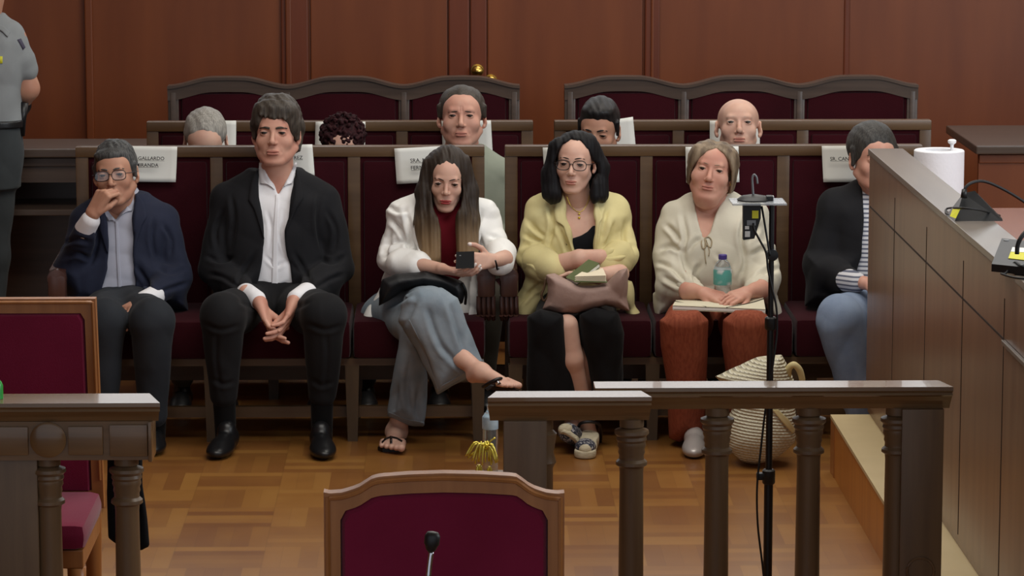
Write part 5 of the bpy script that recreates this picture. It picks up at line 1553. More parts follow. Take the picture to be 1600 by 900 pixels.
def foot(ankle, toe, s=1.0, up=(0, 0, 1), toes=True):
    """bare foot from ankle joint to toe tip (toe: middle of the toe line), sole plane normal up"""
    a = Vector(ankle); t = Vector(toe); d = (t - a); U = Vector(up).normalized(); sd = d.cross(U).normalized(); fw = U.cross(sd) * 1.0; fw = d.normalized()
    p = [cone(V3(a), V3(a.lerp(t, .72)), .033 * s, .020 * s, .02), cone(V3(a - fw * .03 * s - U * .03 * s), V3(a), .026 * s, .033 * s, .02)]
    for i in range(5):
        o = (i - 2) * .0165 * s
        b0 = a.lerp(t, .66) + sd * o * .9; L_ = (1.0, .99, .95, .90, .84)[i]
        b1 = a.lerp(t, L_) + sd * o
        p.append(cone(V3(b0), V3(b1), .014 * s, (.0125, .0095, .009, .0085, .008)[i] * s, .006 * s if i else .006 * s))
    return p
def woman_phone():
    s = Person(690, 600, 12.1, 'woman with long brown hair in a white blazer and jeans, holding a phone', SKIN_B)
    YT = 12.12
    T = [(660, 480, 12.20, .150, .115), (670, 430, 12.17, .140, .110), (686, 370, 12.13, .155, .105), (694, 335, 12.11, .165, .090), (697, 318, 12.11, .110, .070), (698, 304, 12.11, .055, .052)]
    s.head(697.5, 288, 12.06, .93, yaw=-2, pitch=9, roll=3, lip='lips_red', neck=(P(698, 340, 12.10), .044, .054), jaw=.92, w=.90, cheek=1.0, nose=.95, eye_open=.0044, gaze=(0, -10), chinz=-.002)
    s.limb([torso(T, grow=-.02)], .009)
    # hands on the phone
    h1, t1 = hand(P(690, 420, 11.87), P(722, 428, 11.82) - P(690, 420, 11.87), (.15, .3, 1), -1, [[12, 25, 15], [14, 30, 18], [16, 30, 20], [18, 30, 22]], .90, arm=P(640, 412, 11.96), ra=.026, thumb=((.8, .6, .3), (.85, .4, .3), (.9, .2, .2)))
    h2, t2 = hand(P(770, 407, 11.88), P(741, 409, 11.83) - P(770, 407, 11.88), (-.25, .9, -.2), -1, [[28, 42, 22], [30, 45, 24], [32, 46, 26], [34, 48, 28]], .90, arm=P(788, 404, 11.93), ra=.026, thumb=((.6, .8, .0), (.85, .5, .2), (.95, .2, .2)), spread=5)
    nails = [(V3(q), .0068) for q in t1 + t2]
    def nfn(tips):
        def f(c):
            m = np.zeros(len(c), int)
            for q in tips:
                dd = c - V3(q); m |= ((np.linalg.norm(dd, axis=1) < .0098) & (dd[:, 1] < -.001)).astype(int)
            return m * 2
        return f
    s.limb(h1, .0024, nfn(t1)); s.limb(h2, .0024, nfn(t2))
    # lower legs and feet
    s.limb(chain([pt(634, 600, 11.90), pt(622, 668, 11.96)], [.045, .034], .02) + foot(P(619, 676, 11.96), PZ(611, 700, .026), 1.12), .003)
    an = P(752, 582, 11.50); to = P(802, 604, 11.40)
    s.limb([cone(pt(722, 560, 11.58), V3(an), .035, .026, .02)] + foot(an, to, .92, up=(.35, -.3, .9)), .003)
    s.bones(T, [(P(634, 336, 12.12), P(617, 402, 12.08), P(645, 412, 11.96)), (P(757, 338, 12.12), P(777, 402, 12.05), P(775, 407, 11.92))], [(P(640, 485, 12.18), P(680, 490, 11.73), P(728, 565, 11.60)), (P(615, 492, 12.16), P(652, 512, 11.86), P(632, 610, 11.91))])
    s.finish(); s.brows(HL, y=.019, th=.0022, arch=.003, tilt=.08)
    # hair with centre parting, falling straight to the waist
    z = lambda py: P(700, py, 12.05).z
    OMB = ombre('hair_ombre', (38, 31, 28), (60, 50, 42), (116, 94, 68), (148, 122, 90), z(315), z(398))
    local = [ell((0, .026, .034), (.084, .102, .094), 0)]
    cutf = [ell((0, -.150, -.066), (.064, .105, .098), .008, 's')]
    w = xform(local, V3(s.loc), V3x3(s.R), s.sc)
    for pts, rs in ((((672, 258, 12.06), (664, 300, 12.05), (664, 350, 12.02), (672, 404, 11.99)), (.030, .034, .040, .036)),
                    (((680, 285, 12.02), (678, 340, 12.00), (684, 400, 11.98)), (.012, .030, .032)),
                    (((722, 256, 12.06), (734, 300, 12.06), (736, 345, 12.03), (736, 396, 12.00)), (.034, .032, .032, .026)),
                    (((716, 285, 12.02), (722, 335, 12.01), (726, 398, 11.99)), (.012, .030, .030)),
                    (((690, 262, 12.16), (690, 320, 12.16)), (.07, .07)), (((712, 262, 12.16), (714, 320, 12.16)), (.06, .06))):
        w += chain([pt(*p) for p in pts], rs, .02)
    w.append(cutpoly([(690, 270), (701, 264), (712, 270), (720, 281), (723, 300), (720, 322), (712, 338), (708, 360), (711, 430), (689, 430), (688, 360), (684, 340), (676, 322), (673, 298), (677, 281)], 12.0, ymax=12.045, k=.008))
    w.append(cone(pt(700, 232, 12.02), pt(700.5, 266, 11.965), .004, .0035, .010, 's'))
    def hd(p):
        x, y, zz_ = p[:, 0], p[:, 1], p[:, 2]
        return .0022 * (np.sin(x * 190 + 1.5 * np.sin(zz_ * 9)) * .6 + np.sin(x * 420 + y * 90 + 2 * np.sin(zz_ * 6)) * .4)
    o = sdf_obj('hair', w, .003, OMB, s.e, disp=hd)
    # red top
    top = [torso(T, grow=-.008), cone(pt(698, 336, 12.10), pt(698, 314, 12.09), .052, .047, .02)]
    to_ = s.cloth('top', top, M['red_top'], .006)
    jk = [torso(T, grow=.014),
          cone(pt(672, 318, 12.12), pt(634, 332, 12.12), .046, .054, .04), cone(pt(632, 336, 12.12), pt(617, 402, 12.08), .056, .058, .012), cone(pt(615, 404, 12.07), pt(646, 414, 11.97), .058, .048, .014),
          cone(pt(722, 320, 12.12), pt(757, 336, 12.12), .046, .052, .04), cone(pt(759, 340, 12.12), pt(776, 400, 12.06), .052, .054, .012), cone(pt(777, 402, 12.05), pt(781, 408, 11.96), .055, .046, .02),
          slab([(600, 440), (640, 440), (630, 478), (588, 518), (572, 520), (562, 512), (575, 480)], 12.02, 12.12, .03, .03, tilt=.3),
          slab([(700, 420), (762, 430), (760, 480), (755, 516), (738, 521), (716, 500)], 12.06, 12.16, .03, .03),
          cutpoly([(660, 300), (735, 300), (730, 345), (728, 380), (735, 430), (735, 520), (655, 520), (662, 440), (664, 380), (664, 340)], 12.0, ymax=12.10)]
    jo = s.cloth('blazer', jk, M['blazer_white'], .0055, folds(.0075, (28, 14, 26), 4))
    crease(jo, [[(634, 325), (641, 365), (636, 398)], [(600, 384), (622, 377), (641, 384)], [(596, 404), (620, 396), (646, 404)], [(610, 342), (628, 362), (634, 380)], [(606, 322), (622, 330), (636, 326)], [(752, 330), (747, 362), (756, 392)], [(764, 368), (778, 372), (788, 380)], [(760, 388), (776, 390), (794, 398)], [(655, 420), (648, 400), (652, 380)], [(612, 360), (604, 385), (600, 410)]], .012)
    for a, b_, r0, r1 in (((628, 412, 12.00), (652, 416, 11.955), .060, .054), ((783, 396, 12.00), (781, 410, 11.945), .058, .050)):
        s.cloth('rolled_cuff', [cone(pt(*a), pt(*b_), r0 * .98, r1, 0)], M['blazer_white'], .004, folds(.003, (40, 20, 30), 2))
    bo = bvh_of([jo])
    strip('lapel', [(662, 325), (648, 345), (644, 370), (652, 388), (662, 440)], [(666, 325), (666, 350), (666, 380), (666, 405), (664, 442)], bo, M['blazer_white'], jo, off=.010, th=.007)
    strip('lapel', [(738, 325), (750, 345), (752, 372), (745, 385), (738, 430)], [(734, 325), (732, 350), (732, 375), (734, 400), (736, 432)], bo, M['blazer_white'], jo, off=.010, th=.007)
    # jeans
    tr = [cone(pt(640, 485, 12.18), pt(672, 482, 11.74), .100, .076, .03), cone(pt(610, 492, 12.16), pt(650, 505, 11.86), .092, .075, .03),
          cone(pt(672, 486, 11.73), pt(690, 520, 11.68), .078, .070, .03),
          slab([(632, 462), (655, 449), (690, 450), (714, 466), (726, 500), (742, 540), (757, 569), (735, 587), (706, 604), (683, 617), (668, 580), (648, 540), (624, 502)], 11.56, 11.72, .07, .03),
          slab([(630, 500), (664, 515), (668, 570), (663, 667), (640, 665), (622, 658), (606, 650), (612, 600), (622, 545)], 11.80, 11.95, .06, .015, tilt=-.3)]
    tr += [cone(pt(588, 492, 12.12), pt(620, 484, 12.0), .055, .075, .04)]
    jn = s.cloth('jeans', tr, M['denim'], .0055, folds(.004, (26, 10, 16), 8))
    crease(jn, [[(642, 520), (662, 556), (678, 600)], [(700, 466), (714, 510), (728, 556)], [(652, 466), (640, 490), (632, 510)], [(690, 540), (712, 566), (730, 580)], [(640, 560), (636, 610), (644, 650)], [(655, 600), (652, 640), (656, 662)], [(622, 600), (616, 630), (614, 648)], [(668, 480), (680, 520), (700, 560)], [(600, 480), (622, 470), (645, 458)]], .009, 4)
    bo = bvh_of([jn])
    strip('hem', [(757, 566), (735, 583), (706, 600), (683, 613)], [(755, 561), (732, 578), (703, 595), (681, 607)], bo, M['denim_seam'], jn, off=.003, th=.004)
    strip('hem', [(606, 648), (622, 655), (640, 662), (663, 665)], [(607, 643), (623, 650), (641, 656), (663, 659)], bo, M['denim_seam'], jn, off=.003, th=.004)
    strip('side_seam', [(638, 500), (660, 545), (676, 590), (684, 612)], [(640, 499), (662, 544), (678, 589), (686, 611)], bo, M['denim_seam'], jn, off=.003)
    # sandals
    M['sandal'] = mat('black_sandal', (20, 16, 18), .35)
    a = PZ(611, 703, 0)
    sl = [slab([(0, 0)] * 3, 0, 1)] if False else []
    b = B(); b.prism([(a.x - .048, a.y - .01, .0), (a.x - .03, a.y - .035, 0), (a.x + .03, a.y - .035, 0), (a.x + .048, a.y - .01, .0), (a.x + .055, a.y + .21, 0), (a.x - .015, a.y + .21, 0)], (0, 0, .013)); sd = b.obj('sandal', M['sandal'], s.e)
    bb = bvh_of([s.body])
    strip('sandal_strap', [(596, 690), (602, 684), (611, 681), (620, 683), (629, 688)], [(597, 693), (603, 687), (611, 684), (620, 686), (628, 691)], bb, M['sandal'], s.e, off=.004, th=.003, fallback=11.9)
    strip('sandal_buckle', [(609, 681), (609, 693)], [(613, 681), (613, 693)], bb, M['chrome'], s.e, off=.007, th=.003, fallback=11.85, k=3)
    strip('sandal_strap', [(757, 607), (768, 600), (779, 594)], [(762, 611), (771, 604), (783, 599)], bb, M['sandal'], s.e, off=.004, th=.004, fallback=11.45)
    strip('sandal_buckle', [(772, 599), (778, 595)], [(775, 602), (781, 598)], bb, M['chrome'], s.e, off=.008, th=.003, fallback=11.45, n=4, k=3)
    B().prism([an + Vector((.02, .0, -.04)), an + Vector((.03, -.06, -.05)), to + Vector((.02, -.01, -.022)), to + Vector((.0, .03, -.02))], (0, 0, .012)).obj('sandal', M['sandal'], s.e)
    B().tube([P(755, 604, 11.46), P(762, 600, 11.42), P(771, 595, 11.405), P(780, 592, 11.41), P(786, 592, 11.44)], .0065, 8, sub=4).obj('ankle_strap', M['sandal'], s.e, True)
    B().tube([P(774, 407, 11.84), P(776, 414, 11.85), P(777, 421, 11.88), P(781, 418, 11.92)], .0035, 6, sub=3).obj('wristband', M['black'], s.e, True)
    # phone
    b = B(); c0, c1, c2, c3 = P(713, 394, 11.80), P(741, 393, 11.80), P(741, 419, 11.77), P(712, 420, 11.77)
    b.prism([c0, c1, c2, c3], (0, .009, 0)); ph = b.obj('mobile_phone', mat('phone_black', (12, 12, 14), .6, .2))
    tag(ph, 'black mobile phone held in both hands by the woman in white', 'phone')
    b = B(); q = P(719, 400, 11.794); b.lathe([(.004, -.001), (.004, .001), (.001, .0012)], tuple(q), 12, M3=Matrix.Rotation(math.pi / 2, 3, 'X')); b.obj('camera_lens', M['grey'], ph)
    # black handbag across her lap
    M['bag_black'] = mat('black_bag_leather', (20, 21, 24), .5, .4, bump=.1, bscale=80)
    hb = [slab([(598, 437), (620, 428), (665, 424), (700, 432), (722, 440), (727, 455), (724, 474), (716, 478), (706, 462), (688, 452), (660, 447), (630, 455), (606, 470), (592, 478), (592, 455)], 11.84, 11.95, .045, .01)]
    ho = sdf_obj('handbag', hb, .005, M['bag_black'], disp=folds(.003, (20, 20, 30), 3)); tag(ho, 'black handbag lying across the lap of the woman in white', 'handbag')
    B().tube([P(722, 442, 11.86), P(728, 456, 11.86), P(727, 475, 11.9)], .005, 6, sub=4).obj('strap', M['bag_black'], ho, True)
woman_phone()
# ================================================================== the woman in yellow
M['blazer_yellow'] = cloth('yellow_blazer_cloth', (214, 202, 150), (204, 191, 138), .85, crease=.8)
M['black_top'] = cloth('black_top_cloth', (20, 20, 26), (16, 16, 20))
M['leg_black'] = cloth('black_wide_trouser_cloth', (22, 22, 24), (17, 17, 19))
HK = mat('hair_black_long', (15, 14, 16), .55, .18, rgb2=(26, 24, 26), scale=3, stretch=(80, 60, 3), bump=.3, bscale=5, bdist=.004)
M['mauve'] = mat('mauve_leather', (164, 138, 128), .55, .3, rgb2=(148, 122, 112), scale=5, bump=.15, bscale=60)
M['gold'] = M['gold']
def woman_yellow():
    s = Person(905, 600, 12.1, 'woman with black glasses and shoulder length black hair in a yellow blazer, arms folded', SKIN_B)
    T = [(900, 480, 12.20, .150, .12), (900, 430, 12.20, .145, .115), (902, 370, 12.19, .160, .115), (903, 335, 12.20, .170, .095), (903, 312, 12.21, .110, .070), (903, 298, 12.21, .055, .052)]
    s.head(893.5, 257, 12.14, .94, yaw=-10, pitch=0, roll=2, neck=(P(903, 325, 12.20), .047, .060), jaw=1.0, w=.98, nose=1.0, mw=.95, eye_open=.0045, cheek=1.05)
    s.limb([torso(T, grow=-.014), ], .006)
    # folded bare forearms
    s.limb([cone(pt(864, 415, 12.0), pt(905, 404, 11.96), .036, .033, .01), cone(pt(905, 404, 11.96), pt(938, 402, 12.01), .033, .030, .01)], .004)
    hp, _ = hand(P(938, 403, 12.02), (.8, .7, -.1), (.2, -.2, -1), 1, [20, 30, 20], .88); s.limb(hp, .003)
    s.limb([cone(pt(968, 428, 11.97), pt(925, 432, 11.90), .036, .026, .01)], .004)
    hp, _ = hand(P(918, 432, 11.89), (-1, .05, .08), (.1, -.4, -1), -1, [25, 30, 20], .88, arm=P(935, 431, 11.91)); s.limb(hp, .003)
    # shins seen through the slit, crossed ankles
    s.limb(chain([pt(886, 508, 11.70), pt(893, 560, 11.72), pt(908, 625, 11.80), pt(920, 672, 11.86)], [.040, .040, .034, .027], .02), .0035)
    s.limb(chain([pt(920, 515, 11.76), pt(916, 560, 11.80), pt(908, 610, 11.84), pt(897, 660, 11.86)], [.036, .038, .034, .027], .02), .0035)
    s.limb(foot(P(921, 676, 11.87), P(917, 700, 11.80), .70) + foot(P(896, 664, 11.86), P(886, 676, 11.74), .9, up=(0, -.2, 1)), .003)
    s.bones(T, [(P(846, 328, 12.22), P(834, 402, 12.13), P(862, 416, 12.0)), (P(958, 328, 12.22), P(970, 400, 12.13), P(962, 428, 11.97))], [(P(878, 485, 12.16), P(868, 514, 11.76), P(886, 520, 11.72)), (P(922, 485, 12.16), P(926, 514, 11.78), P(920, 525, 11.77))])
    s.finish(); s.brows(HK, y=.0225, th=.0022, arch=.003)
    s.glasses(M['frame_dark'], .0265, .0195, .0017, n=2.6)
    w = xform([ell((0, .026, .033), (.086, .104, .090), 0)], V3(s.loc), V3x3(s.R), s.sc)
    for pts, rs in ((((873, 232, 12.12), (864, 272, 12.12), (862, 300, 12.10)), (.040, .038, .036)), (((866, 290, 12.14), (866, 305, 12.12)), (.045, .034)),
                    (((918, 226, 12.14), (934, 262, 12.16), (936, 303, 12.14)), (.040, .040, .038)), (((926, 290, 12.12), (928, 306, 12.11)), (.034, .028)),
                    (((898, 240, 12.24), (900, 300, 12.27)), (.085, .075))):
        w += chain([pt(*p) for p in pts], rs, .025)
    w.append(cutpoly([(881, 225), (895, 219), (908, 222), (918, 236), (924, 250), (933, 256), (934, 270), (926, 279), (921, 300), (923, 330), (880, 330), (879, 300), (872, 276), (867, 255), (872, 236)], 12.1, ymax=12.155, k=.015))
    w.append(plane_cut(P(900, 319, 12.1), (0, 0, -1), .01)) if False else w.append(Prim(lambda p, zc_=P(900, 318, 12.12).z: zc_ + .00 - p[:, 2] + .01 * np.sin(p[:, 0] * 90), (-99,) * 3, (99,) * 3, .008, 'i'))
    def hd(p):
        x, y, zz_ = p[:, 0], p[:, 1], p[:, 2]
        return .0018 * (np.sin(x * 190 + 1.5 * np.sin(zz_ * 12)) * .6 + np.sin(x * 400 + y * 90 + 2 * np.sin(zz_ * 8)) * .4)
    sdf_obj('hair', w, .003, HK, s.e, disp=hd)
    top = [torso(T, grow=-.004), cutpoly([(860, 280), (940, 280), (936, 352), (926, 353), (918, 362), (908, 368), (896, 372), (880, 372)], 12.1, ymax=12.25)]
    tt = s.cloth('top', top, M['black_top'], .005)
    jk = [torso(T, grow=.014),
          cone(pt(880, 310, 12.22), pt(846, 322, 12.22), .040, .046, .04), cone(pt(843, 328, 12.22), pt(834, 400, 12.14), .053, .055, .012), cone(pt(834, 402, 12.13), pt(850, 418, 12.03), .058, .052, .02),
          cone(pt(925, 310, 12.22), pt(958, 322, 12.22), .040, .044, .04), cone(pt(962, 328, 12.22), pt(970, 398, 12.14), .051, .055, .012), cone(pt(970, 400, 12.13), pt(955, 411, 12.03), .060, .048, .02),
          slab([(832, 420), (866, 430), (862, 465), (838, 494), (824, 514), (812, 508), (803, 492), (803, 475)], 12.06, 12.18, .04, .03),
          slab([(960, 430), (986, 440), (993, 470), (1002, 506), (977, 513), (982, 502), (975, 482)], 12.04, 12.14, .03, .02),
          cutpoly([(872, 280), (925, 280), (929, 320), (932, 350), (930, 380), (928, 400), (928, 440), (897, 440), (897, 395), (892, 360), (884, 330), (876, 300)], 12.1, ymax=12.20)]
    jo = s.cloth('blazer', jk, M['blazer_yellow'], .0055, folds(.0075, (28, 14, 24), 9))
    crease(jo, [[(858, 322), (864, 350), (857, 388)], [(815, 386), (834, 380), (852, 392)], [(814, 402), (836, 410), (850, 424)], [(826, 346), (842, 362), (852, 370)], [(818, 365), (832, 372), (848, 378)], [(950, 322), (944, 348), (939, 384)], [(962, 345), (955, 368), (944, 388)], [(988, 384), (968, 394), (946, 400)], [(990, 402), (972, 410), (958, 412)], [(978, 345), (974, 370), (980, 390)], [(808, 478), (828, 456), (850, 442)], [(870, 350), (884, 380), (890, 400)]], .012)
    for a, b_, r0, r1 in (((842, 408, 12.07), (862, 419, 11.99), .062, .056), ((966, 402, 12.08), (949, 412, 12.03), .062, .054)):
        s.cloth('turned_sleeve', [cone(pt(*a), pt(*b_), r0, r1, 0)], M['blazer_yellow'], .0045, folds(.004, (40, 20, 30), 4))
    bo = bvh_of([jo])
    strip('lapel', [(874, 300), (866, 325), (868, 345), (880, 352), (896, 398)], [(878, 300), (886, 330), (893, 360), (897, 380), (898, 400)], bo, M['blazer_yellow'], jo, off=.010, th=.007)
    strip('lapel', [(924, 298), (934, 318), (942, 340), (936, 348), (929, 396)], [(921, 300), (927, 320), (931, 345), (930, 375), (928, 398)], bo, M['blazer_yellow'], jo, off=.010, th=.007)
    bb = bvh_of([s.body])
    ch = [hit(bb, x, y)[0] + Vector((0, -.003, .0)) for x, y in ((885, 305), (890, 318), (897, 327), (905, 331), (912, 327), (918, 316), (921, 305))]
    nk = B(); nk.tube(ch, .0011, 6, sub=4)
    for py in (334, 340):
        q = hit(bb, 905, py)[0] + Vector((0, -.004, 0)); t = bmesh.new(); bmesh.ops.create_icosphere(t, subdivisions=2, radius=.0045)
        for v in t.verts: v.co += q
        nk.merge(t)
    nk.obj('necklace', M['gold'], s.e, True)
    # wide black trousers, open at the front of the shins
    tr = [cone(pt(875, 480, 12.16), pt(864, 514, 11.76), .085, .074, .03), cone(pt(925, 480, 12.16), pt(930, 513, 11.78), .085, .076, .03), cone(pt(900, 472, 12.2), pt(900, 480, 12.2), .13, .13, .03),
          slab([(825, 495), (845, 484), (880, 492), (884, 520), (890, 560), (899, 612), (902, 650), (830, 655), (824, 600), (824, 540)], 11.66, 11.80, .06, .02, tilt=-.3),
          slab([(905, 492), (930, 482), (965, 488), (975, 520), (974, 560), (970, 640), (945, 652), (928, 610), (919, 570), (908, 530)], 11.68, 11.82, .06, .02, tilt=-.3)]
    s.cloth('trousers', tr, M['leg_black'], .006, folds(.0045, (26, 10, 12), 5))
    # wedge espadrilles
    M['espadrille'] = mat('patterned_canvas', (40, 44, 60), .8, rgb2=(170, 168, 170), scale=120, lo=.5, hi=.62, detail=2)
    M['rope'] = mat('cream_rope_sole', (206, 196, 170), .85, rgb2=(188, 178, 150), scale=40, stretch=(1, 1, 6), bump=.4, bscale=80)
    toe = PZ(915, 718, 0); hel = Vector((toe.x + .02, toe.y + .21, 0))
    d = (hel - toe); 
    p = [cone((toe.x, toe.y + .035, .018), (toe.x + .006, toe.y + .10, .024), .040, .036, .01), cone((toe.x + .006, toe.y + .10, .026), (hel.x, hel.y - .02, .05), .034, .034, .02), ell((hel.x, hel.y - .03, .03), (.034, .04, .045), .02),
         Prim(lambda q: (.002 - q[:, 2]), (-99,) * 3, (99,) * 3, .002, 'i'), Prim(lambda q, a=toe.y: q[:, 2] - (.030 + .20 * np.clip(q[:, 1] - a - .05, 0, 1)), (-99,) * 3, (99,) * 3, .002, 'i')]
    s.cloth('wedge_sole', p, M['rope'], .003)
    p = [ell((toe.x + .002, toe.y + .060, .036), (.038, .058, .028), 0), Prim(lambda q: (.026 - q[:, 2]), (-99,) * 3, (99,) * 3, .002, 'i'), cone((toe.x + .012, toe.y + .12, .09), (toe.x + .012, toe.y + .16, .04), .034, .034, .005, 's')]
    s.cloth('shoe_upper', p, M['espadrille'], .0025, mfn=None)
    p = [ell((toe.x + .0, toe.y + .022, .034), (.024, .026, .020), 0)]
    s.cloth('toe_cap', p, M['rope'], .0025)
    B().tube([P(903, 668, 11.82), P(908, 661, 11.79), P(922, 659, 11.785), P(935, 662, 11.80), P(939, 672, 11.84), P(938, 690, 11.90)], .006, 8, sub=4).obj('ankle_strap', M['frame_dark'], s.e, True)
    # the other shoe, tipped on its outer edge
    c0, c1 = P(884, 668, 11.70), P(902, 694, 11.70)
    hl = P(901, 672, 11.88)
    tp = P(886, 672, 11.71)
    p = [cone(V3(P(888, 676, 11.70)), V3(P(900, 683, 11.86)), .036, .034, .01)]
    p2 = [q for q in p]
    s.cloth('shoe_upper', p2 + [cone(V3(P(897, 655, 11.86)), V3(P(900, 668, 11.86)), .03, .03, .01, 's')], M['espadrille'], .003)
    s.cloth('toe_cap', [ell(V3(P(884, 671, 11.685)), (.028, .022, .022), 0)], M['rope'], .0025)
    p = [slab([(874, 676), (880, 669), (892, 672), (904, 683), (910, 696), (905, 700), (897, 690), (888, 684)], 11.655, 11.72, .012, .01)]
    s.cloth('wedge_sole', p, M['rope'], .003)
    # mauve bag, green book and notebook lying on it
    bg = [slab([(855, 431), (866, 429), (885, 438), (905, 446), (925, 446), (950, 441), (968, 424), (980, 419), (979, 440), (978, 465), (985, 487), (965, 482), (945, 478), (920, 483), (900, 489), (880, 490), (864, 487), (848, 483), (856, 462), (858, 446)], 11.68, 11.80, .028, .005)]
    bo_ = sdf_obj('handbag', bg, .0045, M['mauve'], disp=folds(.005, (22, 10, 18), 1))
    tag(bo_, 'mauve leather handbag on the lap of the woman in yellow', 'handbag')
    B().tube([P(853, 434, 11.74), P(850, 450, 11.74), P(846, 462, 11.74), P(850, 470, 11.74), P(856, 462, 11.73), P(858, 445, 11.74)], .0045, 6, sub=4).obj('bag_handle', mat('bag_handle_leather', (92, 70, 50), .5), bo_, True)
    B().tube([P(975, 420, 11.86), P(977, 428, 11.86), P(980, 434, 11.87)], .0035, 6, sub=3).obj('bag_ring', M['chrome'], bo_, True)
    def book(name, pts, Y0, th, m, label, cat, pages=None):
        e = empty(name, tuple(P(pts[0][0], pts[0][1], Y0)), label, cat)
        q = [P(x, y, Y) for x, y, Y in pts]
        n = (q[1] - q[0]).cross(q[2] - q[0]).normalized()
        if n.y > 0: n = -n
        b = B(); b.prism(q, n * .0025); b.obj('cover', m, e)
        b = B(); cx_ = sum(q, Vector()) / len(q); q2 = [cx_ + (p - cx_) * .96 - n * .0002 for p in q]; b.prism(q2, -n * th); b.obj('pages', M['paper'], e)
        b = B(); b.prism([p - n * (th + .0004) for p in q], -n * .002); b.obj('back_cover', m, e)
        return e
    M['green_cover'] = mat('green_cover', (98, 108, 66), .6, rgb2=(84, 94, 54), scale=6)
    M['cream_page'] = mat('cream_page', (224, 212, 186), .8)
    book('green_book', [(884, 434, 11.74), (920, 406, 11.80), (937, 412, 11.76), (900, 441, 11.70)], 11.8, .012, M['green_cover'], 'green covered book lying on the mauve handbag', 'book')
    B_ = empty('notebook', tuple(P(920, 436, 11.78)), 'open cream notebook lying on the mauve handbag beside the green book', 'notebook')
    b = B()
    for k in range(5):
        z_ = k * .0035; o = (k % 2) * 1.5
        b.prism([P(898 + o, 436, 11.69) + Vector((0, 0, z_ - .006)), P(915, 425, 11.77) + Vector((0, 0, z_ - .006)), P(942 - o, 423, 11.77) + Vector((0, 0, z_ - .006)), P(947, 437 - k * .6, 11.69) + Vector((0, 0, z_ - .006))], (0, 0, .0018))
    b.obj('pages', M['cream_page'], B_)
    b = B(); b.prism([P(897, 437, 11.685) + Vector((0, 0, -.009)), P(915, 426, 11.775) + Vector((0, 0, -.009)), P(944, 424, 11.775) + Vector((0, 0, -.009)), P(949, 438, 11.685) + Vector((0, 0, -.009))], (0, 0, .002)); b.obj('cover', M['green_cover'], B_)
woman_yellow()

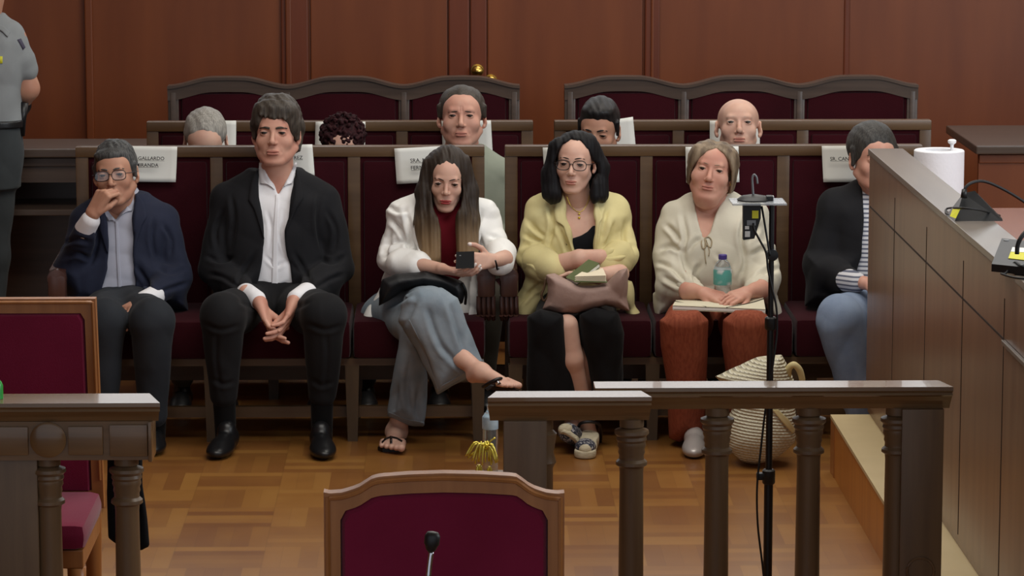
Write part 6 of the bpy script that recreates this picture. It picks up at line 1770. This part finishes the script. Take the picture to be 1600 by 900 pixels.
# ================================================================== the woman in cream
M['blouse'] = cloth('cream_blouse_cloth', (214, 208, 190), (204, 198, 180), .75, crease=.8)
M['rust'] = mat('rust_plisse_trousers', (150, 82, 60), .85, .15, rgb2=(132, 68, 50), scale=4, stretch=(30, 30, 1.5), bump=.4, bscale=3, bdist=.004)
HF = mat('hair_light_brown', (84, 68, 54), .55, .3, rgb2=(142, 124, 102), scale=2.2, stretch=(22, 16, 4), bump=.25, bscale=6, bdist=.003, detail=4)
M['silver_shoe'] = mat('silver_leather', (190, 184, 180), .35, metal=.3)
def woman_cream():
    s = Person(1118, 600, 12.1, 'older woman with short light brown hair in a cream blouse and rust trousers, hands folded', SKIN_C)
    T = [(1118, 480, 12.20, .185, .145), (1118, 430, 12.19, .185, .145), (1116, 380, 12.19, .185, .140), (1114, 345, 12.21, .195, .115), (1112, 325, 12.22, .140, .085), (1110, 308, 12.22, .068, .062)]
    s.head(1110.5, 265, 12.16, .98, yaw=-7, pitch=-9, roll=9, neck=(P(1110, 330, 12.21), .060, .074), jaw=1.22, w=1.04, chin2=.9, cheek=1.35, nose=1.12, mw=.95, fold=.9, eye_open=.0037)
    s.limb([torso(T, grow=-.012)], .006)
    h1, _ = hand(P(1098, 458, 11.86), P(1128, 466, 11.80) - P(1098, 458, 11.86), (.1, .5, -1), -1, [[10, 22, 12]] * 4, .93, arm=P(1076, 455, 11.93), ra=.030, thumb=((.8, .5, .2), (.95, .2, .1), (.95, 0, .1)))
    h2, _ = hand(P(1168, 457, 11.85), P(1140, 467, 11.77) - P(1168, 457, 11.85), (-.1, .5, -1), 1, [[10, 22, 12]] * 4, .93, arm=P(1188, 452, 11.93), ra=.030, thumb=((.8, .5, .2), (.95, .2, .1), (.95, 0, .1)))
    s.limb(h1, .0026); s.limb(h2, .0026)
    s.limb(chain([pt(1080, 620, 11.86), pt(1088, 680, 11.94), pt(1087, 700, 11.90)], [.042, .034, .028], .02), .0035)
    s.bones(T, [(P(1058, 340, 12.22), P(1050, 402, 12.15), P(1080, 454, 11.93)), (P(1172, 340, 12.22), P(1186, 402, 12.15), P(1182, 452, 11.94))], [(P(1090, 490, 12.16), P(1068, 520, 11.80), P(1078, 625, 11.87)), (P(1146, 490, 12.16), P(1170, 520, 11.80), P(1170, 690, 11.92))])
    s.finish(); s.brows(HF, y=.019, th=.0018, arch=.002)
    hp = [ell((0, .024, .026), (.085, .100, .078), 0), ell((.022, -.030, .058), (.060, .044, .030), .03), ell((-.030, -.038, .054), (.042, .040, .030), .03),
          ell((-.064, -.024, .034), (.030, .050, .058), .02), ell((.066, -.016, .030), (.034, .054, .066), .02),
          ell((.074, .000, -.030), (.024, .046, .052), .02), ell((-.074, -.002, -.024), (.018, .042, .044), .02), ell((0, .075, -.03), (.075, .05, .06), .03)]
    hp += locks((.004, .022, .024), (.080, .094, .074), range(-84, 40, 15), 20, 118, .017, .014, 6, -30, .02) + locks((-.004, .022, .024), (.080, .094, .074), range(-98, -235, -15), 20, 112, .017, .014, 7, 30, .02)
    hp += [cone((.080, -.02, -.02), (.072, -.012, -.066), .016, .004, .012), cone((.084, .01, -.03), (.090, .01, -.062), .014, .004, .01), cone((-.078, -.02, -.01), (-.074, -.022, -.052), .014, .004, .012)]
    s.hair(hp, HF, .003, strands(.0012, 30, 10, 2), world=[cutpoly([(1094, 246), (1106, 237), (1119, 233), (1131, 241), (1139, 253), (1143, 268), (1142, 290), (1137, 312), (1137, 340), (1078, 340), (1078, 300), (1079, 277), (1085, 259)], 12.1, ymax=12.15, k=.014)])
    bl = [torso(T, grow=.006),
          cone(pt(1085, 322, 12.23), pt(1056, 336, 12.22), .046, .056, .04), cone(pt(1054, 340, 12.22), pt(1050, 400, 12.16), .060, .062, .014), cone(pt(1049, 402, 12.15), pt(1052, 440, 12.06), .066, .066, .02), cone(pt(1052, 442, 12.05), pt(1078, 452, 11.95), .062, .040, .02),
          cone(pt(1142, 322, 12.23), pt(1172, 336, 12.22), .046, .056, .04), cone(pt(1174, 340, 12.22), pt(1184, 400, 12.16), .060, .064, .014), cone(pt(1186, 402, 12.15), pt(1192, 440, 12.06), .066, .066, .02), cone(pt(1192, 440, 12.05), pt(1180, 450, 11.96), .062, .042, .02),
          slab([(1024, 460), (1060, 460), (1052, 478), (1036, 490), (1024, 507)], 12.05, 12.20, .03, .02), slab([(1190, 450), (1216, 460), (1221, 498), (1206, 500), (1196, 480)], 12.02, 12.16, .03, .02),
          cutpoly([(1080, 290), (1136, 290), (1131, 316), (1118, 342), (1107, 362), (1100, 369), (1093, 350), (1083, 318)], 12.1, ymax=12.24)]
    bo_ = s.cloth('blouse', bl, M['blouse'], .0055, folds(.008, (24, 12, 18), 12))
    crease(bo_, [[(1066, 335), (1072, 368), (1068, 402), (1080, 436)], [(1030, 390), (1048, 384), (1066, 394)], [(1026, 410), (1050, 418), (1070, 440)], [(1040, 350), (1054, 364), (1064, 378)], [(1036, 432), (1050, 440), (1066, 448)], [(1165, 335), (1158, 370), (1164, 410), (1152, 440)], [(1214, 394), (1192, 389), (1172, 400)], [(1218, 420), (1196, 425), (1178, 440)], [(1120, 396), (1136, 416), (1142, 440)], [(1096, 410), (1086, 428), (1090, 446)], [(1190, 350), (1178, 366), (1168, 380)], [(1098, 372), (1084, 380), (1074, 396)]], .012, 3.4)
    for a, b_ in (((1075, 450, 11.965), (1086, 456, 11.925)), ((1186, 447, 11.97), (1176, 453, 11.925))):
        s.cloth('blouse_cuff', [cone(pt(*a), pt(*b_), .042, .037, 0)], M['blouse'], .004, folds(.003, (70, 40, 50), 2))
    bo = bvh_of([bo_])
    hh = lambda x, y: hit(bo, x, y)[0] + Vector((0, -.004, 0))
    M['tie'] = cloth('beige_ribbon', (168, 152, 124))
    B().tube([hh(1100, 371), hh(1096, 378), hh(1098, 388), hh(1103, 384), hh(1101, 373), hh(1107, 370), hh(1112, 376), hh(1110, 386), hh(1104, 382)], .0024, 6, sub=4).tube([hh(1102, 374), hh(1101, 392), hh(1103, 412)], .0020, 6, sub=4).tube([hh(1103, 374), hh(1108, 390), hh(1107, 400)], .0020, 6, sub=4).obj('neck_ribbon', M['tie'], s.e, True)
    q = pt(1086, 311, 12.08)
    tr = [cone(pt(1090, 485, 12.16), pt(1068, 518, 11.80), .095, .084, .03), cone(pt(1146, 485, 12.16), pt(1170, 518, 11.80), .095, .084, .03), cone(pt(1118, 478, 12.2), pt(1118, 488, 12.2), .16, .15, .03),
          slab([(1030, 500), (1050, 485), (1090, 486), (1108, 500), (1106, 560), (1102, 620), (1097, 688), (1080, 684), (1062, 692), (1046, 684), (1042, 600), (1032, 540)], 11.68, 11.86, .07, .03, tilt=-.35),
          slab([(1130, 500), (1150, 485), (1190, 486), (1208, 500), (1206, 560), (1200, 640), (1196, 690), (1146, 690), (1136, 600), (1128, 540)], 11.68, 11.86, .07, .03, tilt=-.35)]
    s.cloth('trousers', tr, M['rust'], .006, folds(.004, (34, 10, 6), 2))
    t_ = PZ(1084, 719, 0); shoe(s.e, (t_.x + .02, t_.y + .235, 0), (t_.x, t_.y, 0), M['silver_shoe'], .042, .05, sole=M['rope'])
    bs = s.e.children[-1]
    strip('shoe_strap', [(1078, 692), (1088, 688), (1099, 691)], [(1078, 697), (1088, 694), (1099, 697)], bvh_of([bs]), M['silver_shoe'], s.e, off=.004, fallback=11.8)
    t_ = PZ(1165, 716, 0); shoe(s.e, (t_.x + .0, t_.y + .235, 0), (t_.x, t_.y, 0), M['silver_shoe'], .042, .05, sole=M['rope'])
    B().tube([s.L(-.080, -.01, -.036), s.L(-.081, -.012, -.046)], .0035, 8).tube([s.L(.081, -.01, -.036), s.L(.082, -.012, -.046)], .0035, 8).obj('earrings', M['gold'], s.e, True)
    # folder on her lap
    e = empty('document_folder', tuple(P(1124, 480, 11.80)), 'cream document folder with black elastic bands on the lap of the woman in cream', 'folder')
    A_f, B_f, C_f, D_f = P(1056, 470, 11.92), P(1192, 462, 11.94), P(1196, 484, 11.70), P(1051, 478, 11.72)
    M['folder'] = mat('cream_cardboard', (214, 208, 184), .7)
    b = B(); b.prism([A_f, B_f, C_f, D_f], (0, 0, .0025)); b.obj('cover', M['folder'], e)
    b = B(); b.prism([p + Vector((0, 0, -.011)) for p in (A_f, B_f, C_f, D_f)], (0, 0, .009)); b.obj('papers', M['paper'], e)
    b = B(); b.prism([p + Vector((0, .001, -.015)) for p in (A_f, B_f, C_f, D_f)], (0, 0, .0025)); b.obj('back_cover', M['folder'], e)
    u = Vector((0, 0, .0045))
    B().tube([D_f.lerp(A_f, .7) + u, D_f.lerp(C_f, .22).lerp(A_f, .35) + u, D_f.lerp(C_f, .36) + u + Vector((0, -.002, -.002))], .0014, 6, sub=5).tube([C_f.lerp(B_f, .7) + u, C_f.lerp(D_f, .25).lerp(B_f, .35) + u, C_f.lerp(D_f, .42) + u + Vector((0, -.002, -.002))], .0014, 6, sub=5).obj('elastic_band', M['cable'], e, True)
    # water bottle standing between her hands
    Yb_ = 11.865; z = lambda py: P(1129, py, Yb_).z; cx = P(1129, 430, Yb_).x; r = 14.3 * Yb_ / F_PX
    e = empty('water_bottle', (cx, Yb_, z(463)), 'small clear water bottle with a purple cap held by the woman in cream', 'bottle')
    B().lathe([(r * .9, z(463)), (r, z(458)), (r * .95, z(450)), (r, z(446)), (r, z(424)), (r * .94, z(418)), (r * .75, z(411)), (r * .42, z(406)), (r * .38, z(404))], (cx, Yb_, 0), 28).obj('bottle_body', M['pet'], e, 'auto')
    M['teal_label'] = mat('teal_white_label', (92, 168, 160), .5, rgb2=(206, 214, 214), scale=22, lo=.46, hi=.56, detail=1)
    B().lathe([(r * 1.01, z(444)), (r * 1.03, z(443)), (r * 1.03, z(422)), (r * 1.01, z(421))], (cx, Yb_, 0), 28).obj('bottle_label', M['teal_label'], e, 'auto')
    B().lathe([(r * .46, z(405)), (r * .48, z(404)), (r * .48, z(398.5)), (r * .42, z(397.5)), (.001, z(397.2))], (cx, Yb_, 0), 20).obj('bottle_cap', mat('purple_cap', (74, 62, 140), .4), e, 'auto')
woman_cream()

# ================================================================== the man half hidden by the desk
def man_desk():
    s = Person(1370, 560, 12.1, 'man in a black jacket and jeans, half hidden behind the panelled desk', SKIN_C)
    T = [(1372, 480, 12.20, .165, .125), (1372, 430, 12.20, .165, .125), (1374, 370, 12.21, .18, .12), (1375, 325, 12.22, .195, .10), (1375, 305, 12.23, .13, .075), (1375, 288, 12.23, .07, .06)]
    s.head(1377, 250, 12.17, 1.02, yaw=12, pitch=-2, neck=(P(1376, 308, 12.22), .057, .068), jaw=1.1, w=1.03, fold=.4)
    s.limb([torso(T, grow=-.02)], .009)
    hp, _ = hand(P(1349, 442, 11.93), (1, -.3, -.1), (.1, .2, -1), -1, [25, 30, 20], 1.0, arm=P(1328, 438, 11.98)); s.limb(hp, .003)
    s.bones(T, [(P(1310, 322, 12.23), P(1284, 416, 12.17), P(1326, 438, 11.99)), (P(1442, 322, 12.23), P(1462, 416, 12.17), P(1425, 450, 12.01))], [(P(1350, 488, 12.18), P(1312, 500, 11.78), P(1346, 650, 11.85)), (P(1400, 488, 12.18), P(1425, 500, 11.80), P(1420, 650, 11.85))])
    s.finish(); s.brows(HB)
    hp = [ell((0, .024, 0.045), (.090, .106, .092), 0), ell((0, -.150, -.046), (.070, .092, .104), .02, 's')]
    for g in (-1, 1): hp.append(cone((g * .080, -.012, .035), (g * .080, -.006, -.020), .012, .008, .01))
    hp.append(Prim(lambda p: (-.070 - p[:, 2]), (-99,) * 3, (99,) * 3, .01, 'i'))
    s.hair(hp, hairmat('hair_dark_grey', (42, 40, 39), (68, 66, 63)), .003, strands(.0016, 45, 20))
    M['striped'] = mat('striped_shirt', (214, 214, 216), .8); nt = M['striped'].node_tree
    tc = nt.nodes.new('ShaderNodeTexCoord'); sp = nt.nodes.new('ShaderNodeSeparateXYZ'); nt.links.new(tc.outputs['Object'], sp.inputs[0])
    mx = nt.nodes.new('ShaderNodeMixRGB'); mx.inputs[1].default_value = S((208, 208, 212)); mx.inputs[2].default_value = S((96, 100, 116))
    nt.links.new(mathn(nt, 'GREATER_THAN', mathn(nt, 'FRACT', mathn(nt, 'MULTIPLY', sp.outputs[2], 62)), .6), mx.inputs[0]); nt.links.new(mx.outputs[0], nt.nodes['Principled BSDF'].inputs['Base Color'])
    so = s.cloth('shirt', [torso(T, grow=-.004), cone(pt(1376, 312, 12.22), pt(1376, 292, 12.22), .07, .066, .02), cutpoly([(1352, 270), (1400, 270), (1378, 318)], 12.1, ymax=12.23)], M['striped'], .006)
    jk = [torso(T, grow=.012), cone(pt(1346, 302, 12.24), pt(1308, 318, 12.23), .05, .056, .04), cone(pt(1305, 324, 12.23), pt(1283, 415, 12.17), .064, .062, .03), cone(pt(1283, 418, 12.16), pt(1322, 436, 12.01), .060, .048, .02),
          cone(pt(1405, 302, 12.24), pt(1442, 318, 12.23), .05, .056, .04), cone(pt(1446, 324, 12.23), pt(1462, 415, 12.17), .060, .058, .03), cone(pt(1462, 418, 12.16), pt(1425, 450, 12.01), .056, .044, .02),
          slab([(1262, 400), (1340, 400), (1330, 460), (1300, 480), (1258, 478)], 12.06, 12.28, .05, .03),
          cutpoly([(1345, 270), (1408, 270), (1404, 330), (1398, 400), (1402, 520), (1326, 520), (1334, 440), (1346, 400), (1348, 340)], 12.1, ymax=12.20)]
    s.cloth('jacket', jk, M['suit_black'], .006, folds(.0045, (20, 9, 17), 3))
    s.cloth('cuff', [cone(pt(1322, 437, 12.0), pt(1338, 441, 11.955), .046, .038, 0)], M['striped'], .004)
    M['denim_dark'] = mat('blue_denim', (116, 132, 158), .85, .15, rgb2=(134, 150, 174), scale=9, bump=.25, bscale=160, bdist=.002)
    tr = [cone(pt(1350, 488, 12.18), pt(1312, 498, 11.78), .100, .086, .03), cone(pt(1312, 502, 11.77), pt(1345, 640, 11.84), .086, .058, .02),
          cone(pt(1400, 488, 12.18), pt(1425, 500, 11.80), .095, .080, .03), cone(pt(1425, 502, 11.79), pt(1420, 640, 11.82), .080, .055, .02), cone(pt(1375, 478, 12.2), pt(1375, 486, 12.2), .14, .13, .03)]
    s.cloth('jeans', tr, M['denim_dark'], .006, folds(.005, (24, 10, 13), 2))
    for x in (1350, 1420):
        a = P(x, 690, 11.86); shoe(s.e, (a.x, 11.95, 0), (a.x, 11.69, 0), M['leather'], .046, .075)
man_desk()

# ================================================================== people in the middle row
def mid_person(cx, label, skm, shirt_m, sw=.19, chest_py=330, dark=True, pants=None, shy=282):
    s = Person(cx, 500, Y2 - .28, label, skm, 'people seated in the middle row')
    YT = Y2 - .20
    T = [(cx, 470, YT - .02, .16, .12), (cx, 400, YT - .02, .16, .12), (cx, 330, YT, sw - .01, .115), (cx, shy + 8, YT + .01, sw, .095), (cx, shy - 14, YT + .02, sw * .66, .07), (cx, shy - 32, YT + .02, .066, .06)]
    return s, T, YT
def mid_clothes(s, T, YT, cx, shirt_m, pants_m, shy=282, feet=True, sk=None):
    jk = [torso(T, grow=.006)]
    for g in (-1, 1):
        jk += [cone(pt(cx + g * 28, shy - 8, YT + .02), pt(cx + g * 66, shy + 10, YT + .01), .045, .052, .04), cone(pt(cx + g * 70, shy + 16, YT), pt(cx + g * 80, shy + 100, YT - .05), .055, .050, .03), cone(pt(cx + g * 80, shy + 102, YT - .06), pt(cx + g * 40, shy + 140, YT - .24), .050, .038, .02)]
    s.cloth('shirt', jk, shirt_m, .008, folds(.004, (20, 9, 17), cx * .01))
    tr = []
    for g in (-1, 1):
        tr += [cone(pt(cx + g * 22, 455, Y2 - .22), pt(cx + g * 38, 470, Y2 - .56), .09, .072, .03), cone(pt(cx + g * 38, 472, Y2 - .57), pt(cx + g * 34, 590, Y2 - .62), .072, .045, .02)]
    s.cloth('trousers', tr, pants_m, .008, folds(.003))
    for g in (-1, 1):
        a = P(cx + g * 34, 600, Y2 - .64); shoe(s.e, (a.x, Y2 - .55, 0), (a.x + g * .01, Y2 - .80, 0), M['leather'], .045, .07)
def mid_hands(s, cx, YT, sc=1.0, shy=282):
    for g in (-1, 1):
        hp, _ = hand(P(cx + g * 36, shy + 142, YT - .26), (-g * .6, -.6, -.15), (0, .1, -1), -1 if g < 0 else 1, [25, 30, 20], sc, arm=P(cx + g * 46, shy + 136, YT - .22)); s.limb(hp, .0045)

M['shirt_mint'] = cloth('pale_green_shirt', (150, 156, 142), (140, 146, 132))
M['cloth_grey'] = cloth('grey_shirt_cloth', (90, 92, 96)); M['cloth_dark'] = cloth('dark_shirt_cloth', (40, 42, 50)); M['chino'] = cloth('chino_cloth', (74, 70, 62))
# bowed grey head
cx = 319
s, T, YT = mid_person(cx, 'grey haired balding person in the middle row with bowed head, only the crown showing', SKIN_B, None, shy=300)
s.head(319, 240, YT - .06, 1.0, yaw=0, pitch=28, neck=(P(cx, 288, YT), .05, .062), w=1.02)
s.limb([torso(T, grow=-.014)], .009); mid_hands(s, cx, YT, shy=290); s.finish()
HGR = hairmat('hair_grey', (128, 124, 118), (164, 160, 152))
hp = [ell((0, .028, 0.037), (.085, .102, .086), 0), ell((0, -.120, .030), (.050, .090, .080), .015, 's')]
hp.append(Prim(lambda p: (-.050 - p[:, 2]), (-99,) * 3, (99,) * 3, .01, 'i'))
s.hair(hp, HGR, .0035, strands(.002, 50, 30)); mid_clothes(s, T, YT, cx, M['cloth_grey'], M['chino'], 292)
# dark curly hair
cx = 536
s, T, YT = mid_person(cx, 'person in the middle row with curly dark reddish hair, face hidden by the front bench', SKIN_B, None, shy=300)
s.head(535, 246, YT - .05, .98, yaw=0, pitch=25, neck=(P(cx, 288, YT), .048, .06))
s.limb([torso(T, grow=-.014)], .009); mid_hands(s, cx, YT, .92, shy=290); s.finish()
HCU = mat('hair_dark_red', (32, 15, 18), .7, .15, rgb2=(54, 24, 28), scale=50, bump=.6, bscale=90, bdist=.006)
random.seed(5)
hp = [ell((0, .020, 0.031), (.090, .100, .085), 0)]
for k in range(170):
    a = random.uniform(0, 6.283); z_ = random.uniform(-.04, .98); r_ = math.sqrt(max(0, 1 - z_ * z_)) if z_ > 0 else 1
    c_ = (.090 * r_ * math.cos(a), .020 + .098 * r_ * math.sin(a), .040 + .085 * z_)
    if c_[1] < -.06 and c_[2] < .05: continue
    hp.append(ell(c_, (random.uniform(.006, .010),) * 3, .003))
hp.append(ell((0, -.140, -.080), (.055, .085, .080), .008, 's'))
s.hair(hp, HCU, .0035, lambda p: .003 * np.sin(p[:, 0] * 260) * np.sin(p[:, 1] * 250) * np.sin(p[:, 2] * 270)); mid_clothes(s, T, YT, cx, M['cloth_dark'], M['trouser_black'], 292)
# frowning man
cx = 722
s, T, YT = mid_person(cx, 'frowning man in the middle row with short brown hair and a pale green shirt', SKIN_C, None, .21, shy=258)
s.head(720.5, 181, YT - .04, 1.04, yaw=-2, pitch=-9, roll=0, neck=(P(cx, 246, YT + .01), .060, .074), w=1.10, jaw=1.16, fold=.8, frown=1, brow=1.25, eye_open=.0030, cheek=1.15, nose=1.05, mw=.95)
s.limb([torso(T, grow=-.010)], .009); mid_hands(s, cx, YT, 1.0, shy=270); s.finish(); s.brows(HB, y=.0165, th=.0024, arch=-.001, tilt=-.10)
hp = [ell((0, .026, 0.041), (.090, .100, .084), 0), ell((0, -.150, -.030), (.074, .098, .106), .022, 's')]
for g in (-1, 1): hp.append(cone((g * .084, -.010, .040), (g * .085, .0, .004), .012, .008, .01))
hp.append(Prim(lambda p: (-.060 - p[:, 2]), (-99,) * 3, (99,) * 3, .01, 'i'))
s.hair(hp, HB, .003, strands(.0018, 45, 20)); mid_clothes(s, T, YT, cx, M['shirt_mint'], M['chino'], 262)
# man with cropped black hair, looking down
cx = 936
s, T, YT = mid_person(cx, 'man in the middle row with cropped black hair, behind the woman in yellow', SKIN_A, None, .19, shy=285)
s.head(929, 212, YT - .04, 1.0, yaw=-14, pitch=8, roll=2, neck=(P(cx, 275, YT + .01), .054, .066), w=1.0, jaw=1.08, eye_open=.0024)
s.limb([torso(T, grow=-.014)], .009); mid_hands(s, cx, YT, 1.0, shy=290); s.finish(); s.brows(BLK, y=.019, th=.0034)
hp = [ell((0, .020, 0.049), (.079, .098, .086), 0), ell((0, -.035, .088), (.062, .050, .030), .02), ell((0, -.150, -.038), (.066, .092, .106), .012, 's')]
for g in (-1, 1): hp.append(cone((g * .076, -.012, .040), (g * .077, -.004, -.010), .009, .006, .01))
hp.append(Prim(lambda p: (-.060 - p[:, 2]), (-99,) * 3, (99,) * 3, .01, 'i'))
s.hair(hp, BLK, .003, strands(.0018, 60, 20)); mid_clothes(s, T, YT, cx, M['cloth_dark'], M['trouser_black'], 290)
# bald man
cx = 1157
s, T, YT = mid_person(cx, 'bald man with prominent ears in the middle row, behind the woman in cream', SKIN_B, None, .20, shy=280)
s.head(1155, 191, YT - .04, 1.03, yaw=-3, pitch=-17, neck=(P(cx, 268, YT + .01), .056, .068), w=1.06, jaw=1.0, fold=1.0, brow=1.15, eye_open=.0030, nose=1.12, cheek=1.0, mw=1.0)
s.limb([torso(T, grow=-.014)], .009); mid_hands(s, cx, YT, 1.0, shy=285); s.finish(); s.brows(HGR, y=.018, th=.0016)
mid_clothes(s, T, YT, cx, M['cloth_grey'], M['trouser_black'], 285)

# ================================================================== the guard at left
def guard():
    Y = 13.2
    s = Person(-18, 600, Y, 'guard in a light grey short sleeved shirt standing at the left edge', SKIN_A)
    hpx = -24
    T = [(-24, 215, Y, .148, .115), (-24, 170, Y, .138, .115), (-24, 110, Y, .150, .12), (-24, 62, Y, .165, .105), (-24, 42, Y, .12, .08), (-24, 22, Y, .065, .06)]
    s.head(-41, -40, Y - .02, 1.0, yaw=-35, neck=(P(-24, 20, Y), .055, .066))
    s.limb([torso(T, grow=-.014)], .009)
    arm = chain([pt(22, 60, Y + .0), pt(42, 138, Y + .03), pt(16, 186, Y + .16)], [.050, .048, .034], .02)
    s.limb(arm, .004)
    hp, _ = hand(P(12, 200, Y + .17), (-1, .1, -.3), (0, 1, .2), 1, [20, 30, 20], 1.0); s.limb(hp, .004)
    s.finish()
    s.hair([ell((0, .026, .046), (.082, .100, .086), 0), ell((0, -.150, -.045), (.070, .092, .104), .02, 's'), Prim(lambda p: (-.055 - p[:, 2]), (-99,) * 3, (99,) * 3, .01, 'i')], BLK, .005)
    M['uniform'] = cloth('grey_uniform_shirt', (142, 146, 148), (132, 136, 138)); M['uniform_p'] = cloth('dark_grey_trousers', (62, 66, 68), (54, 58, 60))
    sh = [torso([(-24, 191, Y, .141, .116)] + T[1:], grow=.004), cone(pt(-4, 46, Y), pt(12, 52, Y), .046, .048, .04), cone(pt(14, 58, Y), pt(32, 94, Y + .01), .056, .062, .02), cone(pt(32, 94, Y + .01), pt(37, 106, Y + .015), .064, .058, .01), plane_cut(P(38, 104, Y), (P(42, 130, Y) - P(24, 60, Y)), .004) if False else cone(pt(-60, 48, Y), pt(-70, 110, Y), .05, .06, .04)]
    so = s.cloth('shirt', sh, M['uniform'], .006, folds(.005, (18, 9, 15), 3))
    bo = bvh_of([so])
    strip('shoulder_strap', [(-8, 34), (6, 41), (16, 50)], [(-10, 42), (3, 49), (12, 58)], bo, M['uniform'], s.e, off=.008, th=.006)
    strip('sleeve_patch', [(27, 62), (36, 78)], [(33, 60), (40, 74)], bo, mat('dark_patch', (70, 66, 84), .7), s.e, off=.004, n=6, k=3)
    strip('badge', [(-6, 88), (4, 88)], [(-6, 100), (4, 99)], bo, M['yellow'], s.e, off=.004, n=6, k=3)
    s.cloth('belt', [loft([(pt(-24, 197, Y), .156, .128), (pt(-24, 185, Y), .155, .127)], 0)], M['leather'], .005)
    tr = [loft([(pt(-26, 290, Y), .148, .125), (pt(-25, 240, Y), .156, .13), (pt(-24, 194, Y), .144, .118)], .02)]
    tr += [cone(pt(-8, 260, Y), pt(-16, 400, Y), .092, .076, .03), cone(pt(-16, 400, Y), pt(-16, 556, Y), .076, .058, .03), cone(pt(-46, 260, Y), pt(-46, 400, Y), .095, .078, .03), cone(pt(-46, 400, Y), pt(-46, 556, Y), .078, .058, .03)]
    s.cloth('trousers', tr, M['uniform_p'], .007, folds(.004, (22, 9, 12), 4))
    for x in (-16, -46):
        a = P(x, 580, Y); shoe(s.e, (a.x, Y + .06, 0), (a.x, Y - .20, 0), M['leather'], .048, .075)
    # black glove / sleeve over the forearm, and a baton hanging at the hip
    s.cloth('glove', chain([pt(33, 164, Y + .08), pt(16, 192, Y + .165)], [.042, .038], .01), M['leather'], .005)
    B().tube([P(38, 160, Y + .0), P(34, 185, Y + .0), P(32, 212, Y + .0)], .018, 10).obj('baton_holder', M['leather'], s.e, True)
guard()

# ================================================================== woven bag on the floor
def weave():
    m, nt, b = new_mat('woven_straw'); N = nt.nodes.new; Lk = nt.links.new
    tc = N('ShaderNodeTexCoord'); sp = N('ShaderNodeSeparateXYZ'); Lk(tc.outputs['Object'], sp.inputs[0])
    zz_ = mathn(nt, 'ADD', mathn(nt, 'MULTIPLY', sp.outputs[2], 560.0), mathn(nt, 'MULTIPLY', sp.outputs[0], 60.0))
    row = mathn(nt, 'SINE', zz_)
    ph = mathn(nt, 'FLOOR', mathn(nt, 'DIVIDE', zz_, 6.2832))
    col = mathn(nt, 'SINE', mathn(nt, 'ADD', mathn(nt, 'MULTIPLY', sp.outputs[0], 420.0), mathn(nt, 'MULTIPLY', ph, 3.1416)))
    hgt = mathn(nt, 'MULTIPLY', mathn(nt, 'ADD', row, 1.0), mathn(nt, 'ADD', mathn(nt, 'MULTIPLY', col, .5), 1.0))
    r = N('ShaderNodeMixRGB'); r.inputs[1].default_value = S((192, 185, 158)); r.inputs[2].default_value = S((232, 228, 208))
    Lk(mathn(nt, 'MULTIPLY', hgt, .4), r.inputs[0]); Lk(r.outputs[0], b.inputs['Base Color'])
    bp = N('ShaderNodeBump'); bp.inputs['Strength'].default_value = .8; bp.inputs['Distance'].default_value = .004; Lk(hgt, bp.inputs['Height']); Lk(bp.outputs[0], b.inputs['Normal'])
    b.inputs['Roughness'].default_value = .85
    return m
M['weave'] = weave(); M['strap_cream'] = mat('cream_strap', (206, 190, 140), .7)
zc_ = P(1190, 700, 11.35).z
bgp = [slab([(1117, 588), (1150, 573), (1185, 560), (1222, 553), (1232, 575), (1240, 600), (1243, 650), (1240, 690), (1225, 702), (1200, 712), (1183, 721), (1160, 718), (1142, 702), (1135, 682), (1137, 655), (1146, 635), (1142, 615), (1128, 600)], 11.38, 11.62, .09, .02),
       ell(pt(1190, 670, 11.5), (.115, .12, .115), .03), Prim(lambda q: (.001 - q[:, 2]), (-99,) * 3, (99,) * 3, .004, 'i')]
wb2 = sdf_obj('woven_bag', bgp, .005, M['weave'], disp=folds(.005, (18, 10, 16), 2))
tag(wb2, 'cream woven bag slumped on the floor behind the railing, beside the woman in cream', 'bag')
B().tube([P(1231, 588, 11.46), P(1233, 575, 11.44), P(1241, 570, 11.43), P(1250, 580, 11.44), P(1254, 600, 11.46), P(1250, 615, 11.48)], .012, 8, sub=5).obj('bag_handle', M['strap_cream'], wb2, True)
bv = bvh_of([wb2])
strip('bag_strap', [(1206, 640), (1222, 660), (1238, 678)], [(1216, 640), (1232, 655), (1243, 672)], bv, M['strap_cream'], wb2, off=.008, th=.005, fallback=11.4)
